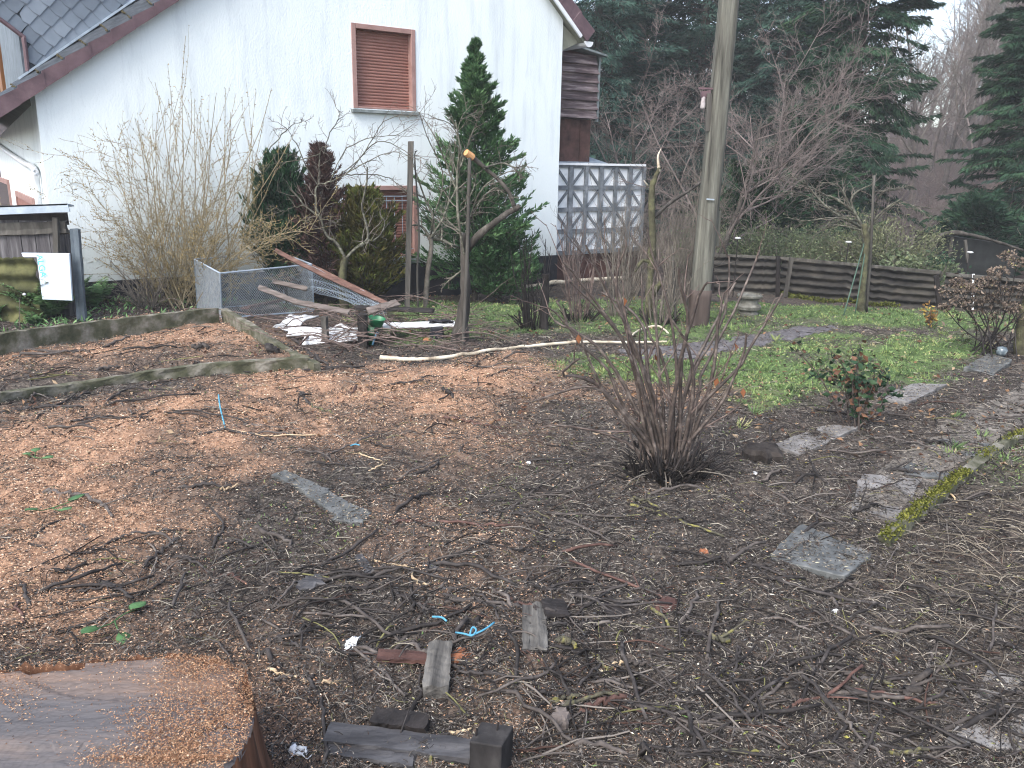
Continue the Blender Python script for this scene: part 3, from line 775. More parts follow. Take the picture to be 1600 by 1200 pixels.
def conifer(name, base, h, rad, mat, label, cat='tree', group=None, nb=90, M=8, spr=7, sl=.25, sw=.07, droop=-.25, pw=.85, seed=1, bare=.06, elev=5, lat=1.0, trunk_r=None, rmin=.12, bulge=0.0, irr=.25, ev=9, hang=.5):
    rng = np.random.default_rng(seed)
    base = np.asarray(base, float)
    t = empty(name, base, label, cat, group)
    tr = trunk_r or h * .013
    P = np.zeros((1, 9, 3)); P[0, :, 2] = np.linspace(-.1, h * .97, 9); P[0, :, :2] += rng.normal(size=(9, 2)) * h * .002
    Rr = np.linspace(tr, tr * .08, 9)[None]
    V, q = tubes(P + base, Rr, 7)
    meshobj('trunk', V, q, M_bark, t, smooth=True)
    f = np.sort(rng.uniform(bare, .985, nb) ** .9)
    prof = (1 - f) ** pw + bulge * np.sin(np.pi * f)
    Lb = (rad * np.maximum(prof, rmin * .6)) * rng.uniform(1 - irr, 1 + irr * .6, nb)
    az = rng.uniform(0, 2 * math.pi, nb)
    el = np.radians(elev + rng.normal(size=nb) * ev + 35 * f ** 3)
    d = np.stack([np.cos(az) * np.cos(el), np.sin(az) * np.cos(el), np.sin(el)], -1)
    b0 = np.zeros((nb, 3)); b0[:, 2] = f * h
    B = branches(b0, d, Lb, M, .05, droop / M, rng)
    V, q = tubes(B + base, taper(nb, M, np.clip(Lb * .012, .004, .05), .25), 3)
    meshobj('limbs', V, q, M_bark, t)
    u = rng.uniform(.12, 1.0, (nb, M * spr)) ** .75
    fi = u * M; i = np.minimum(fi.astype(int), M - 1); fr = (fi - i)[..., None]; k = np.arange(nb)[:, None]
    p = B[k, i] * (1 - fr) + B[k, i + 1] * fr
    tan = nrm(B[k, i + 1] - B[k, i])
    side = nrm(np.cross(tan, [0, 0, 1.0])) * np.where(rng.random(u.shape) < .5, 1, -1)[..., None]
    wdt = (Lb[:, None] * .30 * np.sin(np.pi * np.clip(u * .85 + .12, 0, 1)))[..., None]
    dd = nrm(tan * .8 + side * rng.uniform(.2, 1.1, u.shape)[..., None] * lat + rng.normal(size=p.shape) * .25 + np.array([0, 0, droop * hang]))
    p = p + side * wdt * rng.random(u.shape)[..., None] * .9 + rng.normal(size=p.shape) * np.array([.03, .03, .05]) * sl * 2
    p = p.reshape(-1, 3); dd = dd.reshape(-1, 3)
    n = len(p)
    V, q = leaves(p + base, dd, sl * rng.uniform(.6, 1.3, n), sw * rng.uniform(.7, 1.3, n), rng, .2, .5)
    tn = np.clip(np.repeat(rng.normal(.42, .13, nb), M * spr) + rng.normal(size=n) * .13 + .12 * (u.ravel() - .6), 0, 1)
    meshobj('crown', V, q, mat, t, tint=np.repeat(tn, 4))
    return t
def copy_tree(o, loc, rz, sc_, label=None):
    c = o.copy(); COL.objects.link(c); c.location = tuple(float(v) for v in loc); c.rotation_euler = (0, 0, rz); c.scale = (sc_, sc_, sc_)
    if label: c['label'] = label
    for ch in o.children:
        d = ch.copy(); COL.objects.link(d); d.parent = c
        for g_ in ch.children:
            e = g_.copy(); COL.objects.link(e); e.parent = d
    return c
def gpt(px, Y, drop=0.0):
    "ground point in the column of picture x at distance Y"
    d = ray(px, 270); P = CP + d * (Y / d[1]); P[2] = float(H(P[0], P[1])) - drop; return P

G_CON = 'conifers behind the garden'
# named conifers
conifer('spruce_tree', gpt(1318, 19), 15.0, 1.85, M_spruce, 'tall broad dark green spruce between the wooden pole and the wooded gap at right', group=G_CON, nb=620, M=8, spr=32, sl=.14, sw=.026, droop=-.34, seed=11, elev=2, pw=.4, bare=.06, ev=20, hang=1.6)
conifer('spruce_tree', gpt(1218, 23), 15.0, 1.9, M_spruce_blue, 'bluish spruce just right of the wooden pole behind the purple bare tree', group=G_CON, nb=460, M=8, spr=32, sl=.14, sw=.027, droop=-.26, seed=12, elev=5, pw=.45, ev=20, hang=1.5)
conifer('spruce_tree', gpt(1612, 17.5), 7.5, 1.9, M_spruce, 'dark spreading spruce at the right edge of the photo', group=G_CON, nb=360, M=9, spr=32, sl=.13, sw=.024, droop=-.42, seed=13, elev=8, pw=.45, bare=.02, ev=18, hang=1.4)
fA = conifer('fir_tree', gpt(925, 23), 14.0, 2.6, M_spruce_blue, 'blue green fir standing directly behind the timber bay of the house', group=G_CON, nb=440, M=8, spr=28, sl=.16, sw=.031, droop=-.28, seed=14, elev=4, pw=.45, bare=.03, ev=20, hang=1.5)
fB = conifer('fir_tree', gpt(1010, 27), 15.0, 2.7, M_spruce, 'dark fir filling the gap above the star patterned wall', group=G_CON, nb=440, M=8, spr=28, sl=.17, sw=.034, droop=-.28, seed=15, elev=4, pw=.45, bare=.03, ev=20, hang=1.5)
copy_tree(fA, gpt(1085, 25), 1.9, .98, 'slightly lower fir directly left of the wooden pole')
copy_tree(fB, gpt(965, 33), 2.5, 1.05, 'farther fir half hidden between the two firs beside the house')
copy_tree(fA, gpt(1150, 31), 4.0, 1.0, 'farther fir half hidden behind the wooden pole')
copy_tree(fB, gpt(1265, 34), 4.4, 1.0, 'farther fir half hidden between the two spruces right of the pole')
copy_tree(fA, gpt(1700, 25), .7, 1.0, 'fir outside the right edge behind the spreading spruce')
conifer('yew_bush', gpt(1180, 15.2), 1.7, 1.4, M_yew, 'low dark green conifer bush behind the fence beside the pole', group=None, nb=110, M=6, spr=20, sl=.12, sw=.03, droop=.05, seed=16, elev=25, pw=.35, bare=.0, cat='bush')
conifer('yew_bush', gpt(1262, 16.5), 2.6, 1.5, M_spruce, 'bigger dark conifer bush behind the fence under the tall spruce', group=None, nb=110, M=6, spr=20, sl=.13, sw=.032, droop=-.1, seed=17, elev=20, pw=.4, bare=.0, cat='bush')
conifer('yew_bush', gpt(1545, 15.5), 1.3, 1.1, M_spruce, 'low green conifer bush at the foot of the spreading spruce', group=None, nb=100, M=6, spr=20, sl=.12, sw=.03, droop=-.05, seed=18, elev=20, pw=.4, bare=.0, cat='bush')

def bare_tree(name, base, h, seed, label, cat='tree', group=None, tr=.12, lean=(0, 0), n1=9, n2=8, n3=7, n4=0, spread=45, l1=.62, l2=.5, l3=.45, up=.02, mat_t=None, mat_b=None, t0=.25, rmin=.004, k=4, wob=.10):
    rng = np.random.default_rng(seed); base = np.asarray(base, float)
    t = empty(name, base, label, cat, group)
    P0 = branches(np.array([[0, 0, -.1]]), [[lean[0], lean[1], 1]], [h * .8], 8, .05, .03, rng)
    R0 = taper(1, 8, [tr], .2)
    V, q = tubes(P0 + base, R0, 9); meshobj('trunk', V, q, mat_t or M_bark, t, smooth=True)
    P1, R1 = sprout(P0, R0, n1, t0, .97, spread, l1, 7, wob, up, rng, .5, .25, .35, rmin * 1.7)
    P2, R2 = sprout(P1, R1, n2, .15, .97, 48, l2, 6, wob, up, rng, .55, .3, .4, rmin * 1.3)
    P3, R3 = sprout(P2, R2, n3, .1, .98, 45, l3, 4, wob, up * .5, rng, .6, .5, .4, rmin)
    pr = [tubes(P1 + base, R1, 5), tubes(P2 + base, R2, k), tubes(P3 + base, R3, 3)]
    if n4:
        P4, R4 = sprout(P3, R3, n4, .1, .98, 42, .6, 3, wob, up * .5, rng, .7, .5, .4, rmin * .8)
        pr.append(tubes(P4 + base, R4, 3))
    V, q = multi(pr)
    meshobj('branches', V, q, mat_b or M_twig_grey, t)
    return t

# purple bare tree behind the pole
bare_tree('bare_tree', gpt(1120, 13.2), 3.5, 21, 'bare plum tree with a wide purple brown twig crown behind the wooden pole', tr=.062, lean=(.22, 0), n1=13, n2=11, n3=9, n4=4, spread=52, l1=.85, mat_b=M_twig_purple, rmin=.0034, up=.035, t0=.12, wob=.075)
bare_tree('bare_tree', gpt(1000, 15), 3.7, 22, 'bare purple brown tree above the star patterned wall', tr=.07, n1=11, n2=10, n3=8, n4=3, spread=48, l1=.8, mat_b=M_twig_purple, rmin=.0034, wob=.065, up=.04, t0=.1)
bare_tree('bare_tree', gpt(1205, 15.5), 4.4, 26, 'taller bare tree with reddish twigs between the pole and the tall spruce', tr=.07, n1=11, n2=10, n3=8, n4=3, spread=45, l1=.75, mat_b=M_twig_purple, rmin=.0036, wob=.065, up=.05, t0=.15)
# slope trees, copies of three kinds
G_SL = 'bare trees on the wooded slope'
kinds = [bare_tree('slope_tree', gpt(1480, 44), 11, s_, 'bare slender tree on the leaf strewn wooded slope', group=G_SL, tr=.16, n1=14, n2=8, n3=6, n4=2, spread=38, l1=.45, mat_t=M_bark_far, mat_b=M_twig_grey if s_ != 32 else M_twig_purple, rmin=.013, k=3, up=.05, t0=.25) for s_ in (31, 32, 33)]
rng = np.random.default_rng(77)
spots = [(1430, 37), (1452, 46), (1478, 40), (1500, 50), (1512, 36), (1535, 45), (1560, 39), (1580, 52), (1600, 44), (1620, 38), (1408, 43), (1395, 52), (1468, 56), (1490, 60), (1525, 58), (1550, 62), (1570, 48),
         (1640, 50), (1660, 60), (1440, 64), (1360, 48), (1330, 55), (1515, 70), (1590, 66), (1545, 74), (1120, 44), (1050, 50), (1180, 52), (980, 48), (1240, 47), (1290, 58), (905, 52)]
for i, (px, Y) in enumerate(spots):
    P = gpt(px, Y, .1); s_ = rng.uniform(.75, 1.25) * (.8 if px < 1470 else 1.0)
    if i < 3: kinds[i].location = tuple(P); kinds[i].scale = (s_, s_, s_)
    else: copy_tree(kinds[i % 3], P, rng.uniform(0, 6.28), s_)
# far wood: reads as one grey-brown mass
def far_wood():
    rng = np.random.default_rng(8)
    N = 520
    az = np.radians(np.concatenate([rng.uniform(26.5, 44, 330), rng.uniform(-6, 26.5, 190)])); r = rng.uniform(54, 100, N)
    x, y = r * np.sin(az), r * np.cos(az)
    b = np.stack([x, y, H(x, y) - .2], -1)
    hgt = rng.uniform(7, 13, N) * np.where(np.degrees(az) < 27, .55, 1.0)
    P = branches(b, np.tile([0, 0, 1.0], (N, 1)), hgt, 5, .05, .05, rng); Rr = taper(N, 5, rng.uniform(.07, .14, N), .2)
    P1, R1 = sprout(P, Rr, 12, .25, .98, 35, .32, 3, .1, .06, rng, .5, .4, .3, .03)
    P2, R2 = sprout(P1, R1, 5, .1, .98, 40, .5, 2, .1, .04, rng, .6, .5, .3, .022)
    V, q = multi([tubes(P, Rr, 4), tubes(P1, R1, 3), tubes(P2, R2, 3)])
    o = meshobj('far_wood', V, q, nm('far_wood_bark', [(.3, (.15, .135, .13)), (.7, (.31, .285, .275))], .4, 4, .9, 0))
    tag(o, 'grey brown leafless wood high on the slope far behind the garden', 'wood', kind='stuff')
far_wood()
def brush():
    "leafless undergrowth between the fence and the slope"
    rng = np.random.default_rng(9); N = 2000
    px = rng.uniform(-4, 40, N); r = rng.uniform(17, 66, N)
    x, y = r * np.sin(np.radians(px)), r * np.cos(np.radians(px))
    b = np.stack([x, y, H(x, y) - .05], -1)
    P = branches(b, np.c_[rng.normal(size=(N, 2)) * .4, np.ones(N)], rng.uniform(.5, 1.7, N), 4, .15, .0, rng); Rr = taper(N, 4, rng.uniform(.008, .016, N) * (.6 + r / 45), .4)
    P1, R1 = sprout(P, Rr, 7, .1, .98, 45, .55, 3, .15, .02, rng, .7, .5, .3, .006)
    V, q = multi([tubes(P, Rr, 3), tubes(P1, R1, 3)])
    tag(meshobj('undergrowth', V, q, M_twig_purple), 'bare purple brown undergrowth covering the ground behind the fence', 'undergrowth', kind='stuff')
brush()

# ================================================================== CONIFERS BY THE WALL
conifer('yew_tree', gh(at(447, 440, 10.05)), 1.52, .85, M_yew, 'dark green columnar yew between the golden shrub and the brown conifer', 'tree', nb=240, M=5, spr=17, sl=.08, sw=.022, droop=.3, seed=41, elev=55, pw=.32, bare=.0, lat=.5, irr=.35, rmin=.3)
conifer('dead_conifer', gh(at(508, 440, 9.9)), 1.85, .6, M_deadneedle, 'purple brown dying conifer right of the dark yew', 'tree', nb=230, M=5, spr=15, sl=.07, sw=.013, droop=.1, seed=42, elev=40, pw=.55, bare=.0, lat=.8, irr=.4, rmin=.2)
th = conifer('thuja_bush', gh(at(570, 452, 9.95)), 1.28, .78, M_thuja, 'olive brown thuja in front of the lower brown window', 'bush', nb=240, M=5, spr=17, sl=.08, sw=.02, droop=.25, seed=43, elev=35, pw=.5, bare=.0, lat=.7, irr=.4, rmin=.2)
conifer('cypress_tree', gh(at(741, 452, 10.9)), 3.22, 1.18, M_fresh, 'tall green cypress standing alone against the white wall', 'tree', nb=270, M=6, spr=25, sl=.075, sw=.021, droop=.30, seed=44, elev=20, pw=.92, bare=.02, lat=.6, irr=.30, rmin=.07, ev=13)
conifer('conifer_bush', gh(at(783, 455, 10.7)), .75, .62, M_fresh, 'low bright green conifer bush at the foot of the tall cypress', 'bush', nb=110, M=5, spr=22, sl=.075, sw=.022, droop=.2, seed=45, elev=30, pw=.35, bare=.0, lat=.8, rmin=.3)

# ================================================================== FORSYTHIA
M_fors = nm('forsythia_stem', [(.3, (.14, .115, .072)), (.55, (.29, .245, .155)), (.75, (.41, .36, .25))], 16, 5, .8, 0)
M_bud = tintmat('buds', [(0, (.12, .085, .035)), (1, (.33, .26, .11))], .8, .1)
def buds(P, n, L, W, rng):
    N, M, _ = P.shape
    u = rng.uniform(.05, 1, (N, n)); f = u * (M - 1); i = np.minimum(f.astype(int), M - 2); fr = (f - i)[..., None]; k = np.arange(N)[:, None]
    p = (P[k, i] * (1 - fr) + P[k, i + 1] * fr).reshape(-1, 3); t = nrm(P[k, i + 1] - P[k, i]).reshape(-1, 3)
    d = nrm(t * .6 + rng.normal(size=p.shape) * .6)
    return leaves(p, d, L * rng.uniform(.6, 1.3, len(p)), W, rng)
def forsythia():
    rng = np.random.default_rng(51); Y = 9.35
    b = gh(at(282, 478, Y))
    t = empty('forsythia_shrub', b, 'big leafless golden brown forsythia with tall upright shoots in front of the white wall', 'shrub')
    # upright shoots aimed at the heights they reach
    tips = [(290, 56), (242, 128), (262, 100), (207, 174), (187, 192), (298, 140), (316, 150), (327, 147), (338, 145), (352, 138), (369, 145), (383, 170), (400, 140), (424, 138), (235, 210), (250, 152),
            (268, 142), (284, 148), (304, 155), (345, 185), (360, 175), (392, 200), (412, 190), (228, 232), (178, 240), (200, 215), (310, 190), (330, 205), (276, 190), (470, 190), (455, 215), (215, 190)]
    N = len(tips); M = 9
    P = np.zeros((N, M + 1, 3))
    for i, (px, py) in enumerate(tips):
        e = at(px, py, Y + rng.uniform(-.35, .45)); s = b + np.array([rng.normal() * .16 + (px - 285) * .0009, rng.normal() * .12, -.03])
        mid = s * .5 + e * .5 + np.array([(px - 285) * .0006, 0, .03]) + rng.normal(size=3) * .04
        P[i] = catmull([s, s * .75 + mid * .25 + rng.normal(size=3) * .03, mid, mid * .4 + e * .6 + rng.normal(size=3) * .025, e], M + 1)
    Rr = taper(N, M, rng.uniform(.0045, .0076, N), .3)
    # arching spreading stems
    K = 46
    a = rng.uniform(0, 2 * math.pi, K); sp = rng.uniform(.25, .95, K)
    d = np.stack([np.cos(a) * sp * 1.05, np.sin(a) * sp * .55, np.ones(K)], -1)
    Q = branches(b + np.c_[rng.normal(size=(K, 2)) * .13, np.zeros(K) - .03], d, rng.uniform(1.1, 2.1, K), 9, .07, -.07, rng); Rq = taper(K, 9, rng.uniform(.0034, .006, K), .3)
    Q1, R1 = sprout(Q, Rq, 10, .25, .95, 40, .35, 5, .10, .02, rng, .6, .4, .3, .0028)
    Q2, R2 = sprout(P, Rr, 6, .12, .72, 32, .30, 5, .07, .06, rng, .55, .4, .3, .0028)
    Q3, R3 = sprout(Q1, R1, 6, .1, .95, 42, .45, 3, .12, .02, rng, .7, .5, .3, .0022)
    V, q = multi([tubes(P, Rr, 4), tubes(Q, Rq, 4), tubes(Q1, R1, 3), tubes(Q2, R2, 3), tubes(Q3, R3, 3)])
    meshobj('stems', V, q, M_fors, t)
    parts = [buds(P, 46, .022, .010, rng), buds(Q1, 9, .022, .010, rng), buds(Q2, 10, .022, .010, rng), buds(Q, 14, .022, .010, rng), buds(Q3, 3, .02, .010, rng)]
    V = np.vstack([p[0] for p in parts]); n = 0; F_ = []
    for p in parts: F_.append(p[1] + n); n += len(p[0])
    meshobj('buds', V, np.vstack(F_), M_bud, t, tint=np.repeat(rng.random(len(V) // 4), 4))
forsythia()

# ================================================================== SHRUBS, SAPLINGS, POSTS
M_redstem = nm('red_brown_stem', [(.3, (.028, .022, .020)), (.52, (.072, .056, .048)), (.72, (.185, .155, .135))], 20, 5, .6, .15, spec=.35)
M_greystem = nm('grey_stem', [(.3, (.065, .057, .049)), (.7, (.19, .17, .142))], 18, 5, .8, .1)
M_lichen = nm('lichen_bark', [(.3, (.035, .032, .026)), (.5, (.085, .082, .064)), (.66, (.18, .185, .145)), (.8, (.20, .20, .085))], 22, 7, .9, .5)
M_mossbark = nm('mossy_bark', [(.3, (.028, .026, .019)), (.5, (.068, .066, .040)), (.75, (.145, .15, .075))], 12, 6, .95, .5)
M_darkpost = nm('dark_wet_wood', [(.3, (.007, .006, .006)), (.6, (.026, .022, .021)), (.8, (.065, .057, .052))], 12, 7, .7, .4, stretch=(1, 1, .2))
M_greypost = nm('weathered_grey_wood', [(.3, (.030, .028, .025)), (.55, (.085, .080, .071)), (.75, (.17, .163, .148))], 10, 7, .85, .4, stretch=(1, 1, .12))
M_cut = nm('fresh_cut_wood', [(.3, (.42, .19, .07)), (.7, (.62, .36, .17))], 14, 5, .8, .2)
M_pale = nm('peeled_wood', [(.30, (.16, .125, .09)), (.42, (.40, .345, .26)), (.58, (.58, .53, .43)), (.8, (.68, .65, .56))], 6, 6, .6, .15, stretch=(1, 1, 1))

def chain(name, pts, radii, mat, k=8, n=24, parent=None, label=None, cat=None, group=None, rough=0.0, seed=0, capmat=None):
    P = catmull(pts, n); Rr = np.interp(np.linspace(0, 1, n), np.linspace(0, 1, len(radii)), radii)
    if rough:
        rg = np.random.default_rng(seed); Rr = Rr * (1 + rough * rg.normal(size=n)); P = P + rough * Rr[:, None] * rg.normal(size=(n, 3))
    o = MB().tube(P, Rr, k).build(name, mat, parent, smooth=True)
    return tag(o, label, cat, group) if label else o

M_budstem = nm('brown_twig', [(.3, (.060, .040, .036)), (.55, (.14, .105, .092)), (.75, (.25, .205, .18))], 20, 5, .7, .1)
# foreground bush: specific stems first, then filler
def front_bush():
    rng = np.random.default_rng(61)
    b = g(1040, 742); Y = b[1]
    t = empty('bare_bush', b, 'large bare red brown currant bush with a shaggy black foot in the middle foreground', 'bush')
    tips = [[(1040, 700), (1020, 610), (985, 540), (965, 460), (966, 388)], [(1050, 700), (1046, 620), (1035, 560), (1008, 500), (1000, 430)],
            [(1075, 690), (1095, 630), (1150, 580), (1185, 520), (1222, 458)], [(1070, 690), (1090, 620), (1100, 580), (1150, 480), (1188, 392)],
            [(1010, 700), (960, 640), (920, 560), (890, 510), (856, 480)], [(1020, 690), (985, 620), (940, 550), (905, 520), (866, 500)],
            [(1000, 710), (965, 685), (915, 670), (860, 664)], [(1015, 690), (975, 640), (940, 610), (890, 608), (832, 628)],
            [(1035, 690), (1010, 600), (985, 520), (935, 430), (915, 385)], [(1045, 690), (1060, 590), (1075, 500), (1060, 420)],
            [(1055, 690), (1075, 600), (1110, 520), (1150, 440)], [(1030, 700), (1000, 590), (975, 490), (948, 400)], [(1062, 690), (1065, 560), (1090, 470), (1105, 440)],
            [(1080, 690), (1110, 600), (1120, 520), (1130, 455)], [(1025, 700), (990, 570), (950, 500), (892, 440)], [(1040, 690), (1030, 560), (1022, 460), (1030, 390)],
            [(1010, 700), (985, 560), (930, 470), (880, 410)], [(1070, 700), (1120, 640), (1160, 560), (1165, 520)], [(1020, 700), (930, 600), (880, 585), (905, 560)],
            [(1050, 690), (1055, 560), (1040, 470), (1010, 360)], [(1000, 690), (950, 580), (900, 530), (872, 470)], [(1066, 690), (1080, 640), (1082, 560), (1050, 500)],
            [(1055, 700), (1080, 590), (1130, 500), (1140, 400)], [(1030, 700), (1010, 560), (1000, 500), (940, 455)]]
    lines = []
    for i, s in enumerate(tips):
        off = rng.uniform(-.32, .38)
        pts = [b + np.array([(s[0][0] - 1040) * .0022, rng.normal() * .06, -.02])]
        for j, (px, py) in enumerate(s): pts.append(at(px, py, Y + off * (j + .4) / len(s)))
        lines.append(catmull(pts, 15))
    P = np.array(lines); P[:, 2:] += rng.normal(size=P[:, 2:].shape) * .004
    Rr = taper(len(P), 14, rng.uniform(.0105, .016, len(P)), .40)
    K = 5; a = rng.uniform(0, 2 * math.pi, K)
    d = np.stack([np.cos(a) * .5, np.sin(a) * .45, np.ones(K) * 1.0], -1)
    Q = branches(b + np.c_[np.cos(a) * .09, np.sin(a) * .08, np.zeros(K) - .02], d, rng.uniform(.35, .9, K), 14, .06, .01, rng)
    Rq = taper(K, 14, rng.uniform(.005, .010, K), .3)
    Q1, R1 = sprout(np.vstack([P, Q]), np.vstack([Rr, Rq]), 2, .4, .95, 34, .30, 6, .08, .03, rng, .6, .4, .3, .0034)
    Q2, R2 = sprout(Q1, R1, 2, .2, .95, 40, .4, 4, .1, .02, rng, .7, .5, .3, .0024)
    V, q = multi([tubes(P, Rr, 6), tubes(Q, Rq, 5)])
    meshobj('stems', V, q, M_redstem, t, smooth=True)
    V, q = multi([tubes(Q1, R1, 4), tubes(Q2, R2, 3)])
    meshobj('twigs', V, q, M_budstem, t, smooth=True)
    # shaggy dark foot of old stubs
    K = 380; a = rng.uniform(0, 2 * math.pi, K); r_ = .02 + .17 * rng.random(K) ** .7
    d = np.stack([np.cos(a) * .6 * r_ / .17, np.sin(a) * .6 * r_ / .17, np.ones(K)], -1) + rng.normal(size=(K, 3)) * .25
    S = branches(b + np.c_[np.cos(a) * r_, np.sin(a) * r_ * .8, np.full(K, -.03)], d, rng.uniform(.06, .25, K), 4, .2, .0, rng)
    V, q = tubes(S, taper(K, 4, rng.uniform(.004, .011, K), .45), 5)
    meshobj('foot', V, q, M_darkpost, t)
    K = 34; a = rng.uniform(0, 2 * math.pi, K)
    d = np.stack([np.cos(a), np.sin(a), rng.uniform(.0, .6, K)], -1)
    S = branches(b + np.c_[np.cos(a) * .1, np.sin(a) * .1, np.full(K, .05)], d, rng.uniform(.12, .4, K), 5, .2, -.16, rng)
    V, q = tubes(S, taper(K, 5, rng.uniform(.0025, .005, K), .5), 4)
    meshobj('dry_stalks', V, q, M_greystem, t)
    # few clinging dry leaves
    for nm_, k in (('dry_leaf', 7),):
        for i in range(k):
            Pq = Q1[rng.integers(len(Q1)), -2]
            V, q = leaves(np.array([Pq]), np.array([[rng.normal() * .3, rng.normal() * .3, -1]]), .05, .03, rng, .4)
            meshobj('dry_leaf', V, q, M_rusty, t, tint=np.full(4, .4))
front_bush()

def clump(name, px, py, Y, n, h, spread, mat, label, seed, r=(.005, .010), cat='shrub', group=None, side=6, wob=.05, up=.03, l2=.3, foot=None):
    rng = np.random.default_rng(seed)
    b = g(px, py) if Y is None else gh(at(px, py, Y))
    t = empty(name, b, label, cat, group)
    a = rng.uniform(0, 2 * math.pi, n); s = spread * rng.uniform(.1, 1, n)
    d = np.stack([np.cos(a) * s, np.sin(a) * s, np.ones(n)], -1)
    P = branches(b + np.c_[np.cos(a) * .08, np.sin(a) * .08, np.full(n, -.03)], d, h * rng.uniform(.55, 1.08, n), 9, wob, up, rng)
    Rr = taper(n, 9, rng.uniform(r[0], r[1], n), .35)
    P1, R1 = sprout(P, Rr, side, .25, .95, 32, l2, 5, .08, .04, rng, .6, .4, .3, .0028)
    P2, R2 = sprout(P1, R1, 3, .2, .95, 35, .4, 3, .1, .02, rng, .7, .5, .3, .0022)
    V, q = multi([tubes(P, Rr, 5), tubes(P1, R1, 3), tubes(P2, R2, 3)])
    meshobj('stems', V, q, mat, t)
    if foot:
        K = foot; a = rng.uniform(0, 2 * math.pi, K)
        d = np.stack([np.cos(a) * .7, np.sin(a) * .7, np.ones(K)], -1) + rng.normal(size=(K, 3)) * .2
        S = branches(b + np.c_[np.cos(a) * .12, np.sin(a) * .1, np.full(K, -.02)], d, rng.uniform(.08, .26, K), 4, .1, 0, rng)
        V, q = tubes(S, taper(K, 4, rng.uniform(.005, .012, K), .6), 4)
        meshobj('foot', V, q, M_darkpost, t)
    return t
clump('bare_shrub', 832, 512, None, 24, .95, .20, M_darkpost, 'slim dark stemmed shrub beside the short dark post at the corner of the house', 71, foot=30, side=3)
clump('bare_shrub', 905, 500, None, 18, .85, .36, M_budstem, 'low reddish bare shrub between the dark post and the long pale pole', 72, side=3, foot=40)
clump('bare_shrub', 1030, 505, None, 22, .95, .30, M_greystem, 'grey stemmed shrub around the mossy broken trunk', 73, side=3, foot=40)
clump('bare_shrub', 965, 492, None, 24, 1.05, .34, M_greystem, 'pale grey leafless shrub in front of the star patterned wall', 74, side=3)
clump('bare_shrub', 1062, 470, 10.6, 34, 1.75, .42, M_twig_grey, 'dense grey thicket directly left of the wooden pole', 75, side=10, l2=.4)
clump('bare_shrub', 985, 455, 11.6, 30, 1.5, .45, M_twig_grey, 'tangled thicket growing against the star patterned wall', 76, side=10, l2=.4)
clump('bare_shrub', 895, 445, 11.9, 26, 1.1, .35, M_twig_purple, 'brown thicket along the dark base at the right corner of the house', 77, side=5)
clump('bare_shrub', 232, 480, 9.0, 40, .6, .9, M_greystem, 'low tangle of dry stalks left of the golden forsythia', 78, side=4, wob=.12, up=-.05)

# mossy broken trunk
def broken_trunk():
    b = g(1018, 500); Y = b[1]
    t = empty('broken_trunk', b, 'mossy broken dead trunk with splintered pale top left of the wooden pole', 'tree trunk')
    chain('trunk', [at(1012, 508, Y), at(1016, 430, Y), at(1020, 360, Y), at(1018, 300, Y), at(1030, 262, Y)], [.05, .042, .04, .035, .018], M_mossbark, 9, 26, t, rough=.10, seed=3)
    chain('splinter', [at(1030, 268, Y), at(1028, 245, Y), at(1033, 232, Y)], [.02, .012, .003], M_pale, 6, 8, t)
    chain('splinter', [at(1012, 290, Y), at(1006, 282, Y - .05)], [.012, .004], M_pale, 6, 5, t)
    chain('branch', [at(1020, 340, Y), at(1050, 315, Y + .2), at(1100, 280, Y + .5), at(1135, 225, Y + .8)], [.022, .018, .014, .008], M_bark, 6, 18, t, rough=.1)
    chain('branch', [at(1018, 410, Y), at(1003, 408, Y - .05), at(992, 425, Y - .1)], [.02, .022, .012], M_mossbark, 6, 10, t, rough=.1)
    chain('branch', [at(1014, 470, Y), at(1030, 445, Y - .1), at(1035, 440, Y - .1)], [.035, .03, .02], M_mossbark, 7, 10, t, rough=.1)
broken_trunk()
b = g(1056, 506)
chain('stake', [b, at(1053, 440, b[1]), at(1051, 385, b[1])], [.016, .015, .013], M_greypost, 7, 12, label='slim pale grey stake left of the wooden pole', cat='stake', rough=.05)

# posts
def post(name, px, py, top, w, mat, label, cat='post', seed=0, t_=None):
    rng = np.random.default_rng(seed); b = g(px, py); Y = b[1]; e = at(*top, Y)
    V, f = rough_plank(b - [0, 0, .08], e, w, t_ or w, rng, up=(0, 1, .01), nseg=10, jit=w * .05)
    return tag(meshobj(name, V, f, mat), label, cat)
post('post', 850, 514, (853, 428), .07, M_darkpost, 'short dark weathered post left of the reddish bare shrub', seed=1)
wire = [at(705, 507, 8.2), at(780, 503, 8.2), at(851, 465, 8.3)]
post('post', 568, 541, (566, 491), .085, M_darkpost, 'thick dark stub post beside the green bucket', seed=2)
post('post', 509, 538, (506, 495), .065, M_greypost, 'lichen grey stub post in front of the white sheets', seed=3)
post('post', 587, 540, (588, 512), .035, M_darkpost, 'thin dark stub right of the green bucket', seed=4)
post('stake', 636, 482, (642, 221), .06, M_greypost, 'tall weathered grey stake in front of the lower brown window', 'stake', 5)
post('post', 474, 476, (475, 404), .045, M_greypost, 'pale wooden corner post of the wire compost bin', seed=6)

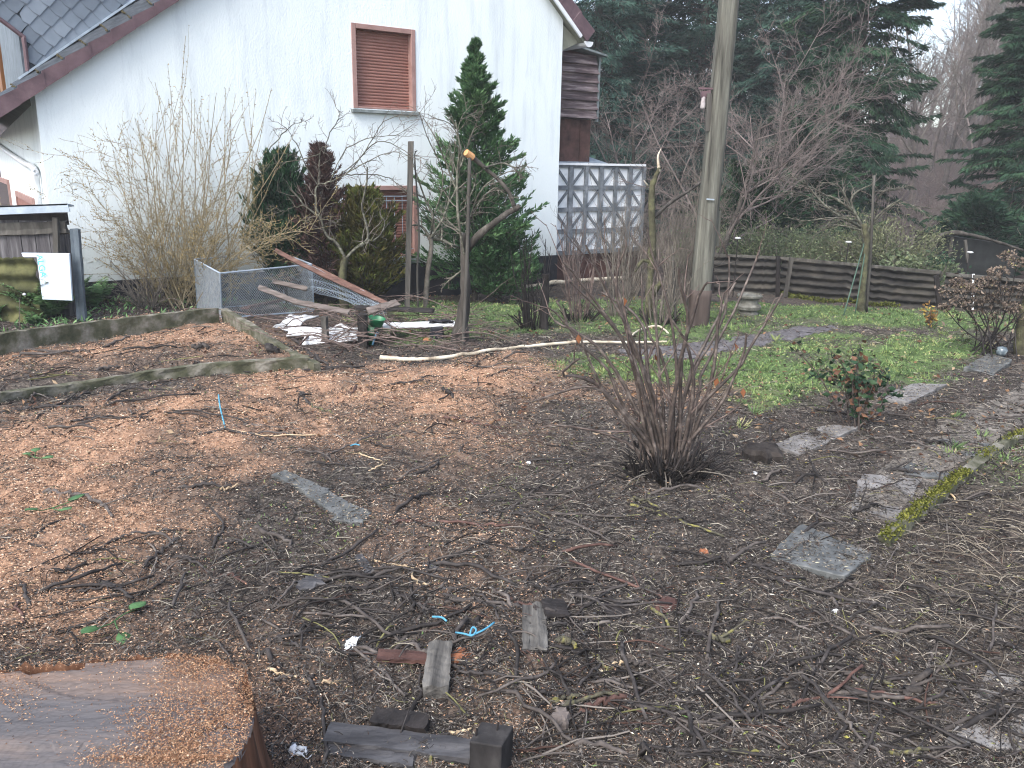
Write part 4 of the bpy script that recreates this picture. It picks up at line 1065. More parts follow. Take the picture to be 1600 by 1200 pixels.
# ------------------------------------------------------------ small fruit trees
def fruit_tree_lichen():
    b = gh(at(538, 470, 9.45)); Y = b[1]; rng = np.random.default_rng(81)
    t = empty('apple_tree', b, 'small forked lichen covered apple tree in front of the brown conifer', 'tree')
    chain('trunk', [b - [0, 0, .05], at(535, 430, Y), at(540, 402, Y)], [.055, .045, .042], M_mossbark, 9, 14, t, rough=.06)
    mains = [[(540, 404), (525, 380), (510, 368), (500, 340), (475, 320), (455, 296)], [(541, 404), (560, 385), (575, 372), (571, 345), (565, 320), (572, 290), (574, 262)],
             [(560, 386), (578, 375), (572, 380), (590, 372), (600, 352), (594, 330)], [(500, 342), (492, 312), (497, 290), (515, 285), (540, 272)], [(497, 292), (500, 240), (505, 228)],
             [(515, 285), (540, 235), (580, 215), (620, 211), (636, 200)], [(540, 272), (580, 250), (615, 238), (642, 245)], [(497, 290), (470, 240), (450, 205), (430, 190)], [(475, 320), (440, 330), (410, 345)],
             [(510, 340), (520, 348), (532, 344)], [(420, 235), (445, 205), (470, 190), (480, 192)], [(540, 272), (600, 275), (640, 300)], [(515, 285), (560, 250), (600, 190), (640, 182)], [(500, 240), (470, 250), (430, 255), (405, 262)],
             [(505, 240), (520, 200), (530, 182), (524, 162)], [(540, 272), (590, 222), (640, 240), (668, 250)]]
    pr, keep, keepr = [], [], []
    for i, s in enumerate(mains):
        r0 = [.026, .024, .02, .017, .012][i] if i < 5 else .008
        P = catmull([at(x, y, Y + (0 if i < 3 else rng.uniform(-.25, .35)) * j / len(s)) for j, (x, y) in enumerate(s)], 16)
        P[1:] += rng.normal(size=P[1:].shape) * .006
        Rr = np.linspace(r0, r0 * .45, 16) * (1 + .12 * rng.normal(size=16))
        keep.append(P); keepr.append(Rr)
    P = np.array(keep); Rr = np.array(keepr) * .78
    P1, R1 = sprout(P, Rr, 8, .2, .98, 48, .28, 6, .10, .03, rng, .4, .4, .2, .003)
    P2, R2 = sprout(P1, R1, 5, .15, .98, 50, .45, 4, .12, .02, rng, .7, .5, .2, .0024)
    V, q = tubes(P, Rr, 7); meshobj('limbs', V, q, M_lichen, t, smooth=True)
    V, q = multi([tubes(P1, R1, 4), tubes(P2, R2, 3)]); meshobj('crown', V, q, M_twig_grey, t)
fruit_tree_lichen()
def fruit_tree_window():
    b = gh(at(664, 474, 9.75)); Y = b[1]; rng = np.random.default_rng(82)
    t = empty('apple_tree', b, 'slim pale apple tree with a short lichen spur branch beside the tall grey stake', 'tree')
    M_p = M_greystem
    chain('trunk', [b - [0, 0, .05], at(668, 430, Y), at(674, 385, Y), at(670, 370, Y)], [.034, .03, .027, .024], M_p, 8, 14, t, rough=.05)
    mains = [[(670, 372), (690, 375), (705, 382), (716, 386)], [(672, 372), (660, 355), (645, 352), (636, 360)], [(672, 372), (676, 340), (664, 310), (650, 270), (640, 240)], [(672, 372), (690, 345), (700, 320), (714, 290), (722, 240)],
             [(676, 340), (690, 300), (690, 262), (668, 215), (655, 175)], [(672, 372), (700, 352), (735, 348)], [(690, 300), (712, 280), (720, 230), (705, 195), (680, 185), (668, 178)], [(690, 375), (690, 350), (680, 330)],
             [(700, 320), (716, 200), (735, 165)], [(664, 310), (640, 300), (615, 290)]]
    P = np.array([catmull([at(x, y, Y + rng.uniform(-.1, .15)) for x, y in s], 14) for s in mains])
    Rr = np.array([np.linspace(r0, r0 * .45, 14) for r0 in [.026, .018, .014, .014, .010, .012, .009, .01, .007, .007]]) * (1 + .1 * rng.normal(size=(10, 14)))
    P1, R1 = sprout(P, Rr, 9, .12, .98, 50, .30, 6, .11, .02, rng, .45, .4, .2, .003)
    P2, R2 = sprout(P1, R1, 5, .15, .98, 50, .45, 4, .12, .01, rng, .7, .5, .2, .0024)
    V, q = tubes(P, Rr, 7); meshobj('limbs', V, q, M_lichen, t, smooth=True)
    V, q = multi([tubes(P1, R1, 4), tubes(P2, R2, 3)]); meshobj('crown', V, q, M_greystem, t)
    b2 = gh(at(653, 478, 9.6))
    chain('sapling', [b2, at(652, 420, b2[1]), at(655, 360, b2[1]), at(648, 250, b2[1]), at(652, 235, b2[1])], [.016, .014, .012, .010, .006], M_greypost, 6, 16, label='thin straight sapling stem between the grey stake and the pale apple tree', cat='sapling', rough=.05)
fruit_tree_window()
def fruit_tree_stake():
    b = g(718, 533); Y = b[1]; rng = np.random.default_rng(83)
    t = empty('apple_tree', b, 'small apple tree with dark leaning trunk and fresh orange saw cut', 'tree')
    chain('trunk', [b - [0, 0, .06], at(722, 505, Y), at(727, 460, Y), at(726, 400, Y), at(724, 365, Y)], [.105, .064, .050, .042, .036], M_bark, 10, 24, t, rough=.05, seed=5)
    lim = chain('limb', [at(726, 396, Y), at(745, 370, Y - .05), at(770, 350, Y - .1), at(790, 335, Y - .1), at(812, 322, Y - .1)], [.036, .034, .03, .03, .022], M_bark, 8, 20, t, rough=.07)
    chain('limb', [at(803, 322, Y - .1), at(795, 300, Y - .05), at(778, 280, Y), at(757, 262, Y), at(733, 241, Y)], [.02, .018, .018, .02, .024], M_bark, 8, 20, t, rough=.06)
    c0, c1 = at(738, 246, Y - .03), at(728, 238, Y - .08)
    MB().tube([c0, c1], [.034, .030], 10).build('saw_cut', M_cut, t)
    mains = [[(726, 400), (716, 340), (714, 280), (718, 230), (712, 190)], [(757, 262), (785, 255), (805, 262), (820, 258)], [(724, 380), (740, 330), (770, 295), (790, 300)], [(725, 420), (700, 440), (690, 452)],
             [(714, 300), (695, 250), (680, 215), (662, 185)], [(726, 370), (750, 300), (790, 270), (815, 268)], [(720, 260), (735, 215), (748, 185)], [(803, 262), (812, 275), (812, 285)], [(724, 366), (700, 345), (688, 330)],
             [(726, 350), (760, 305), (780, 298), (800, 312)], [(720, 320), (738, 300), (745, 270)]]
    P = np.array([catmull([at(x, y, Y + rng.uniform(-.12, .18)) for x, y in s], 14) for s in mains])
    Rr = np.array([np.linspace(r0, r0 * .4, 14) for r0 in [.016, .011, .012, .012, .009, .009, .008, .008, .01, .008, .008]]) * (1 + .1 * rng.normal(size=(11, 14)))
    P1, R1 = sprout(P, Rr, 9, .15, .98, 50, .28, 6, .11, .02, rng, .45, .4, .2, .003)
    P2, R2 = sprout(P1, R1, 4, .15, .98, 50, .45, 4, .12, .01, rng, .7, .5, .2, .0022)
    V, q = tubes(P, Rr, 6); meshobj('branches', V, q, M_lichen, t, smooth=True)
    V, q = multi([tubes(P1, R1, 4), tubes(P2, R2, 3)]); meshobj('crown', V, q, M_greystem, t)
    s = at(723, 533, Y - .12)
    chain('stake', [gh(s) - [0, 0, .05], at(729, 430, Y - .1), at(734, 246, Y - .06)], [.017, .017, .016], M_greypost, 8, 14, label='straight grey stake tied to the apple tree with the orange saw cut', cat='stake')
fruit_tree_stake()
def fruit_tree_right():
    b = g(1346, 489); Y = b[1]; rng = np.random.default_rng(84)
    t = empty('espalier_tree', b, 'small mossy fruit tree with sideways branches in front of the dark fence', 'tree')
    chain('trunk', [b - [0, 0, .05], at(1347, 450, Y), at(1352, 400, Y), at(1354, 375, Y), at(1350, 350, Y)], [.05, .042, .04, .04, .03], M_mossbark, 9, 20, t, rough=.08)
    mains = [[(1352, 380), (1340, 340), (1320, 320), (1290, 305), (1250, 315)], [(1354, 380), (1362, 350), (1385, 325), (1410, 310)], [(1345, 355), (1300, 330), (1270, 300), (1255, 280)], [(1350, 360), (1330, 310), (1364, 288), (1366, 290)],
             [(1340, 345), (1300, 340), (1260, 345), (1230, 340)], [(1360, 355), (1400, 318), (1430, 322), (1455, 326)], [(1330, 325), (1310, 290), (1280, 285)], [(1345, 360), (1310, 352), (1285, 360), (1268, 372)], [(1362, 330), (1380, 300), (1415, 292)],
             [(1290, 305), (1262, 290), (1225, 270)], [(1310, 330), (1285, 318), (1240, 300), (1215, 302)], [(1366, 300), (1400, 296), (1420, 290)]]
    P = np.array([catmull([at(x, y, Y + rng.uniform(-.1, .3)) for x, y in s], 14) for s in mains])
    Rr = np.array([np.linspace(r0, r0 * .4, 14) for r0 in [.022, .018, .016, .016] + [.011] * 8]) * (1 + .1 * rng.normal(size=(12, 14)))
    P1, R1 = sprout(P, Rr, 10, .15, .98, 45, .26, 6, .11, .03, rng, .45, .4, .2, .003)
    P2, R2 = sprout(P1, R1, 4, .15, .98, 50, .45, 4, .12, .01, rng, .7, .5, .2, .0024)
    V, q = tubes(P, Rr, 6); meshobj('limbs', V, q, M_lichen, t, smooth=True)
    V, q = multi([tubes(P1, R1, 4), tubes(P2, R2, 3)]); meshobj('crown', V, q, M_greystem, t)
    s = at(1354, 486, Y + .12)
    chain('stake', [gh(s), at(1360, 400, Y + .1), at(1366, 274, Y + .08)], [.017, .017, .016], M_greypost, 7, 12, label='tall grey stake behind the small mossy fruit tree', cat='stake')
    M_gp = nm('green_garden_cane', [(.3, (.035, .07, .052)), (.7, (.08, .14, .105))], 8, 4, .6, .1)
    for i, (p0, p1, lb) in enumerate((((1318, 493), (1354, 368), 'green plastic cane leaning on the mossy fruit tree, the one standing farther left'), ((1336, 490), (1357, 362), 'green plastic cane leaning on the mossy fruit tree, the one close to its trunk'))):
        q0 = g(*p0)
        chain('garden_cane', [q0, q0 * .5 + at(*p1, Y + .02) * .5, at(*p1, Y + .02)], [.0075] * 3, M_gp, 6, 8, label=lb, cat='cane', group='green canes at the fruit tree')
fruit_tree_right()

# ------------------------------------------------------------ wooden pole
def pole():
    M_pole = nm('weathered_pole', [(.32, (.030, .029, .025)), (.45, (.082, .081, .068)), (.58, (.128, .128, .108)), (.72, (.20, .20, .172))], 22, 10, .9, .9, stretch=(1, 1, .06), bscale=48)
    b = g(1089, 509); Y = b[1]; rng = np.random.default_rng(90)
    t = empty('utility_pole', b, 'thick weathered grey green wooden pole with a dark foot and a white insulator', 'pole')
    top = at(1139, 0, Y); d = (top - b) / (top[2] - b[2])
    def c(z): return b + d * z
    k = 16; a = np.arange(k) / k * 2 * math.pi
    def ring(z, rx, ry, tw=0):
        sx = np.sign(np.cos(a)) * np.abs(np.cos(a)) ** .55; sy = np.sign(np.sin(a)) * np.abs(np.sin(a)) ** .55
        return c(z) + np.stack([sx * rx, sy * ry, 0 * a], -1)
    zs = np.concatenate([np.linspace(.38, 4, 26), [6, 8.5]])
    V = np.vstack([ring(z, .104 - .0035 * z, .115 - .0035 * z) for z in zs]); n = len(zs)
    f = [(j * k + i, j * k + (i + 1) % k, (j + 1) * k + (i + 1) % k, (j + 1) * k + i) for j in range(n - 1) for i in range(k)] + [tuple(range((n - 1) * k, n * k))]
    meshobj('shaft', V, f, M_pole, t, smooth=True)
    zs = np.linspace(-.1, .40, 8)
    V = np.vstack([ring(z, .118 - .02 * z + rng.normal() * .002, .125 - .02 * z) for z in zs]); n = len(zs)
    f = [(j * k + i, j * k + (i + 1) % k, (j + 1) * k + (i + 1) % k, (j + 1) * k + i) for j in range(n - 1) for i in range(k)] + [tuple(range((n - 1) * k, n * k))]
    meshobj('foot', V, f, nm('damp_pole_foot', [(.3, (.030, .022, .019)), (.6, (.072, .055, .048)), (.8, (.12, .10, .085))], 10, 8, .75, .5, stretch=(1, 1, .12)), t, smooth=True)
    # conduit and notch strip on the right edge
    Yc = Y - .02
    chain('conduit', [at(1107, 506, Yc), at(1103, 450, Yc), at(1110, 400, Yc), at(1112, 372, Yc)], [.014] * 4, M_lead, 8, 14, t)
    MB().bar(at(1118, 384, Y), at(1122, 330, Y), .03, .06).build('cover_strip', M_pole, t)
    MB().bar(at(1104, 311, Y - .13), at(1116, 312, Y - .13), .01, .014, (0, 1, 0)).build('band', M_lead, t)
    # old bracket with insulator on the left
    M_insul = nm('dull_porcelain', [(.3, (.28, .25, .25)), (.7, (.45, .42, .42))], 20, 5, .5, .1)
    br = MB().bar(at(1092, 138, Y - .05), at(1120, 139, Y - .05), .035, .018, (0, 1, 0)).bar(at(1095, 148, Y - .05), at(1110, 146, Y - .05), .035, .06, (0, 1, 0)).build('bracket', M_verge, t)
    MB().lathe(at(1098, 170, Y - .05), [(.022, 0), (.026, .01), (.025, .05), (.02, .09), (.022, .11), (.012, .125)], 14).build('insulator', M_insul, t, smooth=True)
    MB().bar(at(1106, 205, Y - .06), at(1108, 146, Y - .06), .05, .05, (1, 0, 0)).build('cleat', M_greypost, t)
pole()

# ------------------------------------------------------------ fence and things behind it
M_corr = nm('dirty_corrugated_sheet', [(.3, (.012, .0115, .0115)), (.5, (.036, .034, .031)), (.7, (.082, .075, .062)), (.82, (.08, .08, .036))], 5, 8, .85, .3, stretch=(.6, .6, 2))
def corrug(name, p0, p1, z0a, z0b, h0, h1, waves, amp, mat, parent=None, origin=None, nseg=40, seed=0, tear=.0):
    "sheet with horizontal waves between ground points p0, p1"
    rng = np.random.default_rng(seed)
    p0, p1 = np.asarray(p0, float), np.asarray(p1, float); u = nrm(p1 - p0); n = np.array([u[1], -u[0], 0]); n = n / np.linalg.norm(n)
    if n @ (CP - p0) < 0: n = -n
    m = waves * 8 + 1; S = np.linspace(0, 1, nseg); T = np.linspace(0, 1, m)
    V = np.zeros((nseg, m, 3))
    for i, s in enumerate(S):
        b = p0 * (1 - s) + p1 * s; zb = z0a * (1 - s) + z0b * s; h = h0 * (1 - s) + h1 * s
        V[i, :, :2] = b[:2] + n[:2] * (amp * np.cos(T * waves * 2 * math.pi))[:, None] + n[:2] * .02 * math.sin(s * 9)
        V[i, :, 2] = zb + h * T + .006 * rng.normal()
    i = np.arange(nseg - 1)[:, None] * m; j = np.arange(m - 1)[None]
    q = np.stack([i + j, i + m + j, i + m + j + 1, i + j + 1], -1).reshape(-1, 4)
    o = meshobj(name, V.reshape(-1, 3), q, mat, parent, origin, smooth=True)
    md = o.modifiers.new('thick', 'SOLIDIFY'); md.thickness = .008
    return o
def fence():
    rng = np.random.default_rng(95)
    a = g(1085, 455); c = g(1215, 461); b = g(1462, 481); e = g(1640, 492)
    t = empty('corrugated_fence', (a + b) / 2, 'low dark fence of weathered corrugated sheets along the back of the lawn', 'fence')
    for i, (p, q, tp, tq) in enumerate(((a, c, (1085, 399), (1215, 405)), (c, b, (1215, 405), (1462, 428)), (b + [.04, -.05, 0], e, (1462, 430), (1640, 445)))):
        h0 = at(*tp, p[1])[2] - p[2]; h1 = at(*tq, q[1])[2] - q[2]
        corrug('sheet', p, q, p[2] - .02, q[2] - .02, h0 + .02, h1 + .02, 5, .026, M_corr, t, nseg=50, seed=i)
        MB().bar(p + [0, .0, h0 + .02], q + [0, .0, h1 + .02], .05, .035).build('top_rail', M_greypost, t)
    for px, py, top in ((1224, 464, (1237, 402)), (1213, 462, (1216, 400)), (1466, 484, (1463, 430)), (1112, 458, (1112, 398))):
        q = g(px, py) + [0, -.07, 0]
        V, f = rough_plank(q - [0, 0, .05], at(*top, q[1]), .06, .03, rng, up=(0, 1, 0), jit=.003)
        meshobj('fence_post', V, f, M_darkpost if px != 1224 else M_greypost, t)
    # moss cushions along the foot
    K = 700; s = rng.random(K); P = c * (1 - s[:, None]) + b * s[:, None]; P[:, 1] -= .06 + .05 * rng.random(K); keep = vnoise(P[:, 0] * 3, P[:, 1] * 3, 4) > .45; P = P[keep]
    P[:, 2] = H(P[:, 0], P[:, 1]) + rng.uniform(0, .04, len(P))
    V, q = leaves(P, rng.normal(size=P.shape) + [0, 0, .8], .05, .04, rng)
    meshobj('moss', V, q, M_moss, t)
fence()
def leafy_shrub(name, c, rx, ry, h, n, mat, label, seed, lw=(.052, .016), cat='shrub', group=None):
    rng = np.random.default_rng(seed); c = np.asarray(c, float)
    t = empty(name, c, label, cat, group)
    K = 40; a = rng.uniform(0, 6.28, K)
    d = np.stack([np.cos(a) * rx, np.sin(a) * ry, np.full(K, h * rng.uniform(.7, 1.2))], -1)
    P = branches(c + np.c_[np.cos(a) * rx * .2, np.sin(a) * ry * .2, np.zeros(K) - .05], d, h * rng.uniform(.8, 1.15, K), 6, .12, .0, rng); Rr = taper(K, 6, rng.uniform(.008, .014, K), .4)
    P1, R1 = sprout(P, Rr, 7, .3, .98, 45, .4, 4, .12, .02, rng, .6, .4, .3, .004)
    V, q = multi([tubes(P, Rr, 4), tubes(P1, R1, 3)]); meshobj('stems', V, q, M_twig_grey, t)
    A = np.vstack([P1.reshape(-1, 3), P1[:, 1:].reshape(-1, 3), P[:, 3:].reshape(-1, 3)])
    p = A[rng.integers(0, len(A), n)] + rng.normal(size=(n, 3)) * .07
    dirs = nrm((p - c) * [1, 1, .4] + rng.normal(size=(n, 3)) * .8 + [0, 0, .3])
    V, q = leaves(p, dirs, lw[0] * rng.uniform(.6, 1.3, n), lw[1] * rng.uniform(.7, 1.2, n), rng)
    tn = np.clip(rng.normal(.42, .18, n) + .2 * (vnoise(p[:, 0] * 4, p[:, 2] * 4, seed) - .5), 0, 1)
    meshobj('crown', V, q, mat, t, tint=np.repeat(tn, 4))
    return t
GS = 'shrubs behind the corrugated fence'
leafy_shrub('evergreen_shrub', gpt(1150, 13.6), .8, .5, .95, 9000, M_laurel, 'grey green bushy shrub behind the fence right of the pole', 101, group=GS)
leafy_shrub('evergreen_shrub', gpt(1232, 13.4), .8, .5, .95, 9000, M_laurel, 'bushy shrub behind the fence left of the mossy fruit tree', 102, group=GS)
leafy_shrub('evergreen_shrub', gpt(1395, 13.2), .65, .5, 1.02, 10000, M_olive, 'rounded pale olive shrub behind the fence right of the mossy fruit tree', 103, (.06, .015), group=GS)
leafy_shrub('evergreen_shrub', gpt(1310, 13.8), .8, .5, .95, 8000, M_laurel, 'shrub behind the fence directly behind the mossy fruit tree', 104, group=GS)
leafy_shrub('evergreen_shrub', gpt(1462, 12.3), .45, .3, .62, 2000, M_laurel, 'small low leafy shrub in front of the dark wood shelter', 105, (.08, .04), group=GS)
leafy_shrub('evergreen_shrub', gpt(1445, 13.0), .5, .3, .6, 2200, M_yew, 'low dark shrub between the olive shrub and the wood shelter', 106, (.08, .03), group=GS)
def shelter():
    P = gpt(1530, 13.6); Y = P[1]
    t = empty('wood_shelter', P, 'low dark tarp covered wood shelter with a long branch on top behind the fence', 'shelter')
    M_tarp = nm('dark_tarp', [(.3, (.006, .007, .007)), (.7, (.022, .024, .023))], 6, 5, .55, .3)
    z0 = P[2]
    a, b2 = at(1466, 366, Y), at(1592, 384, Y)
    m = MB().poly([[a[0], Y, z0], [b2[0], Y, z0], [b2[0], Y, b2[2]], [a[0], Y, a[2]]], [0, .8, 0]); m.build('cover', M_tarp, t)
    chain('top_branch', [at(1460, 372, Y - .1), at(1490, 364, Y - .1), at(1545, 374, Y - .1), at(1600, 392, Y - .1)], [.03, .035, .03, .02], M_bark, 7, 18, t, rough=.15)
    for x0, x1 in (((1455, 420), (1457, 372)), ((1480, 420), (1488, 370)), ((1512, 410), (1508, 375))):
        MB().bar(at(*x0, Y - .12), at(*x1, Y - .12), .035, .04).build('prop', M_greypost, t)
shelter()
M_lamp = nm('white_plastic', [(.3, (.40, .42, .42)), (.7, (.55, .56, .56))], 5, 2, .4, 0)
for px, py, Y, lb in ((1326, 377, 12.2, 'white topped slim garden lamp stake left of the mossy fruit tree'), (1516, 393, 12.6, 'white topped slim garden lamp stake in front of the dark wood shelter'), (1153, 371, 12.0, 'white topped slim garden lamp stake right of the wooden pole')):
    p = at(px, py, Y); b = gh(p)
    t = empty('garden_lamp', b, lb, 'garden lamp', 'garden lamp stakes behind the fence')
    MB().tube([b, p - [0, 0, .03]], .008, 6).build('stem', M_darkpost, t)
    MB().lathe(p - [0, 0, .03], [(.012, 0), (.045, .012), (.048, .02), (.036, .03), (.008, .036)], 12).build('cap', M_lamp, t, smooth=True)

# stone bird bath
def birdbath():
    b = g(1169, 491)
    M_st = nm('lichen_stone', [(.3, (.07, .068, .055)), (.55, (.16, .157, .135)), (.75, (.29, .285, .255))], 14, 7, .9, .5)
    t = empty('stone_urn', b, 'small weathered stone planter on the lawn right of the wooden pole', 'planter')
    MB().lathe(b - [0, 0, .03], [(.11, 0), (.115, .05), (.10, .06), (.095, .075)], 20).build('plinth', M_st, t)
    MB().lathe(b + [0, 0, .045], [(.09, 0), (.135, .02), (.145, .055), (.13, .075), (.105, .085), (.10, .13), (.115, .15)], 20).build('bowl', M_st, t)
    MB().lathe(b + [0, 0, .195], [(.115, 0), (.145, .01), (.15, .03), (.14, .045), (.12, .05), (.11, .03)], 20).build('rim', M_st, t)
birdbath()

# ================================================================== LEFT SIDE: SHED, SHEETS, FERNS
M_greyboard = nm('grey_shed_board', [(.3, (.030, .028, .031)), (.5, (.085, .08, .085)), (.75, (.20, .195, .2))], 6, 8, .85, .35, stretch=(3, 3, .3))
M_zinc = nm('blue_grey_zinc', [(.3, (.25, .31, .37)), (.7, (.42, .49, .56))], 6, 6, .5, .1, metal=.15)
M_foil = nm('white_board', [(.3, (.40, .48, .54)), (.7, (.54, .62, .68))], 3, 4, .45, .1, stretch=(3, 3, .3))
M_cyan = nm('cyan_print', [(.3, (.05, .38, .56)), (.7, (.09, .48, .66))], 30, 3, .6, 0)
def shed():
    Y = 8.35
    def p(px, py, y=Y): return at(px, py, y)
    b = gh(p(60, 470))
    t = empty('garden_shed', b, 'low grey board shed with a blue grey metal roof edge at the left photo edge', 'shed')
    z0 = b[2] - .1
    m = MB(); rng = np.random.default_rng(110)
    x0, x1 = p(-160, 420)[0], p(106, 420)[0]; zt = p(60, 345)[2]; zb = z0
    n = 12; w = (x1 - x0) / n
    for i in range(n): m.box([x0 + i * w, Y + rng.uniform(0, .012), zb], [w - .008, 0, 0], [0, .025, 0], [0, 0, zt - zb])
    m.box([x1 - .03, Y + .03, zb], [.03, 0, 0], [0, .12, 0], [0, 0, zt - zb - .10])
    m.build('board_wall', M_greyboard, t)
    a, c = p(-160, 364), p(104, 355)
    V, f = rough_plank(a, c, .05, .11, rng, nseg=20, jit=.006); meshobj('beam', V, f, M_greypost, t)
    V, f = rough_plank(p(-160, 350, Y + .05), p(105, 342, Y + .05), .05, .12, rng, nseg=10, jit=.003); meshobj('beam', V, f, M_darkpost, t)
    a, c, a2, c2 = p(-160, 342, Y - .12), p(109, 331, Y - .12), p(-160, 327, Y - .12), p(105, 318, Y - .12)
    MB().poly([a, c, c2, a2], [0, .012, 0]).build('roof_edge', M_zinc, t)
    MB().poly([a2 + [0, .0, 0], c2, c2 + [0, .12, -.02], a2 + [0, .12, -.02]], [0, 0, -.015]).build('roof', M_zinc, t)
    MB().bar(p(91, 474, Y - .05), p(87, 340, Y - .05), .05, .04, (1, 0, 0)).build('batten', M_greypost, t)
shed()
def left_sheets():
    Y = 8.2
    b = gh(at(124, 470, Y))
    chainp = rough_plank(b - [0, 0, .05], at(117, 358, Y), .085, .04, np.random.default_rng(111), up=(0, 1, 0), jit=.003)
    tag(meshobj('post', *chainp, nm('grey_metal_post', [(.3, (.055, .072, .088)), (.7, (.12, .15, .175))], 6, 5, .6, .2)), 'blue grey post at the right end of the grey shed', 'post')
    Y = 7.98
    q = [at(66, 468, Y), at(113, 470, Y + .05), at(108, 396, Y + .12), at(33, 395, Y + .12), at(36, 402, Y + .1), at(57, 402, Y + .1)]
    bd = MB().poly(q, [0, .025, 0]).build('insulation_board', M_foil)
    bevel(bd, .003); tag(bd, 'white board with cyan letters leaning on the grey shed behind the ferns', 'board')
    cu = bpy.data.curves.new('lettering', 'FONT'); cu.body = 'ALGA'; cu.extrude = .0008; cu.align_x = 'LEFT'
    o = bpy.data.objects.new('lettering', cu); COL.objects.link(o)
    o.data.materials.append(M_cyan)
    a, e = at(61, 398, Y + .095), at(67, 428, Y + .07)
    ln = np.linalg.norm(e - a); xax = (e - a) / ln; zax = np.array([0, -1, .0]); zax = zax - xax * (zax @ xax); zax /= np.linalg.norm(zax); yax = np.cross(zax, xax)
    cu.size = ln / 2.15
    M4 = np.eye(4); M4[:3, 0] = xax; M4[:3, 1] = yax; M4[:3, 2] = zax; M4[:3, 3] = a + zax * .028 - yax * .010
    bpy.context.view_layer.update()
    me = bpy.data.meshes.new_from_object(o.evaluated_get(bpy.context.evaluated_depsgraph_get()))
    V = np.array([v.co[:] for v in me.vertices]) @ M4[:3, :3].T + M4[:3, 3]; Fq = [tuple(p.vertices) for p in me.polygons]
    bpy.data.objects.remove(o)
    meshobj('lettering', V, Fq, M_cyan, bd)
    M_ms = nm('mossy_corrugated_sheet', [(.3, (.016, .018, .010)), (.5, (.055, .058, .024)), (.7, (.13, .13, .055)), (.8, (.19, .18, .10))], 5, 7, .9, .5)
    a, c = gh(at(-120, 478, 8.06)), gh(at(64, 472, 8.06))
    zt = at(20, 402, 8.06)[2]
    tag(corrug('corrugated_sheet', a, c, a[2], c[2], zt - a[2], zt - c[2], 4, .024, M_ms, origin=(a + c) / 2, seed=4), 'mossy green black corrugated sheet standing in front of the grey shed', 'sheet')
    s = gh(at(24, 478, 7.6))
    t = chain('dry_stalk', [s, at(31, 466, 7.6), at(38, 459, 7.6)], [.004, .003, .003], M_greystem, 5, 8, label='dry stalk with a white puff in front of the mossy corrugated sheet', cat='stalk')
    MB().lathe(at(38, 460, 7.6), [(.004, -.012), (.014, -.004), (.014, .006), (.004, .014)], 10).build('puff', M_white, t, smooth=True)
left_sheets()
def fern(base, n, ln, seed, label):
    rng = np.random.default_rng(seed); base = np.asarray(base, float)
    a = rng.uniform(0, 6.28, n)
    d = np.stack([np.cos(a), np.sin(a), rng.uniform(.9, 2.4, n)], -1)
    P = branches(np.tile(base, (n, 1)), d, ln * rng.uniform(.6, 1.15, n), 10, .03, -.075, rng)
    V1, q1 = tubes(P, taper(n, 10, np.full(n, .003), .3), 3)
    t = empty('fern', base, label, 'fern', 'ferns in front of the shed')
    meshobj('stalks', V1, q1, M_greystem, t)
    pts, ds, ls = [], [], []
    for k in range(1, 60):
        u = .12 + .87 * k / 60; f = u * 10; i = min(int(f), 9); p = P[:, i] * (1 - (f - i)) + P[:, i + 1] * (f - i); tn = nrm(P[:, i + 1] - P[:, i]); sd = nrm(np.cross(tn, [0, 0, 1.0]))
        for s in (1, -1):
            pts.append(p); ds.append(nrm(sd * s + tn * .45 + rng.normal(size=p.shape) * .14 - [0, 0, .12])); ls.append(np.full(n, ln * .24 * math.sin(math.pi * min(1, .18 + u * .8)) ** .8))
    pts, ds, ls = np.vstack(pts), np.vstack(ds), np.concatenate(ls)
    V, q = leaves(pts, ds, ls, ls * .24, rng, .12, .8)
    meshobj('fronds', V, q, M_fern, t, tint=np.repeat(np.clip(rng.normal(.45, .2, len(pts)), 0, 1), 4))
for i, (px, py, n, l_, lb) in enumerate(((30, 494, 15, .46, 'fern farthest left, growing under the mossy corrugated sheet'), (78, 498, 20, .50, 'widest fern, in front of the white lettered board'), (106, 480, 15, .46, 'fern right under the blue grey post'),
                                (140, 482, 17, .46, 'fern farthest right, beside the dark house plinth'), (-5, 500, 10, .35, 'fern cut off by the left photo edge'), (55, 508, 9, .25, 'small fern lowest down, close to the concrete bed edge'))):
    fern(g(px, py), n, l_, 120 + i, lb)

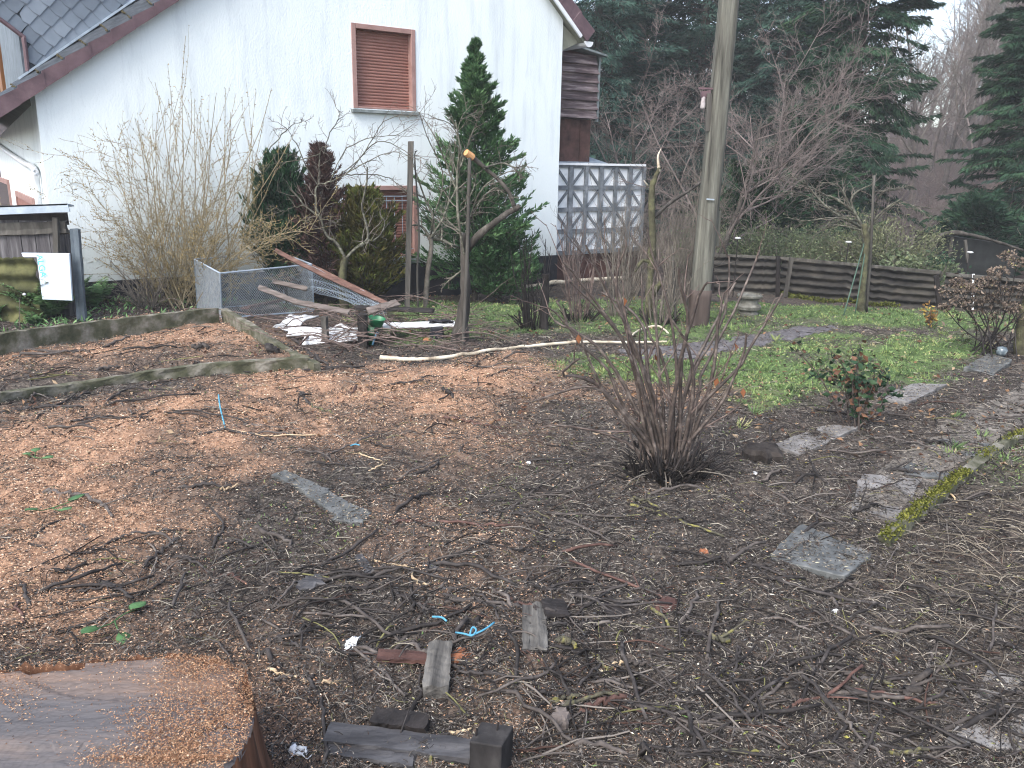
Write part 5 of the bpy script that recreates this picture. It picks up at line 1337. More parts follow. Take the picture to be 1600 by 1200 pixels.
# ------------------------------------------------------------ raised bed of concrete boards
M_conc = nm('mossy_concrete', [(.30, (.030, .034, .018)), (.46, (.075, .076, .048)), (.58, (.15, .142, .115)), (.76, (.30, .285, .25))], 7, 9, .9, .5, bscale=45)
def bed():
    rng = np.random.default_rng(130)
    def edge(pts, tops, th, label, drop=.12):
        A = [g(*p) for p in pts]
        E = [at(*q, a[1]) for q, a in zip(tops, A)]
        n = 40; L_ = catmull(np.array(E), n)
        d = np.gradient(L_, axis=0); d[:, 2] = 0; d = nrm(d); s = np.stack([d[:, 1], -d[:, 0], 0 * d[:, 0]], -1)
        s *= np.sign((s[n // 2] @ (CP - L_[n // 2])) * np.array([1, 1, 0])).max() if (s[n // 2] @ ((CP - L_[n // 2]) * [1, 1, 0])) > 0 else -1
        zb = np.array([float(H(p[0], p[1])) for p in L_]) - drop
        V = []
        for i in range(n):
            z = L_[i, 2]; h = z - zb[i]
            for o_, f in ((0, 0), (0, .5), (.004, .85), (.004, 1), (-.012, 1.0), (-th + .01, 1.0), (-th, .97), (-th, 0)):
                V.append(L_[i] * [1, 1, 0] + s[i] * (o_ + .003 * rng.normal()) + [0, 0, zb[i] + h * f + (.004 * rng.normal() if f > .9 else 0)])
        K = 8
        f = [(j * K + i, j * K + (i + 1) % K, (j + 1) * K + (i + 1) % K, (j + 1) * K + i) for j in range(n - 1) for i in range(K)] + [tuple(range(K))[::-1], tuple(range((n - 1) * K, n * K))]
        o = meshobj('concrete_edging', np.array(V), f, M_conc)
        bm_fix(o); return tag(o, label, 'edging', 'concrete boards round the sawdust bed')
    edge([(-150, 584), (0, 556), (170, 530), (341, 508)], [(-150, 540), (0, 521), (170, 500), (341, 481)], .06, 'mossy concrete edging along the far side of the sawdust bed')
    edge([(345, 507), (400, 536), (440, 560), (492, 582)], [(346, 482), (402, 516), (440, 543), (490, 568)], .06, 'broken concrete edging on the right side of the sawdust bed')
    edge([(-150, 662), (0, 632), (140, 612), (300, 590), (484, 578)], [(-150, 648), (0, 615), (140, 596), (300, 572), (482, 558)], .07, 'low mossy concrete edging along the near side of the sawdust bed')
def bm_fix(o):
    import bmesh
    bm = bmesh.new(); bm.from_mesh(o.data); bmesh.ops.recalc_face_normals(bm, faces=bm.faces); bm.to_mesh(o.data); bm.free()
bed()

# ------------------------------------------------------------ wire compost bin
def wire_bin():
    M_wire = nm('galvanised_wire', [(.3, (.24, .28, .31)), (.7, (.42, .47, .51))], 20, 3, .45, 0, metal=.4)
    A, B = g(309, 484), g(347, 497)
    C = gh(at(490, 478, A[1] + .15)); 
    At, Bt = at(304, 405, A[1]), at(344, 427, B[1]); Ct = at(487, 413, C[1])
    u = (B - A); D = C - u * [1, 1, 0]; D = gh(D); Dt = Ct - (Bt - At)
    t = empty('wire_bin', (A + C) / 2, 'galvanised compost bin of wire mesh panels behind the sawdust bed', 'compost bin')
    def panel(p, q, pt, qt, sp, r):
        fr = MB()
        for a, b in ((p, pt), (q, qt), (pt, qt), (p, q)): fr.tube([a, b], .009, 6)
        o = fr.build('frame', M_zinc, t)
        Ls = []
        W = np.linalg.norm(q - p); Hh = np.linalg.norm(pt - p); n = int((W + Hh) / sp)
        for k in range(n):
            s = k * sp
            for flip in (0, 1):
                u0, v0 = (s, 0) if s < W else (W, s - W)
                u1, v1 = (0, s) if s < Hh else (s - Hh, Hh)
                if flip: u0, u1 = W - u0, W - u1
                f = lambda u_, v_: (p * (1 - u_ / W) + q * (u_ / W)) * (1 - v_ / Hh) + (pt * (1 - u_ / W) + qt * (u_ / W)) * (v_ / Hh)
                Ls.append([f(u0, v0), f((u0 + u1) / 2, (v0 + v1) / 2), f(u1, v1)])
        P = np.array(Ls); V, qd = tubes(P, np.full(P.shape[:2], r), 3)
        meshobj('mesh', V, qd, M_wire, o)
    panel(A, B, At, Bt, .026, .0019); panel(B, C, Bt, Ct, .030, .0016); panel(A, D, At, Dt, .032, .0016); panel(D, C, Dt, Ct, .032, .0016)
wire_bin()

# ------------------------------------------------------------ debris heap
M_redplank = nm('red_brown_plank', [(.3, (.055, .028, .022)), (.55, (.135, .075, .058)), (.8, (.30, .21, .175))], 9, 8, .7, .3, stretch=(.4, .4, 3))
M_oldplank = nm('old_plank', [(.3, (.05, .042, .037)), (.55, (.145, .122, .11)), (.8, (.31, .275, .25))], 9, 8, .8, .35, stretch=(.4, .4, 3))
def plank(name, a, b, w, t_, mat, label, seed, up=(0, 0, 1), sag=0, cat='plank', group=None):
    V, f = rough_plank(a, b, w, t_, np.random.default_rng(seed), up=up, nseg=16, jit=.003, sag=sag)
    return tag(meshobj(name, V, f, mat), label, cat, group)
Y1 = 8.75
plank('plank', at(430, 391, Y1 + .1), at(604, 474, Y1 - .25), .048, .024, M_redplank, 'long reddish brown plank sloping down from the wire bin to the heap', 1, up=(.3, -1, .8), sag=.02)
plank('plank', at(405, 449, 8.1), at(466, 473, 8.05), .06, .022, M_oldplank, 'short grey brown plank sticking up left of the heap, upper half of a kinked pair', 2, up=(.2, -.8, .9))
plank('plank', at(463, 472, 8.05), at(545, 488, 8.0), .06, .022, M_oldplank, 'grey brown plank lying in front of the heap, the lower piece of the kinked pair', 3, up=(.2, -.8, .9))
plank('plank', at(425, 440, 8.9), at(480, 452, 8.85), .05, .02, M_oldplank, 'narrow grey plank inside the wire bin behind the heap', 4, up=(0, -.7, .7))
plank('plank', at(488, 416, 9.3), at(582, 463, 8.9), .045, .025, M_redplank, 'thin brown batten sloping down behind the long reddish plank', 5, up=(.3, -1, .8))
plank('plank', at(555, 481, 8.25), at(678, 486, 8.2), .12, .03, M_darkpost, 'dark board lying flat on top of the heap', 6)
plank('plank', at(575, 487, 8.15), at(622, 473, 8.3), .10, .025, M_oldplank, 'grey board end tilted across the heap above the green bucket', 7, up=(0, -.5, .9))
for i, (a, b, lb) in enumerate((((372, 487), (410, 484), 'dark board lowest in the small stack behind the bed corner'), ((375, 492), (436, 488), 'longer brown board in the small stack behind the bed corner'), ((385, 495), (448, 480), 'orange brown split board on the small stack behind the bed corner'))):
    A, B = g(*a, .03 + .035 * i), g(*b, .03 + .035 * i); plank('plank', A, B, .09, .025, (M_darkpost, M_oldplank, M_redplank)[i], lb, 20 + i)
def heap_net():
    rng = np.random.default_rng(140); N = 70
    c = at(540, 462, 8.7); 
    V0 = []
    u, v = at(600, 474, 8.5) - at(480, 413, 8.95), at(488, 455, 8.7) - at(480, 413, 8.95)
    o = at(480, 413, 8.95); Ls = []
    for k in range(24):
        f = k / 23
        Ls.append([o + u * t_ + v * f * (1 - .6 * t_) + [0, -.05 * math.sin(t_ * 5 + k), .02 * math.sin(9 * t_ + k)] for t_ in np.linspace(0, 1, 12)])
    for k in range(46):
        f = k / 45
        Ls.append([o + u * f + v * t_ * (1 - .6 * f) + [0, -.05 * math.sin(f * 5 + t_ * 23), .02 * math.sin(9 * f + t_ * 23)] for t_ in np.linspace(0, 1, 12)])
    P = np.array(Ls); V, q = tubes(P, np.full(P.shape[:2], .0017), 3)
    tag(meshobj('wire_net', V, q, M_zinc), 'loose sagging piece of wire netting under the long reddish plank', 'net')
heap_net()
def crumpled(name, pts, thick, label, seed, mat, folds=.02, nu=26, nv=10):
    "bent sheet from four corner points"
    rng = np.random.default_rng(seed); a, b, c, d = [np.asarray(p, float) for p in pts]
    U, W_ = np.meshgrid(np.linspace(0, 1, nu), np.linspace(0, 1, nv), indexing='ij')
    P = ((a * (1 - U[..., None]) + b * U[..., None]) * (1 - W_[..., None]) + (d * (1 - U[..., None]) + c * U[..., None]) * W_[..., None])
    P[..., 2] += folds * fbm(U * 3 + seed, W_ * 2, 1.5, 3, seed) + folds * .6 * np.sin(W_ * 9 + U * 2)
    e = .015 * fbm(U * 4, W_ * 4, 2, 2, seed + 3); P[..., 0] += e; P[..., 1] += e
    i = np.arange(nu - 1)[:, None] * nv; j = np.arange(nv - 1)[None]
    q = np.stack([i + j, i + nv + j, i + nv + j + 1, i + j + 1], -1).reshape(-1, 4)
    o = meshobj(name, P.reshape(-1, 3), q, mat, smooth=True); md = o.modifiers.new('thick', 'SOLIDIFY'); md.thickness = thick
    return tag(o, label, 'sheet', 'white sheets in the heap')
M_dwhite = nm('dirty_white_sheet', [(.28, (.30, .31, .31)), (.5, (.60, .62, .63)), (.75, (.74, .75, .76))], 5, 7, .55, .15)
crumpled('white_sheet', [at(422, 517, 8.15), at(445, 520, 8.05), at(497, 490, 8.3), at(452, 492, 8.4)], .012, 'broken white sheet tilted up at the left end of the heap', 3, M_dwhite)
crumpled('white_sheet', [g(446, 533, .05), g(560, 531, .05), at(560, 512, 7.75), at(452, 512, 7.75)], .01, 'large white sheet lying behind the two stub posts', 4, M_dwhite, .014)
crumpled('white_sheet', [g(472, 541, .02), g(560, 538, .03), g(556, 528, .08), g(478, 530, .09)], .01, 'rolled strip of white sheet lowest at the front of the heap', 5, M_dwhite, .018)
crumpled('white_sheet', [at(500, 520, 7.9), at(545, 526, 7.8), at(562, 512, 7.9), at(530, 505, 8.1)], .01, 'small curled white sheet next to the dark stub post', 6, M_dwhite, .018)
def bucket():
    M_g = nm('green_plastic', [(.3, (.012, .11, .045)), (.7, (.03, .20, .085))], 7, 4, .4, .05, spec=.5)
    b = g(581, 540) + [0, .06, 0]; Y = b[1]
    t = empty('watering_can', b, 'tattered green plastic bucket standing between the dark stub posts', 'bucket')
    top = (at(590, 490, Y)[2] - b[2]) * .9
    MB().lathe(b, [(.05, 0), (.066, top * .66), (.069, top * .66), (.046, .006)], 20).build('body', M_g, t, smooth=True)
    MB().lathe(b + [.03, .02, top * .66], [(.058, 0), (.078, top * .28), (.082, top * .3), (.074, top * .28), (.054, 0)], 18, axis=(.18, -.1, 1)).build('rim', M_g, t, smooth=True)
    MB().bar(b + [.02, -.09, .02], b + [.06, -.10, top * .5], .05, .012).build('side_flap', nm('blue_plastic', [(.3, (.05, .14, .24)), (.7, (.12, .26, .38))], 6, 3, .5, 0), t)
    return t
bucket()
def brush_pile():
    rng = np.random.default_rng(145); N = 130
    px = rng.uniform(430, 730, N); py = rng.uniform(505, 556, N)
    b = np.array([g(a, c) for a, c in zip(px, py)]); a = rng.normal(0, .7, N) + np.where(rng.random(N) < .5, 0, math.pi)
    P = branches(b + np.c_[np.zeros((N, 2)), rng.uniform(0, .16, N)], np.c_[np.cos(a), np.sin(a) * .6, rng.uniform(-.1, .35, N)], rng.uniform(.25, 1.0, N), 8, .10, -.05, rng)
    P[..., 2] = np.maximum(P[..., 2], H(P[..., 0], P[..., 1]) + .006)
    Rr = taper(N, 8, rng.uniform(.003, .0075, N), .4); P1, R1 = sprout(P, Rr, 3, .2, .9, 40, .35, 4, .1, -.02, rng, .6, .5, .2, .002)
    V, q = multi([tubes(P, Rr, 5), tubes(P1, R1, 3)])
    o = meshobj('brush_pile', V, q, M_budstem, smooth=True); tag(o, 'tangle of thin brown prunings heaped over the white sheets and planks', 'prunings', kind='stuff')
brush_pile()
def bench_board():
    Y = g(683, 527)[1]
    a, b = at(598, 509, Y - .05), at(712, 505, Y + .1)
    plank('long_board', a, b, .22, .018, M_dwhite, 'white narrow panel resting on a black block beside the apple tree', 31, cat='board')
    q = g(683, 528); z = at(683, 511, q[1])[2]
    m = MB().poly([q + [-.065, -.05, -.02], q + [.065, -.05, -.02], [q[0] + .055, q[1] - .05, z], [q[0] - .06, q[1] - .05, z]], [0, .12, 0]).build('black_block', M_plinth)
    bevel(m, .006); tag(m, 'black block carrying the white narrow panel', 'block')
    crumpled('dark_foil', [at(672, 503, Y), at(710, 503, Y), at(700, 500, Y + .15), at(670, 500, Y + .15)], .006, 'scrap of dark foil on the white narrow panel', 9, M_plinth, .015)['category'] = 'foil'
    q = g(668, 536); o = MB().lathe(q - [0, 0, .01], [(.04, 0), (.055, .02), (.045, .045), (.02, .06)], 9).build('brick_piece', nm('brick_orange', [(.3, (.18, .075, .035)), (.7, (.38, .19, .10))], 12, 5, .9, .4))
    tag(o, 'small orange brick lump under the white narrow panel', 'brick')
bench_board()
# long peeled poles on the grass
def lying(name, px, r, mat, label, cat, lift=.01, n=40, group=None, rough=.05, k=8, seed=0, parent=None):
    P = np.array([g(*p) for p in px]); P = catmull(P, n)
    Rr = np.interp(np.linspace(0, 1, n), np.linspace(0, 1, len(r)), r)
    P[:, 2] = np.maximum(P[:, 2], H(P[:, 0], P[:, 1])) + Rr * .7 + lift
    rg = np.random.default_rng(seed); Rr = Rr * (1 + rough * rg.normal(size=n)); P = P + rough * 1.2 * Rr[:, None] * rg.normal(size=(n, 3))
    o = MB().tube(P, Rr, k).build(name, mat, parent, smooth=True)
    return tag(o, label, cat, group)
lying('peeled_pole', [(594, 563), (640, 566), (700, 562), (800, 548), (900, 538), (1000, 538), (1042, 536)], [.021, .019, .017, .016, .014, .012, .009], M_pale, 'long crooked pale peeled pole lying across the sawdust and lawn', 'pole', n=60)
lying('peeled_pole', [(776, 462), (840, 454), (900, 446), (975, 441)], [.036, .036, .034, .03], M_pale, 'straight pale peeled pole lying on the grass below the house corner', 'pole', lift=.05)
lying('peeled_branch', [(983, 536), (990, 524), (1005, 516), (1028, 512), (1044, 523)], [.011, .010, .011, .012, .009], M_pale, 'short bent pale peeled branch on the lawn below the broken trunk', 'branch')

M_chip = colmat('loose_chips', .85, .12)
# ------------------------------------------------------------ paving slabs
M_slab = nm('wet_grey_slab', [(.28, (.036, .039, .039)), (.5, (.088, .093, .092)), (.7, (.16, .165, .162))], 13, 9, .5, .3, spec=.4, bscale=60)
M_slab2 = nm('pale_concrete_slab', [(.28, (.085, .08, .076)), (.5, (.17, .163, .157)), (.75, (.27, .26, .25))], 11, 9, .8, .35, bscale=60)
def slab(pts, mat, label, rise=.022, seed=0, group='paving slabs in the garden'):
    A = np.array([g(*p) for p in pts]); rng = np.random.default_rng(seed)
    # ragged outline
    out = []
    for i in range(len(A)):
        a, b = A[i], A[(i + 1) % len(A)]
        for f in np.linspace(0, 1, 8, endpoint=False): out.append(a * (1 - f) + b * f + np.r_[rng.normal(size=2) * .006, 0])
    out = np.array(out)
    c = out.mean(0); X = np.c_[out[:, :2] - c[:2], np.ones(len(out))]
    co, *_ = np.linalg.lstsq(X, H(out[:, 0], out[:, 1]), rcond=None)
    top = out.copy(); top[:, 2] = X @ co + rise
    o = MB().poly(top - [0, 0, .055], [0, 0, .055]).build('paving_slab', mat); bm_fix(o); bevel(o, .005, 2)
    T4 = top[::8]; ar = np.linalg.norm(np.cross(T4[1] - T4[0], T4[3] - T4[0])); nc = int(min(900, 2400 * ar)) + 12; uv = rng.uniform(.03, .97, (2, nc, 1)); p = (T4[0] * (1 - uv[0]) + T4[1] * uv[0]) * (1 - uv[1]) + (T4[3] * (1 - uv[0]) + T4[2] * uv[0]) * uv[1]
    V, q = leaves(p + [0, 0, .004], rng.normal(size=(nc, 3)) * [1, 1, .15], rng.uniform(.006, .024, nc), rng.uniform(.0025, .007, nc), rng, .3)
    c = np.array([(.05, .042, .036), (.13, .11, .09), (.28, .245, .19), (.40, .37, .27)])[rng.choice(4, nc, p=[.4, .33, .2, .07])]
    meshobj('chips_on_slab', V, q, M_chip, o, col=np.repeat(c, 4, 0))['kind'] = 'stuff'
    return tag(o, label, 'slab', group)
slab([(1198, 868), (1252, 826), (1365, 868), (1318, 911)], M_slab, 'square dark wet slab right of centre, speckled with pale chips', .020, 1)
slab([(1207, 700), (1290, 666), (1342, 672), (1252, 714)], M_slab2, 'pale grey slab left of the leafy rose bush', .020, 2)
slab([(1375, 630), (1425, 604), (1480, 604), (1420, 634)], M_slab2, 'pale mossy slab right behind the leafy rose bush', .026, 3)
slab([(1505, 580), (1545, 556), (1583, 566), (1550, 588)], M_slab, 'grey stone slab at the foot of the dried hydrangea', .025, 4)
slab([(1330, 798), (1345, 742), (1440, 752), (1400, 820)], M_slab2, 'half buried gravelly slab inside the mossy kerb', .012, 5)
slab([(1400, 740), (1470, 690), (1545, 700), (1475, 752)], M_slab, 'half buried slab along the upper mossy kerb', .010, 6)
slab([(1475, 1165), (1545, 1050), (1640, 1075), (1640, 1190)], M_slab2, 'gravelly slab cut off by the lower right photo edge', .010, 7)
slab([(428, 748), (446, 738), (515, 772), (500, 790)], M_slab, 'narrow grey slab in the sawdust, the upper one of the strip', .022, 8)
slab([(492, 786), (512, 772), (548, 790), (530, 812)], M_slab, 'narrow grey slab in the sawdust, the middle one of the strip', .020, 9)
slab([(520, 816), (546, 790), (582, 806), (566, 822)], M_slab, 'narrow grey slab in the sawdust, the lowest one of the strip', .018, 10)
def kerb():
    pts = [(1381, 853), (1440, 800), (1500, 752), (1560, 704), (1640, 664)]
    A = np.array([g(*p) for p in pts]); A[:, 2] -= .004
    t = empty('mossy_kerb', gh(A[2]), 'long narrow kerb covered in green moss at the right edge of the plot', 'kerb')
    rng = np.random.default_rng(150)
    for i in range(len(A) - 1):
        d = nrm(A[i + 1] - A[i]); V, f = rough_plank(A[i] + d * .006, A[i + 1] - d * .006, .055, .10, rng, nseg=14, jit=.005); meshobj('kerb_stone', V, f, M_conc, t)
    L_ = catmull(A, 400); n = 5200; k = rng.integers(0, 400, n); p = L_[k] + np.c_[rng.normal(size=(n, 2)) * .017, np.full(n, .047)]
    keep = vnoise(k * .05, np.zeros(n), 6) + .3 * rng.random(n) > .52; p = p[keep]; n = len(p)
    p[:, 2] += rng.uniform(-.01, .02, n) * vnoise(p[:, 0] * 20, p[:, 1] * 20, 3)
    V, q = leaves(p, rng.normal(size=(n, 3)) * [1, 1, .5] + [0, 0, .8], .015 * rng.uniform(.6, 1.3, n), .009, rng)
    meshobj('moss', V, q, tintmat('moss_tufts', [(0, (.030, .036, .008)), (.5, (.085, .095, .020)), (1, (.18, .18, .045))], .95, .05, noise=.5, nscale=9), t, tint=np.repeat(rng.random(n), 4))
kerb()

# ------------------------------------------------------------ rose bush, hydrangea
def rose():
    rng = np.random.default_rng(160); b = g(1335, 668); Y = b[1]
    t = empty('rose_bush', b, 'low rose bush with a few dark green and reddish leaves behind the pale slab', 'bush')
    tips = [(1330, 545), (1345, 540), (1310, 560), (1360, 572), (1300, 590), (1385, 600), (1240, 542), (1290, 575), (1370, 590), (1320, 580), (1340, 570), (1385, 575)]
    P = []
    for px, py in tips:
        e = at(px, py, Y + rng.uniform(-.2, .2)); m = b * .45 + e * .55 + rng.normal(size=3) * .04 + [0, 0, .05]
        P.append(catmull([b + np.r_[rng.normal(size=2) * .04, -.02], m, e], 10))
    P = np.array(P); Rr = taper(len(P), 9, rng.uniform(.004, .007, len(P)), .4)
    P1, R1 = sprout(P, Rr, 5, .25, .95, 45, .35, 5, .1, 0, rng, .7, .5, .3, .002)
    V, q = multi([tubes(P, Rr, 5), tubes(P1, R1, 4)]); meshobj('stems', V, q, M_redstem, t, smooth=True)
    n = 430; A = np.vstack([P1.reshape(-1, 3), P[:, 2:].reshape(-1, 3)]); A = A[A[:, 2] < b[2] + .42 + .16 * rng.random(len(A))]
    p = A[rng.integers(0, len(A), n)] + rng.normal(size=(n, 3)) * .02
    ML = tintmat('rose_leaves', [(0, (.009, .024, .013)), (.45, (.022, .055, .026)), (.7, (.05, .085, .038)), (.8, (.085, .04, .026)), (1, (.16, .085, .05))], .6, .2)
    V, q = leaves(p, rng.normal(size=(n, 3)) * [1, 1, .5], .052 * rng.uniform(.6, 1.2, n), .034, rng, .2)
    meshobj('leaves', V, q, ML, t, tint=np.repeat(rng.random(n), 4))
rose()
def hydrangea():
    rng = np.random.default_rng(161); b = g(1555, 556); Y = b[1]
    t = empty('hydrangea', b, 'dried hydrangea with brown flower heads at the right photo edge', 'shrub')
    tips = [(1500, 470), (1482, 455), (1520, 445), (1545, 440), (1570, 455), (1600, 450), (1620, 470), (1530, 470), (1560, 425), (1590, 410), (1580, 480), (1510, 450), (1475, 480), (1600, 500), (1640, 440), (1550, 465), (1495, 440), (1575, 400)]
    P = []
    for px, py in tips:
        e = at(px, py, Y + rng.uniform(-.25, .25)); m = b * .5 + e * .5 + rng.normal(size=3) * .03
        P.append(catmull([b + np.r_[rng.normal(size=2) * .12, -.03], m, e], 10))
    P = np.array(P); Rr = taper(len(P), 9, rng.uniform(.006, .010, len(P)), .4)
    P1, R1 = sprout(P, Rr, 7, .45, .98, 45, .3, 5, .1, .02, rng, .6, .5, .3, .0028)
    V, q = multi([tubes(P, Rr, 5), tubes(P1, R1, 3)]); meshobj('stems', V, q, M_darkpost, t, smooth=True)
    MD = tintmat('dried_flowers', [(0, (.055, .042, .035)), (.5, (.135, .105, .084)), (.85, (.25, .20, .155)), (1, (.24, .22, .10))], .85, .1)
    for i in range(len(P)):
        n = 100; c = P[i, -1]; r = .055 * rng.uniform(.8, 1.4)
        v = nrm(rng.normal(size=(n, 3))) * [1.2, 1.2, .75]; p = c + v * r * rng.uniform(.5, 1, (n, 1))
        V, q = leaves(p, v + rng.normal(size=(n, 3)) * .8, .026, .019, rng, .3); meshobj('flower_head', V, q, MD, t, tint=np.repeat(np.clip(rng.normal(.45, .25, n), 0, 1), 4))
    n = 240; A = P1.reshape(-1, 3); p = A[rng.integers(0, len(A), n)]
    V, q = leaves(p, rng.normal(size=(n, 3)) - [0, 0, .6], .06 * rng.uniform(.5, 1.2, n), .026, rng, .4); meshobj('dead_leaves', V, q, MD, t, tint=np.repeat(rng.random(n) * .8, 4))
    b2 = g(1598, 552)
    chain('shrub_stump', [b2 - [0, 0, .04], at(1596, 520, b2[1]), at(1606, 470, b2[1]), at(1625, 440, b2[1])], [.075, .055, .05, .04], M_mossbark, 9, 14, label='mossy trunk cut off by the right photo edge beside the hydrangea', cat='trunk', rough=.06)
    q = g(1519, 485)
    V, f = rough_plank(q, at(1521, 428, q[1]), .03, .008, rng, up=(0, 1, 0), jit=.001); tag(meshobj('plant_label', V, f, M_white), 'small white plant label stake behind the hydrangea', 'plant label')
    sh = MB()
    q = g(1564, 556); 
    th = np.linspace(0, 2 * math.pi, 24)
    o = MB().lathe(q, [(.03, 0), (.05, .025), (.054, .06), (.036, .085), (.016, .09)], 14).build('pebble_jar', nm('striped_glass', [(.3, (.05, .07, .09)), (.5, (.11, .14, .16)), (.7, (.25, .29, .31))], 22, 2, .2, 0, spec=.6), smooth=True)
    tag(o, 'small blue grey round glass jar at the foot of the hydrangea', 'jar')
    for px, py in ((1452, 505), (1456, 470)):
        pass
    c = g(1452, 512)
    t2 = empty('dead_perennial', c, 'small clump of yellowing dead perennial at the left foot of the hydrangea', 'plant')
    K = 14; S = branches(np.tile(c, (K, 1)), np.c_[rng.normal(size=(K, 2)) * .25, np.ones(K)], rng.uniform(.12, .32, K), 5, .08, 0, rng)
    V, q = tubes(S, taper(K, 5, np.full(K, .004), .5), 4); meshobj('stems', V, q, M_redstem, t2)
    n = 90; p = S[rng.integers(0, K, n), rng.integers(2, 6, n)]; V, q = leaves(p, rng.normal(size=(n, 3)), .05, .028, rng, .3)
    meshobj('leaves', V, q, tintmat('yellowing', [(0, (.12, .07, .03)), (.6, (.25, .15, .05)), (1, (.36, .30, .07))], .8, .1), t2, tint=np.repeat(rng.random(n), 4))
hydrangea()

# ================================================================== STUMP
def stump():
    rng = np.random.default_rng(170); ZT = .30
    o = [flat(a, b, ZT)[:2] for a, b in ((-40, 1050), (60, 1036), (150, 1028), (240, 1022), (320, 1024), (366, 1040), (392, 1066), (398, 1105), (392, 1145), (376, 1180), (352, 1206))]
    o = [np.array(p) for p in o]
    c0, c1 = o[-1], o[0]
    extra = [c0 + [.02, -.25], c0 + [-.10, -.55], c0 + [-.45, -.80], c0 + [-.9, -.85], c1 + [-.45, -.75], c1 + [-.45, -.3]]
    P = np.array(o + extra); Q = np.vstack([P, P[:1]])
    n = 150; out = catmull(np.c_[Q, np.zeros(len(Q))], n + 1)[:n, :2]; cen = out.mean(0)
    ang = np.arctan2(out[:, 1] - cen[1], out[:, 0] - cen[0])
    t = empty('tree_stump', [cen[0], cen[1], float(H(*cen))], 'huge freshly sawn tree stump strewn with orange sawdust in the lower left corner', 'tree stump')
    # side: flaring, fluted bark
    hs_ = [0, .08, .25, .5, .75, .93, 1.0]; V = []
    rad = out - cen; rn = np.linalg.norm(rad, axis=1, keepdims=True)
    for h in hs_:
        k = 1 + (1 - h) ** 1.5 * .15 - .004 * h
        flute = .018 * np.sin(ang * 23 + 2 * h) + .05 * fbm(np.cos(ang) * 4, np.sin(ang) * 4 + h, 2, 4, 5) * (1.25 - h)
        xy = cen + rad * (k + flute[:, None] * .55); V.append(np.c_[xy, np.full(n, -.08 + (ZT + .07) * h) + .010 * rng.normal(size=n) * (h > .9)])
    V = np.vstack(V); m = len(hs_); i = np.arange(n)[None]; j = (np.arange(m - 1) * n)[:, None]; i2 = (i + 1) % n
    q = np.stack([j + i, j + i2, j + n + i2, j + n + i], -1).reshape(-1, 4)
    M_sb = nm('stump_bark', [(.3, (.035, .018, .012)), (.5, (.14, .065, .038)), (.72, (.32, .17, .10))], 7, 8, .85, .7, stretch=(1.5, 1.5, .12), bscale=22)
    meshobj('bark', V, q, M_sb, t, smooth=True)
    # top: rings of vertices with saw steps
    rs = np.linspace(1, 0, 46)[:-1]; V = []
    for r in rs:
        xy = cen + rad * r * (1 - .004)
        z = ZT + .010 * fbm(xy[:, 0], xy[:, 1], 2.2, 3, 21) + .004 * np.sign(np.sin(xy[:, 1] * 16 + xy[:, 0] * 2 + 2 * fbm(xy[:, 0], xy[:, 1], 2, 2, 3))) * (r < .97) + .0012 * rng.normal(size=n) * (r > .6)
        edge_ = ss(.90, 1.0, np.full(n, r)); z = z - .012 * edge_ - .05 * edge_ * (fbm(np.cos(ang), np.sin(ang), 5, 2, 66) > .25)
        V.append(np.c_[xy, z])
    V.append([[cen[0], cen[1], ZT]]); V = np.vstack(V); m = len(rs); j = (np.arange(m - 1) * n)[:, None]
    q = np.stack([j + i, j + i2, j + n + i2, j + n + i], -1).reshape(-1, 4); tri = np.stack([(m - 1) * n + np.arange(n), (m - 1) * n + (np.arange(n) + 1) % n, np.full(n, m * n)], -1)
    M_st = nm('sawn_face', [(.32, (.058, .060, .068)), (.48, (.105, .098, .100)), (.60, (.165, .125, .105)), (.74, (.30, .185, .125))], 1.9, 10, .8, .5, stretch=(.35, 1.5, 1), bscale=38, rot=(0, 0, .12), distort=.6)
    nd, lk = M_st.node_tree.nodes, M_st.node_tree.links; bs = nd['Principled BSDF']; src = bs.inputs['Base Color'].links[0].from_socket
    tc = nd.new('ShaderNodeTexCoord')
    def wave(kind, scale, dist, lo, src, rot=0.0):
        mp = nd.new('ShaderNodeMapping'); mp.inputs['Rotation'].default_value = (0, 0, rot); lk.new(tc.outputs['Object'], mp.inputs[0])
        w = nd.new('ShaderNodeTexWave'); w.wave_type = kind; w.inputs['Scale'].default_value = scale; w.inputs['Distortion'].default_value = dist; w.inputs['Detail'].default_value = 4; w.inputs['Detail Scale'].default_value = 1.6
        if kind == 'RINGS': w.rings_direction = 'Z'
        lk.new(mp.outputs[0], w.inputs['Vector']); r = ramp(nd, [(0, (lo, lo, lo)), (.35, (1, 1, 1))]); lk.new(w.outputs['Fac'], r.inputs[0])
        mu = nd.new('ShaderNodeMix'); mu.data_type = 'RGBA'; mu.blend_type = 'MULTIPLY'; mu.inputs[0].default_value = 1; lk.new(src, mu.inputs[6]); lk.new(r.outputs[0], mu.inputs[7]); return mu.outputs[2]
    src = wave('RINGS', 17, 5.0, .90, src); src = wave('BANDS', 11, 8.0, .86, src, 1.45)
    lk.new(src, bs.inputs['Base Color'])
    meshobj('sawn_face', V, [q, tri], M_st, t, smooth=True)
    for a0, r0, r1 in ((.35, .55, .97), (-.4, .6, .98)):       # drying cracks
        i0_ = int(np.argmin(np.abs(np.angle(np.exp(1j * (ang - a0)))))); e = out[i0_] - cen; f_ = np.linspace(r0, r1, 14)
        pc = cen + e * f_[:, None] + rng.normal(size=(14, 2)) * .006
        zc = ZT + .010 * fbm(pc[:, 0], pc[:, 1], 2.2, 3, 21) + .0035
        MB().tube(np.c_[pc, zc], .0022 * np.sin(np.linspace(.15, 3.0, 14)) + .0005, 5).build('crack', M_darkpost, t)
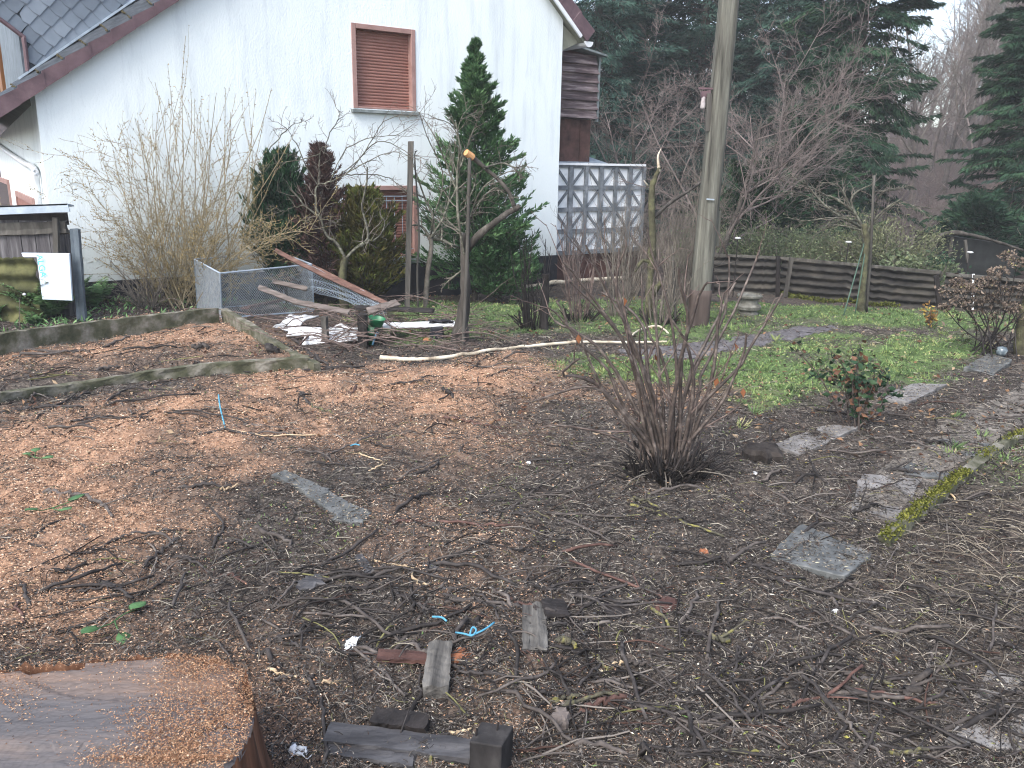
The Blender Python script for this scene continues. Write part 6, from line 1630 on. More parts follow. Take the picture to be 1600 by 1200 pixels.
    # sawdust drifts on the face
    N = 70000; p = cen + (out[rng.integers(0, n, N)] - cen) * (rng.random((N, 1)) ** .5) * .99
    d = sdpoly(p[:, 0], p[:, 1], [tuple(flat(a, b, ZT)[:2]) for a, b in ((300, 1020), (420, 1040), (420, 1230), (230, 1230), (250, 1160), (310, 1100), (295, 1050))])
    dens = np.maximum(ss(-.2, .16, d + .22 * fbm(p[:, 0], p[:, 1], 5, 4, 8)) * (.45 + .55 * ss(-.3, .3, fbm(p[:, 0], p[:, 1], 9, 3, 14))), .03 + .35 * ss(.1, .7, fbm(p[:, 0], p[:, 1], 3, 3, 12)))
    dens = np.maximum(dens, .35 * ss(.07, -.0, np.abs(sdpoly(p[:, 0], p[:, 1], [tuple(x) for x in out]))))
    p = p[rng.random(N) < dens]; N = len(p)
    z = ZT + .010 * fbm(p[:, 0], p[:, 1], 2.2, 3, 21) + .004 + rng.random(N) * .008 + .03 * ss(.0, .2, sdpoly(p[:, 0], p[:, 1], [tuple(flat(a, b, ZT)[:2]) for a, b in ((320, 1030), (410, 1060), (405, 1180), (330, 1180))]) + .05 * fbm(p[:, 0], p[:, 1], 6, 2, 4)) * rng.random(N)
    V, q = leaves(np.c_[p, z], rng.normal(size=(N, 3)) * [1, 1, .28], rng.uniform(.0022, .009, N), rng.uniform(.0012, .0034, N), rng, .3)
    base = np.array([(.36, .205, .12), (.26, .135, .078), (.45, .29, .175), (.13, .07, .045), (.52, .39, .27)])[rng.choice(5, N, p=[.34, .26, .18, .14, .08])] * rng.uniform(.75, 1.2, (N, 1))
    o_ = meshobj('sawdust', V, q, M_chip, t, col=np.repeat(base, 4, 0)); o_['kind'] = 'stuff'
stump()

# ================================================================== THINGS LYING ON THE SOIL
def blocks():
    rng = np.random.default_rng(180)
    M_sq = nm('dark_cut_timber', [(.3, (.010, .0095, .0095)), (.5, (.030, .028, .028)), (.75, (.085, .079, .076))], 9, 8, .7, .4, stretch=(1, 1, .4), spec=.2)
    # square block at the lower edge
    b = g(770, 1196); s = .115
    q = [flat(x, y, .115)[:2] for x, y in ((733, 1160), (784, 1168), (803, 1136), (752, 1128))]
    top = np.array([[*p, .118] for p in q]); bot = top - [0, 0, .16]; bot[:, :2] += rng.normal(size=(4, 2)) * .004
    o = MB().add(np.vstack([bot, top]), [(3, 2, 1, 0), (4, 5, 6, 7), (0, 1, 5, 4), (1, 2, 6, 5), (2, 3, 7, 6), (3, 0, 4, 7)]).build('wood_block', M_sq); bm_fix(o); bevel(o, .004, 2)
    tag(o, 'dark square timber block with two nails at the lower edge, right of the flat boards', 'block')
    for px, py in ((743, 1150), (776, 1141)):
        p = flat(px, py, .118); MB().tube([p - [0, 0, .01], p + [.004, .004, .022]], .003, 6).build('nail', M_darkpost, o)
    def board(px, w, th, mat, label, lift=.02, cat='board', seed=1, name='board'):
        A, B = g(*px[0], lift), g(*px[1], lift); V, f = rough_plank(A, B, w, th, np.random.default_rng(seed), nseg=12, jit=.0028); return tag(meshobj(name, V, f, mat), label, cat)
    M_gy = nm('grey_split_wood', [(.3, (.03, .028, .026)), (.5, (.095, .09, .082)), (.72, (.21, .2, .18))], 24, 9, .85, .6, stretch=(1, .09, 1))
    M_bd = nm('wet_dark_board', [(.3, (.016, .0155, .017)), (.5, (.045, .044, .047)), (.75, (.12, .118, .122))], 8, 9, .6, .4, spec=.3, stretch=(.5, 2, 1))
    board(((512, 1152), (738, 1182)), .085, .025, M_bd, 'long wet dark board lying along the lower edge left of the square block', .012, seed=1)
    board(((515, 1170), (650, 1192)), .06, .02, M_bd, 'shorter dark board along the lower edge in front of the long wet board', .006, seed=2)
    board(((584, 1135), (668, 1146)), .07, .05, M_darkpost, 'thick blackened wood piece lying behind the long wet board', .02, seed=3)
    board(((682, 1095), (689, 1022)), .078, .05, M_gy, 'short grey split post piece lying end on, near the bottom centre', .025, 'post piece', 4, 'post_piece')
    board(((836, 1020), (834, 950)), .085, .018, M_gy, 'grey brown board piece lying end on among the sticks', .012, seed=5)
    board(((870, 970), (862, 946)), .09, .014, M_darkpost, 'small broken dark board beside the end on board', .02, seed=6)
    board(((590, 1030), (700, 1035)), .055, .018, M_redwood, 'flat red brown bark strip behind the split post piece', .012, seed=7)
    board(((560, 872), (578, 898)), .035, .01, M_bd, 'narrow dark slate coloured sliver left of centre', .008, seed=8)
    # curved bark / tile pieces
    def chunk(px, py, r, mat, label, cat, sx=1.6, h=.018, seed=0, name='bark_piece'):
        rg = np.random.default_rng(seed); c = g(px, py, -.004); k = 18; a = np.arange(k) / k * 2 * math.pi; rr = r * (1 + .16 * rg.normal(size=k))
        R3 = rg.uniform(0, 3.1)
        xy = np.stack([np.cos(a) * rr * sx, np.sin(a) * rr], -1) @ np.array([[math.cos(R3), math.sin(R3)], [-math.sin(R3), math.cos(R3)]]) if name != 'half_disc' else np.stack([np.cos(a) * rr * sx, np.sin(a) * rr], -1)
        lay = [np.c_[xy, np.zeros(k)], np.c_[xy * 1.02, np.full(k, h * .6)], np.c_[xy * .8, np.full(k, h) + .003 * rg.normal(size=k)], np.c_[xy * .3, np.full(k, h * 1.05)]]
        V = np.vstack(lay) + c; f = [(j * k + i, j * k + (i + 1) % k, (j + 1) * k + (i + 1) % k, (j + 1) * k + i) for j in range(3) for i in range(k)] + [tuple(range(3 * k, 4 * k))]
        return tag(meshobj(name, V, f, mat), label, cat)
    M_or = nm('orange_wood_piece', [(.3, (.17, .06, .028)), (.7, (.36, .155, .08))], 12, 5, .7, .3)
    chunk(722, 1026, .036, M_or, 'flat orange brown wood piece just left of the blue twine knot', 'wood piece', 1.5, seed=1)
    chunk(1040, 947, .045, M_redwood, 'dark red brown curved bark piece right of centre', 'bark piece', 1.5, .02, seed=2)
    chunk(1100, 864, .02, M_or, 'tiny orange shard on bare soil left of the square wet slab', 'shard', 1.0, seed=3)
    chunk(488, 912, .05, M_bd, 'dark blue grey crumpled scrap left of the sticks', 'scrap', 1.3, .02, seed=4)
    chunk(678, 884, .04, M_bd, 'small dark scrap with green end above the stick pile', 'scrap', 1.2, .015, seed=5)
    chunk(876, 1126, .03, M_oldplank, 'greyish wood chunk near the lower centre', 'wood chunk', 1.2, .03, seed=6)
    chunk(648, 1138, .018, M_oldplank, 'little reddish wood knot lying left of the blackened wood piece', 'wood piece', 1.0, .025, seed=7)
    chunk(955, 952, .055, M_darkpost, 'black soil crust between the stick pile and the curved bark piece', 'crust', 1.3, .02, seed=8)
    chunk(1190, 712, .10, nm('dark_clod', [(.3, (.014, .011, .010)), (.7, (.05, .042, .036))], 14, 6, .9, .7), 'dark soil clod beside the pale slab', 'clod', 1.3, .06, seed=9)
    # crumpled paper
    o = crumpled('paper_scrap', [g(535, 1022, .01), g(556, 1020, .012), g(565, 1007, .03), g(542, 1009, .02)], .002, 'crumpled white paper scrap among the sticks above the long board', 41, M_white, .02, 10, 8); o['category'] = 'paper'; del o['group']
    o = crumpled('paper_scrap', [g(452, 1188, .01), g(484, 1190, .012), g(476, 1176, .02), g(456, 1172, .02)], .002, 'white paper scrap at the lower edge beside the stump', 42, M_white, .015, 10, 8); o['category'] = 'paper'; del o['group']
    # blue twine
    M_tw = nm('blue_twine', [(.3, (.045, .19, .30)), (.7, (.12, .34, .46))], 40, 2, .7, 0)
    def tw(px, label, r=.004, lift=.03):
        P = catmull([g(x, y, lift + dz) for x, y, dz in px], 26); return tag(MB().tube(P, r, 6).build('twine', M_tw, smooth=True), label, 'twine')
    tw([(712, 1006, .0), (725, 1012, .01), (738, 1016, .012), (744, 1010, .02), (738, 1006, .02), (735, 1014, .01), (748, 1012, .015), (762, 1006, .02), (772, 1000, .025)], 'bright blue twine knot among the sticks near the bottom centre', .0035, .045)
    tw([(676, 975, 0), (690, 978, .005), (698, 982, 0)], 'short faded blue twine end above the twine knot')
    tw([(352, 670, .0), (349, 660, .02), (345, 648, .05), (343, 636, .09)], 'blue twine end sticking up from the sawdust left of centre', .005, .0)
    tw([(548, 704, 0), (555, 703, .006), (562, 703, 0)], 'tiny blue twine scrap in the middle of the sawdust')
    # pebbles and crumbs of plaster
    for i, (px, py, r, lb) in enumerate(((1305, 957, .016, 'white plaster crumb below the square wet slab'), (1180, 741, .016, 'white pebble beside the foot of the currant bush'), (826, 724, .014, 'white pebble on the soil left of the currant bush'), (35, 536, .03, 'white stone inside the sawdust bed'))):
        o = MB().lathe(g(px, py, -.003), [(r * .6, 0), (r, r * .4), (r * .8, r * .9), (r * .3, r * 1.1)], 9).build('pebble', M_white); tag(o, lb, 'pebble')
    # loose green leaves
    ML = nm('fresh_leaf', [(.3, (.03, .085, .028)), (.7, (.075, .16, .06))], 8, 3, .5, 0)
    for i, (px, py, L_, lb) in enumerate(((180, 978, .075, 'fresh green leafy sprig lying left, above the stump'), (55, 720, .07, 'green leafy sprig on the sawdust at far left'), (82, 800, .075, 'pale green leaf under the curved grey stick at left'))):
        t = empty('leafy_sprig', g(px, py), lb, 'sprig'); rg = np.random.default_rng(200 + i); b = g(px, py, .02)
        P = branches(np.tile(b, (3, 1)), rg.normal(size=(3, 3)) * [1, 1, .15], .12, 5, .1, 0, rg); V, q = tubes(P, taper(3, 5, [.003] * 3, .5), 4); meshobj('stem', V, q, M_fern if 0 else ML, t)
        for k in range(3):
            dd = nrm(P[k, -1] - P[k, 0]); s = nrm(np.cross(dd, [0, 0, 1.0])); c = P[k, 3]; u = np.linspace(0, 1, 7); V = []
            for x in u:
                w = L_ * .36 * math.sin(math.pi * min(1, .06 + x * .94)) ** .7
                V += [c + dd * L_ * x + s * w + [0, 0, .012], c + dd * L_ * x + [0, 0, .004 + .01 * math.sin(3 * x)], c + dd * L_ * x - s * w + [0, 0, .012]]
            f = [(3 * j + a, 3 * j + a + 1, 3 * j + a + 4, 3 * j + a + 3) for j in range(6) for a in (0, 1)]
            o = meshobj('leaf', np.array(V), f, ML, t, smooth=True); md = o.modifiers.new('thick', 'SOLIDIFY'); md.thickness = .0012
blocks()

# ------------------------------------------------------------ sticks
M_stk_d = nm('wet_dark_stick', [(.3, (.014, .012, .0115)), (.55, (.040, .035, .033)), (.8, (.105, .095, .088))], 22, 6, .7, .3, spec=.22, rnd=.35)
M_stk_g = nm('grey_brown_stick', [(.3, (.034, .029, .026)), (.55, (.085, .073, .066)), (.8, (.19, .17, .15))], 22, 6, .8, .3, rnd=.3)
M_stk_y = nm('lichen_stick', [(.3, (.034, .031, .024)), (.5, (.085, .08, .055)), (.62, (.20, .185, .055)), (.8, (.32, .31, .16))], 28, 5, .9, .4)
M_stk_r = nm('red_brown_stick', [(.3, (.038, .020, .016)), (.55, (.095, .052, .042)), (.8, (.20, .125, .10))], 22, 6, .7, .3, rnd=.25)
M_stk_p = nm('pale_split_stick', [(.3, (.32, .23, .14)), (.7, (.56, .44, .29))], 22, 5, .75, .2, rnd=.2)
SM = {'d': (M_stk_d, 'dark wet stick lying loose in the litter of twigs', 'dark wet loose sticks'), 'g': (M_stk_g, 'grey brown dry stick lying loose in the litter of twigs', 'grey brown loose sticks'),
      'y': (M_stk_y, 'stick crusted with yellow green lichen lying loose in the litter', 'lichen covered loose sticks'), 'r': (M_stk_r, 'smooth red brown stick lying loose in the litter', 'red brown loose sticks'),
      'p': (M_stk_p, 'pale freshly split stick lying loose in the litter', 'pale split loose sticks')}
def sticks():
    rng = np.random.default_rng(190)
    ex = [  # kind, picture path, thickness in mm, own label or None
        ('g', [(68, 772), (100, 773), (140, 784), (176, 812)], 13, 'thick curved grey stick on the sawdust at left'), ('d', [(228, 745), (258, 739), (290, 738)], 11, None), ('d', [(282, 764), (320, 764), (372, 764)], 12, 'dark stick with a pale split end on the sawdust'),
        ('p', [(345, 766), (374, 763)], 8, None), ('g', [(400, 826), (430, 840), (470, 862)], 14, 'thick grey stick with greenish bark above the dark soil strip'), ('d', [(130, 866), (165, 854), (205, 838), (268, 836)], 9, None), ('d', [(222, 886), (255, 864), (284, 840)], 11, None),
        ('d', [(80, 893), (110, 893), (150, 880)], 10, None), ('d', [(265, 870), (300, 882), (330, 900)], 9, None), ('d', [(120, 926), (170, 924), (200, 918)], 8, None), ('d', [(90, 988), (140, 978), (200, 958)], 8, None), ('d', [(215, 933), (245, 920), (260, 910)], 8, None),
        ('r', [(692, 654), (720, 658), (750, 667), (782, 671)], 10, 'smooth red brown stick lying alone on the sawdust centre'), ('d', [(640, 630), (680, 630), (706, 618)], 7, None), ('d', [(692, 612), (716, 626)], 13, None), ('y', [(482, 632), (500, 640), (522, 648)], 9, None), ('d', [(468, 612), (474, 622), (484, 636)], 14, None),
        ('p', [(355, 672), (420, 684), (495, 682)], 6, None), ('g', [(350, 683), (420, 680), (480, 686)], 8, None), ('g', [(380, 664), (430, 668), (470, 672)], 7, None), ('d', [(310, 680), (360, 676), (430, 690)], 10, None), ('p', [(540, 705), (570, 715), (600, 725)], 6, None), ('p', [(576, 737), (590, 734), (606, 724)], 6, None),
        ('r', [(600, 818), (680, 818), (760, 824), (800, 824)], 9, 'long thin red brown stick right of the narrow slab strip'), ('p', [(582, 876), (615, 884), (640, 890), (650, 910), (670, 918)], 8, 'pale peeled crooked stick above the stick pile'), ('d', [(640, 825), (700, 830), (740, 826)], 7, None),
        ('y', [(985, 790), (1020, 800), (1060, 815), (1130, 842)], 9, 'long yellow green lichen branch below the currant bush'), ('y', [(980, 783), (1000, 788), (1030, 796)], 10, None), ('y', [(1018, 953), (1035, 972), (1056, 990)], 10, 'lichen stick forming a triangle with the curved bark piece'), ('d', [(980, 966), (1010, 956), (1030, 948)], 8, None), ('d', [(1054, 958), (1090, 982)], 8, None), ('d', [(1056, 993), (1088, 986)], 9, None),
        ('r', [(905, 1112), (950, 1105), (1000, 1084)], 17, 'thick red brown stick near the bottom centre'), ('y', [(875, 1110), (920, 1098), (975, 1088)], 11, 'lichen spotted stick directly behind the thick red brown one'), ('y', [(858, 1098), (880, 1096), (905, 1094)], 13, None), ('d', [(838, 1082), (870, 1088), (910, 1094)], 12, None),
        ('y', [(1113, 1006), (1136, 1000)], 16, 'short thick lichen stub right of the curved bark piece'), ('g', [(1400, 1090), (1425, 1078), (1452, 1058)], 20, 'thick short grey log piece at lower right'), ('d', [(1255, 1046), (1300, 1052), (1345, 1066), (1420, 1062)], 11, None), ('y', [(1345, 1066), (1370, 1068), (1390, 1072)], 12, None), ('y', [(1380, 1055), (1395, 1075)], 8, None),
        ('g', [(1190, 966), (1230, 975), (1268, 988)], 8, None), ('g', [(1330, 976), (1370, 986), (1420, 998)], 8, None), ('g', [(1290, 920), (1320, 918), (1350, 918)], 10, None), ('g', [(1298, 930), (1304, 950), (1308, 970)], 11, None), ('y', [(1388, 1180), (1415, 1182), (1450, 1178)], 11, 'short yellow lichen stick at the lower edge toward the right'),
        ('d', [(1498, 1115), (1540, 1118), (1575, 1114)], 9, None), ('d', [(1550, 1008), (1580, 1014), (1605, 1022)], 11, None), ('d', [(1555, 1082), (1580, 1086), (1605, 1090)], 10, None), ('g', [(1250, 1000), (1290, 1020), (1320, 1050)], 7, None), ('g', [(1460, 988), (1458, 1020), (1446, 1056)], 7, None), ('g', [(1460, 1049), (1490, 1048), (1505, 1030)], 8, None),
        ('d', [(400, 1000), (440, 1003), (490, 990), (560, 966)], 9, None), ('d', [(420, 1004), (480, 1018), (540, 1024), (620, 1036), (668, 1040)], 10, 'long dark stick running toward the split post piece'), ('d', [(400, 1020), (425, 1038), (440, 1045)], 15, 'thick dark stick at the right rim of the stump'), ('p', [(420, 1046), (455, 1060), (486, 1068)], 9, 'pale split stick just right of the stump'), ('p', [(497, 1071), (534, 1070)], 9, None), ('g', [(420, 1072), (440, 1064), (458, 1062)], 9, None),
        ('d', [(480, 1054), (492, 1078), (505, 1120), (505, 1200)], 10, None), ('d', [(634, 1126), (660, 1085), (680, 1050)], 13, None), ('d', [(690, 1035), (712, 1005), (728, 972)], 15, 'dark stick standing over the split post piece and the twine'), ('d', [(656, 1020), (655, 1060), (660, 1094)], 7, None), ('d', [(660, 1025), (700, 1045), (735, 1058), (780, 1054)], 9, None), ('g', [(640, 1000), (656, 1020)], 8, None),
        ('d', [(580, 1180), (640, 1172), (690, 1156), (735, 1148)], 9, None), ('p', [(688, 1154), (715, 1148), (736, 1143)], 9, 'pale splintered stick end touching the square block'), ('y', [(670, 1196), (674, 1168)], 10, None), ('d', [(611, 925), (620, 930), (660, 950), (715, 968)], 10, None), ('d', [(640, 905), (643, 935), (646, 958)], 12, None), ('d', [(618, 935), (700, 922), (760, 940), (780, 975)], 10, None), ('d', [(690, 930), (750, 945), (800, 956)], 9, None),
        ('d', [(730, 970), (790, 988), (835, 1000), (890, 1024)], 10, None), ('d', [(770, 990), (830, 978), (890, 960)], 10, None), ('d', [(836, 902), (862, 945), (890, 968)], 10, None), ('r', [(786, 935), (810, 945), (852, 955)], 10, 'orange brown stick end lying across the end on board'), ('d', [(800, 900), (850, 922), (878, 930)], 9, None), ('g', [(850, 984), (900, 980), (955, 978)], 13, None), ('d', [(900, 1005), (925, 985), (936, 972)], 7, None), ('d', [(845, 1005), (885, 1022), (925, 1024)], 10, None), ('y', [(874, 1004), (885, 1008), (900, 1016)], 15, None),
        ('y', [(925, 1020), (940, 1040), (956, 1064)], 9, None), ('d', [(900, 1030), (930, 1065), (970, 1074)], 8, None), ('d', [(850, 1050), (890, 1072), (912, 1082)], 8, None), ('p', [(956, 1042), (980, 1035)], 8, None), ('g', [(975, 1036), (1000, 1044), (1018, 1044)], 11, None), ('d', [(995, 1165), (1008, 1185), (1020, 1202)], 14, None), ('g', [(1050, 1145), (1090, 1135), (1140, 1136)], 8, None), ('g', [(1097, 1020), (1108, 1040), (1095, 1056)], 6, None), ('d', [(1110, 1040), (1150, 1034), (1152, 1018), (1146, 1055), (1110, 1070)], 8, None),
        ('d', [(1170, 1090), (1182, 1120), (1178, 1138)], 8, None), ('y', [(1110, 1175), (1150, 1180), (1200, 1176)], 8, None), ('d', [(1030, 1200), (1060, 1186), (1110, 1184)], 9, None), ('g', [(1316, 1126), (1340, 1160), (1390, 1200)], 8, None), ('d', [(1330, 1125), (1350, 1150), (1380, 1200)], 10, None), ('d', [(1290, 1172), (1316, 1145), (1318, 1115)], 8, None),
        ('g', [(800, 795), (850, 760), (900, 725)], 7, None), ('g', [(850, 775), (920, 765), (970, 740)], 9, None), ('g', [(985, 733), (1005, 750), (1010, 790)], 7, None), ('d', [(800, 860), (830, 865)], 9, None), ('g', [(1330, 690), (1400, 690), (1470, 705)], 8, None), ('d', [(1440, 690), (1475, 697), (1502, 703)], 12, None), ('d', [(1300, 780), (1360, 768), (1412, 752)], 7, None), ('g', [(1200, 765), (1260, 800), (1320, 822)], 8, None), ('p', [(1472, 765), (1496, 787)], 8, None),
        ('d', [(1380, 735), (1420, 742), (1450, 748)], 9, None), ('g', [(1400, 822), (1370, 812), (1345, 800)], 9, None), ('d', [(110, 660), (160, 655), (240, 652)], 10, None), ('d', [(0, 648), (60, 640), (130, 640)], 12, None), ('d', [(165, 632), (200, 614), (260, 612)], 9, None), ('d', [(40, 672), (90, 640), (140, 610)], 10, None), ('g', [(0, 552), (60, 548), (140, 552)], 13, None), ('g', [(20, 560), (80, 556), (130, 548)], 12, None), ('g', [(150, 580), (170, 578), (188, 590)], 14, 'short pale plank like stick inside the sawdust bed'), ('g', [(300, 544), (326, 546)], 22, 'thick short log inside the sawdust bed'),
        ('d', [(420, 548), (434, 552)], 28, None), ('d', [(600, 578), (640, 572), (680, 566)], 9, None), ('g', [(720, 570), (760, 575), (800, 566)], 8, None), ('d', [(760, 590), (800, 580), (850, 585)], 8, None), ('d', [(560, 520), (600, 515), (640, 512)], 10, None), ('r', [(520, 560), (560, 535), (610, 508)], 9, None), ('r', [(460, 548), (500, 520), (560, 505), (620, 510)], 8, None), ('d', [(455, 530), (480, 550), (500, 575)], 14, None), ('g', [(720, 540), (745, 532), (775, 515)], 9, None), ('d', [(480, 555), (505, 570), (520, 578)], 15, None)]
    L_ = []
    for k, px, mm, lb in ex:
        P = np.array([g(*p) for p in px]); n = max(8, 5 * len(px)); P = catmull(P, n); r = mm * .0005 * (1.25 + .14 * float(np.hypot(*P[0, :2]) - 2))
        L_.append((k, P, r, lb, rng.uniform(.002, .018)))
    # fill with random sticks where the photo has most of them: the thickest as things, the thin rest as one mass
    areas = [([(400, 880), (760, 880), (900, 900), (1000, 1000), (960, 1120), (700, 1080), (420, 1010)], 42, 230), ([(0, 830), (420, 830), (420, 1000), (100, 1000), (0, 960)], 16, 60), ([(900, 1080), (1600, 1040), (1600, 1200), (700, 1200)], 30, 210), ([(1000, 880), (1600, 860), (1600, 1080), (950, 1060)], 20, 110),
             ([(420, 700), (900, 650), (980, 760), (1150, 800), (1100, 880), (600, 860)], 18, 110), ([(1200, 640), (1600, 600), (1600, 860), (1150, 860)], 14, 110), ([(0, 600), (480, 580), (480, 640), (0, 700)], 8, 40), ([(0, 520), (340, 490), (470, 560), (0, 610)], 6, 40), ([(560, 540), (900, 540), (900, 600), (500, 610)], 6, 40)]
    rest = []
    for poly, n, n2 in areas:
        pa = np.array(poly, float); lo, hi = pa.min(0), pa.max(0); c = 0
        while c < n + n2:
            px, py = rng.uniform(lo, hi)
            if not inpoly(px, py, poly): continue
            b = g(px, py); a = rng.normal(0, .8) + (0 if rng.random() < .7 else 1.4)
            if c < n:
                ln = rng.uniform(.16, .5) * (1 + .5 * (py < 650))
                P = branches(b[None], [[math.cos(a), math.sin(a), 0]], [ln], 7, .12, 0, rng)[0]
                k = rng.choice(list('ddddddddddggggggr')); L_.append((k, P, rng.uniform(.0045, .0085) * (1 + .4 * (py < 650)), None, rng.uniform(.004, .035)))
            else:
                ln = rng.uniform(.08, .34) * (1 + .4 * (py < 650))
                rest.append((branches(b[None], [[math.cos(a), math.sin(a), 0]], [ln], 6, .13, 0, rng)[0], rng.uniform(.0018, .0045) * (1 + .4 * (py < 650))))
            c += 1
    P = np.array([p for p, _ in rest]); r = np.array([q for _, q in rest]); N = len(P); t = np.linspace(0, 1, 7)[None]
    hz = H(P[..., 0], P[..., 1]); P[..., 2] = np.maximum(hz, hz[:, :1] * (1 - t) + hz[:, -1:] * t) + r[:, None] * .7 + rng.uniform(0, .03, (N, 1)) * np.where(rng.random((N, 1)) < .5, t, np.sin(t * 3.1))
    V, q = tubes(P, taper(N, 6, r, .65) * (1 + .1 * rng.normal(size=(N, 7))), 5)
    pal = np.array([(.020, .018, .0175), (.042, .037, .035), (.085, .074, .067), (.16, .142, .125), (.06, .036, .029), (.15, .145, .065)])
    c = pal[rng.choice(6, N, p=[.34, .30, .19, .08, .06, .03])] * rng.uniform(.75, 1.25, (N, 1))
    tag(meshobj('stick_litter', V, q, M_chip, col=np.repeat(c, 35, 0), smooth=True), 'mass of thinner broken sticks strewn between the thicker ones', 'stick litter', kind='stuff')
    for k, P, r, lb, lift in L_:
        m, l0, grp = SM[k]; n = len(P)
        hz = H(P[:, 0], P[:, 1]); t = np.linspace(0, 1, n)
        P = P.copy(); P[:, 2] = np.maximum(hz, np.interp(t, [0, .5, 1], [hz[0], hz.mean(), hz[-1]])) + r * .6 + lift * (np.sin(t * 3.1) if rng.random() < .5 else t)
        P[1:-1] += rng.normal(size=(n - 2, 3)) * r * .7
        Rr = r * np.linspace(1.1, .75, n) * (1 + .10 * rng.normal(size=n)); Rr = np.maximum(Rr, r * .5)
        mb = MB().tube(P, Rr, 6)
        if rng.random() < .5 and n > 6 and k != 'p':
            i = rng.integers(2, n - 3); d = nrm(P[i + 1] - P[i]); s = nrm(np.cross(d, [0, 0, 1.0])) * rng.choice([-1, 1]); ln = rng.uniform(.04, .14)
            Q = catmull([P[i], P[i] + (d * .7 + s * .7) * ln * .5 + [0, 0, .004], P[i] + (d * .9 + s * .8) * ln + [0, 0, rng.uniform(-.004, .02)]], 6)
            mb.tube(Q, np.linspace(Rr[i] * .6, Rr[i] * .3, 6), 5)
        o = mb.build('stick', m, smooth=True); tag(o, lb or l0, 'stick', grp)
sticks()

# ================================================================== LITTER, CHIPS, GRASS (uncountable)
def polar(n, r0, r1, a0, a1, rng, p=1.0):
    r = np.exp(rng.uniform(math.log(r0), math.log(r1), n)); a = np.radians(rng.uniform(a0, a1, n))
    return r * np.sin(a), r * np.cos(a)
def chips():
    rng = np.random.default_rng(210); N = 900000
    x, y = polar(N, 1.35, 10.5, -41, 41, rng)
    saw, gr = zones(x, y); r = np.hypot(x, y)
    cl = fbm(x, y, 2.3, 3, 51)
    keep = rng.random(N) < np.clip(.55 + .45 * saw + .25 * cl - .55 * gr * (1 - saw), .03, 1) * (1 - .85 * ss(1.4, 3.0, x) * ss(8.5, 9.5, y))
    x, y, saw, gr, r = x[keep], y[keep], saw[keep], gr[keep], r[keep]; N = len(x)
    lod = .46 + .085 * r
    issaw = rng.random(N) < .03 * (x < 1.2) + .008 + .90 * saw
    L_ = np.where(issaw, rng.uniform(.006, .022, N), rng.uniform(.006, .034, N) ** 1.0) * lod
    W_ = np.where(issaw, rng.uniform(.003, .008, N), rng.uniform(.0025, .007, N)) * lod
    d = rng.normal(size=(N, 3)) * np.array([1, 1, .25])
    z = H(x, y) + .002 + .016 * rng.random(N) ** 1.5 + .02 * saw * ss(-.2, .6, fbm(x, y, 4, 3, 71))
    V, q = leaves(np.c_[x, y, z], d, L_, W_, rng, .3)
    pal_s = np.array([(.49, .315, .205), (.39, .235, .15), (.57, .405, .285), (.24, .145, .095), (.66, .54, .41), (.090, .064, .050)])
    pal_d = np.array([(.024, .022, .021), (.068, .062, .058), (.135, .123, .112), (.23, .21, .185), (.36, .33, .28), (.085, .056, .042), (.085, .087, .092), (.16, .155, .08)])
    cs = pal_s[rng.choice(6, N, p=[.30, .25, .16, .14, .07, .08])]; cd = pal_d[rng.choice(8, N, p=[.24, .27, .215, .12, .014, .06, .07, .011])]
    c = np.where(issaw[:, None], cs, cd) * rng.uniform(.7, 1.25, (N, 1))
    tag(meshobj('wood_chips', V, q, M_chip, col=np.repeat(c, 4, 0), origin=(0, 0, 0)), 'orange sawdust and brown wood chips strewn over the garden soil', 'wood chips', kind='stuff')
chips()
def litter():
    rng = np.random.default_rng(211); N = 46000
    x, y = polar(N, 1.35, 9.5, -41, 41, rng); saw, gr = zones(x, y); r = np.hypot(x, y)
    keep = rng.random(N) < np.clip(.85 - .42 * saw - .65 * gr + .4 * fbm(x, y, 2.0, 3, 61), .04, 1)
    x, y, r = x[keep], y[keep], r[keep]; N = len(x); a = rng.uniform(0, 6.28, N)
    P = branches(np.c_[x, y, np.zeros(N)], np.c_[np.cos(a), np.sin(a), np.zeros(N)], rng.uniform(.02, .13, N) * (.75 + .1 * r), 5, .13, 0, rng)
    t = np.linspace(0, 1, 6)[None]
    P[..., 2] = H(P[..., 0], P[..., 1]) + .004 + rng.uniform(0, .014, (N, 1)) * np.sin(t * math.pi) + rng.uniform(0, .02, (N, 1)) * t * (rng.random((N, 1)) < .3)
    Rr = taper(N, 5, rng.uniform(.0006, .0019, N) * (.7 + .12 * r), .55); V, q = tubes(P, Rr, 4)
    pal = np.array([(.022, .020, .019), (.050, .044, .041), (.11, .098, .087), (.23, .205, .17), (.070, .045, .037), (.16, .155, .08), (.36, .33, .265)])
    c = pal[rng.choice(7, N, p=[.34, .27, .17, .09, .08, .02, .03])] * rng.uniform(.75, 1.25, (N, 1))
    tag(meshobj('twig_litter', V, q, M_chip, col=np.repeat(c, 24, 0), origin=(0, 0, 0)), 'fine twigs and dry stalks littering the dark soil', 'twig litter', kind='stuff')
litter()
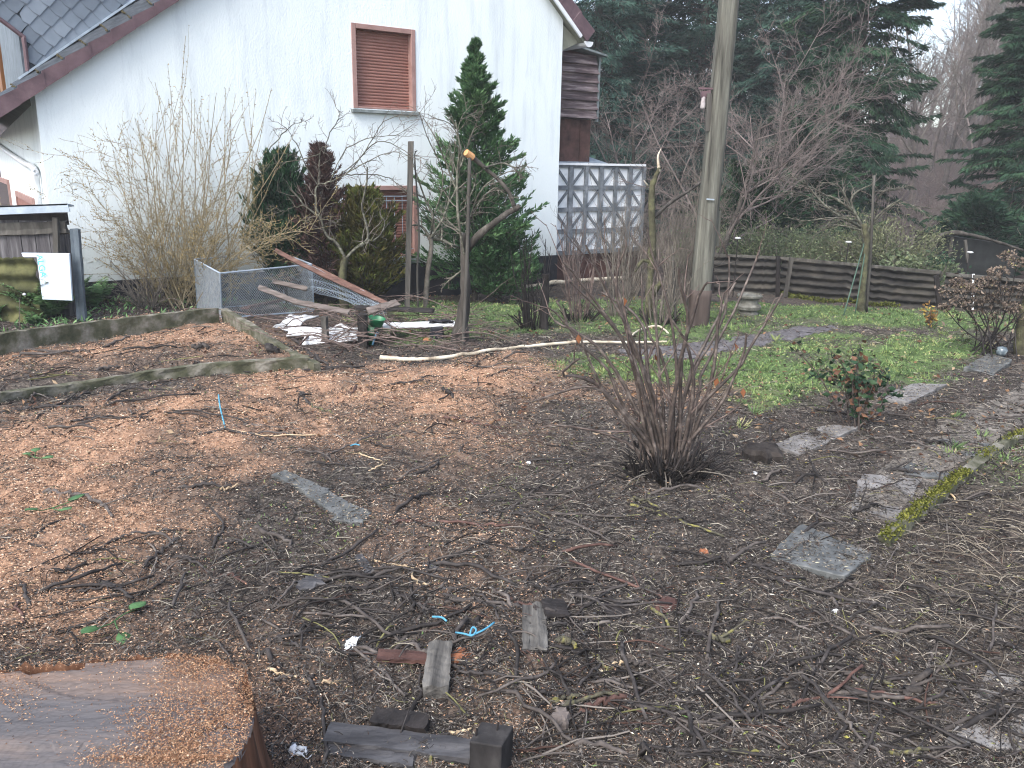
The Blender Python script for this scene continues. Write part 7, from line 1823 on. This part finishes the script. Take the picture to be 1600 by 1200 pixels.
def stalks():
    rng = np.random.default_rng(215); N = 950
    px = rng.uniform(1330, 1720, N); py = rng.uniform(690, 1040, N)
    kl = 853 - (px - 1381) * .77
    keep = (py > kl + 25) & (rng.random(N) < np.where(py < 960, 1, .35)); px, py = px[keep], py[keep]; N = len(px)
    b = np.array([flat(a, c) for a, c in zip(px, py)]); a = rng.uniform(0, 6.28, N)
    P = branches(b, np.c_[np.cos(a), np.sin(a), np.zeros(N)], rng.uniform(.06, .30, N), 8, .13, 0, rng); t = np.linspace(0, 1, 9)[None]
    P[..., 2] = H(P[..., 0], P[..., 1]) + .008 + rng.uniform(0, .03, (N, 1)) * np.sin(t * math.pi)
    V, q = tubes(P, taper(N, 8, rng.uniform(.0010, .0022, N), .5), 4)
    pal = np.array([(.15, .128, .10), (.24, .21, .165), (.09, .076, .06), (.05, .042, .035)]); c = pal[rng.choice(4, N, p=[.34, .2, .26, .2])] * rng.uniform(.8, 1.2, (N, 1))
    tag(meshobj('dry_stalks', V, q, M_chip, col=np.repeat(c, 36, 0), origin=(0, 0, 0)), 'tangle of pale dry plant stalks on the ground right of the mossy kerb', 'dry stalks', kind='stuff')
stalks()
def pebbly():
    rng = np.random.default_rng(212)
    # yellow lichen crumbs and straw around the right half
    N = 2600; x, y = polar(N, 1.5, 8, -8, 40, rng); saw, gr = zones(x, y); keep = rng.random(N) > saw; x, y = x[keep], y[keep]; N = len(x)
    V, q = leaves(np.c_[x, y, H(x, y) + .006 + .01 * rng.random(N)], rng.normal(size=(N, 3)) * [1, 1, .3], rng.uniform(.006, .026, N), rng.uniform(.003, .008, N), rng, .4)
    pal = np.array([(.27, .25, .07), (.34, .31, .23), (.19, .20, .07), (.48, .46, .39), (.10, .17, .06)]); c = pal[rng.choice(5, N, p=[.18, .36, .14, .17, .15])]
    tag(meshobj('straw_crumbs', V, q, M_chip, col=np.repeat(c, 4, 0), origin=(0, 0, 0)), 'straw bits and yellow lichen crumbs scattered on the soil at right', 'straw crumbs', kind='stuff')
pebbly()
def grass():
    rng = np.random.default_rng(213); N = 800000
    x, y = polar(N, 3.2, 13.5, -40, 42, rng); saw, gr = zones(x, y)
    weeds = .035 * ss(.15, .6, fbm(x, y, 1.7, 3, 88)) * (1 - saw)
    keep = rng.random(N) < np.maximum(gr * (.12 + .88 * ss(-.25, .25, fbm(x, y, 5, 4, 89))), weeds)
    pp = np.array([flat(*q)[:2] for q in ((960, 546), (1060, 538), (1150, 526), (1230, 513), (1300, 506), (1318, 511), (1250, 527), (1180, 543), (1090, 555), (1000, 560))])
    keep &= ~(inpoly(x, y, [tuple(p) for p in pp]) & (rng.random(N) > .04))
    x, y, gr = x[keep], y[keep], gr[keep]; N = len(x); r = np.hypot(x, y)
    lod = .6 + .075 * r
    d = rng.normal(size=(N, 3)) * [1, 1, .3] + [0, 0, .62]
    L_ = rng.uniform(.009, .030, N) * lod; W_ = L_ * rng.uniform(.2, .5, N)
    V, q = leaves(np.c_[x, y, H(x, y) - .002], d, L_, W_, rng, .2)
    yl = fbm(x, y, 1.3, 3, 91); back = ss(8.6, 9.6, y)
    t = np.clip(rng.normal(.48, .2, N) + .28 * yl - .08 * back, 0, 1)
    m = tintmat('lawn_blades', [(0, (.042, .070, .028)), (.35, (.090, .150, .055)), (.62, (.165, .245, .085)), (.82, (.26, .30, .115)), (1, (.36, .32, .18))], .65, .25)
    tag(meshobj('lawn_grass', V, q, m, tint=np.repeat(t, 4), origin=(0, 0, 0)), 'short bright green mossy lawn grass on the back garden', 'grass', kind='stuff')
    # longer tufts
    K = 2600; x, y = polar(K, 4.5, 13, -30, 42, rng); saw, gr = zones(x, y); keep = rng.random(K) < gr * .9 + .012 * (saw < .2); x, y = x[keep], y[keep]; K = len(x); nb_ = 22
    X = np.repeat(x, nb_) + rng.normal(size=K * nb_) * .022; Y = np.repeat(y, nb_) + rng.normal(size=K * nb_) * .022; hh = np.repeat(rng.uniform(.03, .10, K), nb_) * rng.uniform(.5, 1.1, K * nb_)
    V, q = leaves(np.c_[X, Y, H(X, Y) - .004], rng.normal(size=(K * nb_, 3)) * [.6, .6, .1] + [0, 0, .8], hh, hh * .11, rng, .2)
    tt = np.clip(np.repeat(rng.normal(.45, .22, K), nb_) + rng.normal(size=K * nb_) * .12, 0, 1)
    tag(meshobj('grass_tufts', V, q, m, tint=np.repeat(tt, 4), origin=(0, 0, 0)), 'longer grass tufts standing out of the short mossy lawn', 'grass', kind='stuff')
    # brown leaves and dry stuff on the lawn
    N = 13000; x, y = polar(N, 5, 13.5, -35, 42, rng); saw, gr = zones(x, y); keep = rng.random(N) < .25 + .4 * ss(0, .5, fbm(x, y, 1.5, 3, 93)); x, y = x[keep], y[keep]; N = len(x)
    V, q = leaves(np.c_[x, y, H(x, y) + .012], rng.normal(size=(N, 3)) * [1, 1, .3], rng.uniform(.02, .06, N), rng.uniform(.012, .03, N), rng, .4)
    pal = np.array([(.10, .052, .035), (.20, .12, .07), (.055, .04, .032), (.28, .21, .14)]); c = pal[rng.integers(0, 4, N)]
    tag(meshobj('fallen_leaves', V, q, M_chip, col=np.repeat(c, 4, 0), origin=(0, 0, 0)), 'brown fallen leaves scattered over lawn and soil', 'fallen leaves', kind='stuff')
    # ivy-like weeds and dry grass by the shed
    N = 5000; x = rng.uniform(-6.2, -3.4, N); y = rng.uniform(7.6, 10.2, N); keep = (sdpoly(x, y, BED) < -.05) & (rng.random(N) < .35 + .6 * fbm(x, y, 2, 2, 96)); x, y = x[keep], y[keep]; N = len(x)
    V, q = leaves(np.c_[x, y, H(x, y)], rng.normal(size=(N, 3)) * [1, 1, .3] + [0, 0, .8], rng.uniform(.03, .10, N), rng.uniform(.015, .03, N), rng, .3)
    tag(meshobj('weeds', V, q, M_fern, tint=np.repeat(rng.random(N), 4), origin=(0, 0, 0)), 'low green weeds on the ground by the shed and house plinth', 'weeds', kind='stuff')
grass()

# ================================================================== AIR
def haze():
    V = np.array([(x, y, z) for z in (-4.5, 42) for x, y in ((-110, -12), (120, -12), (120, 125), (-110, 125))], float)
    m = bpy.data.materials.new('haze'); m.use_nodes = True; nd = m.node_tree.nodes; lk = m.node_tree.links
    nd.remove(nd['Principled BSDF']); v = nd.new('ShaderNodeVolumePrincipled')
    v.inputs['Color'].default_value = (.86, .90, .93, 1); v.inputs['Density'].default_value = .0022
    lk.new(v.outputs[0], nd['Material Output'].inputs['Volume'])
    o = meshobj('haze', V, [(3, 2, 1, 0), (4, 5, 6, 7), (0, 1, 5, 4), (1, 2, 6, 5), (2, 3, 7, 6), (3, 0, 4, 7)], m)
    tag(o, 'thin pale blue winter haze in the air over the garden and wooded slope', 'haze', kind='stuff')
haze()
sc.cycles.volume_step_rate = 5
sc.cycles.volume_bounces = 0
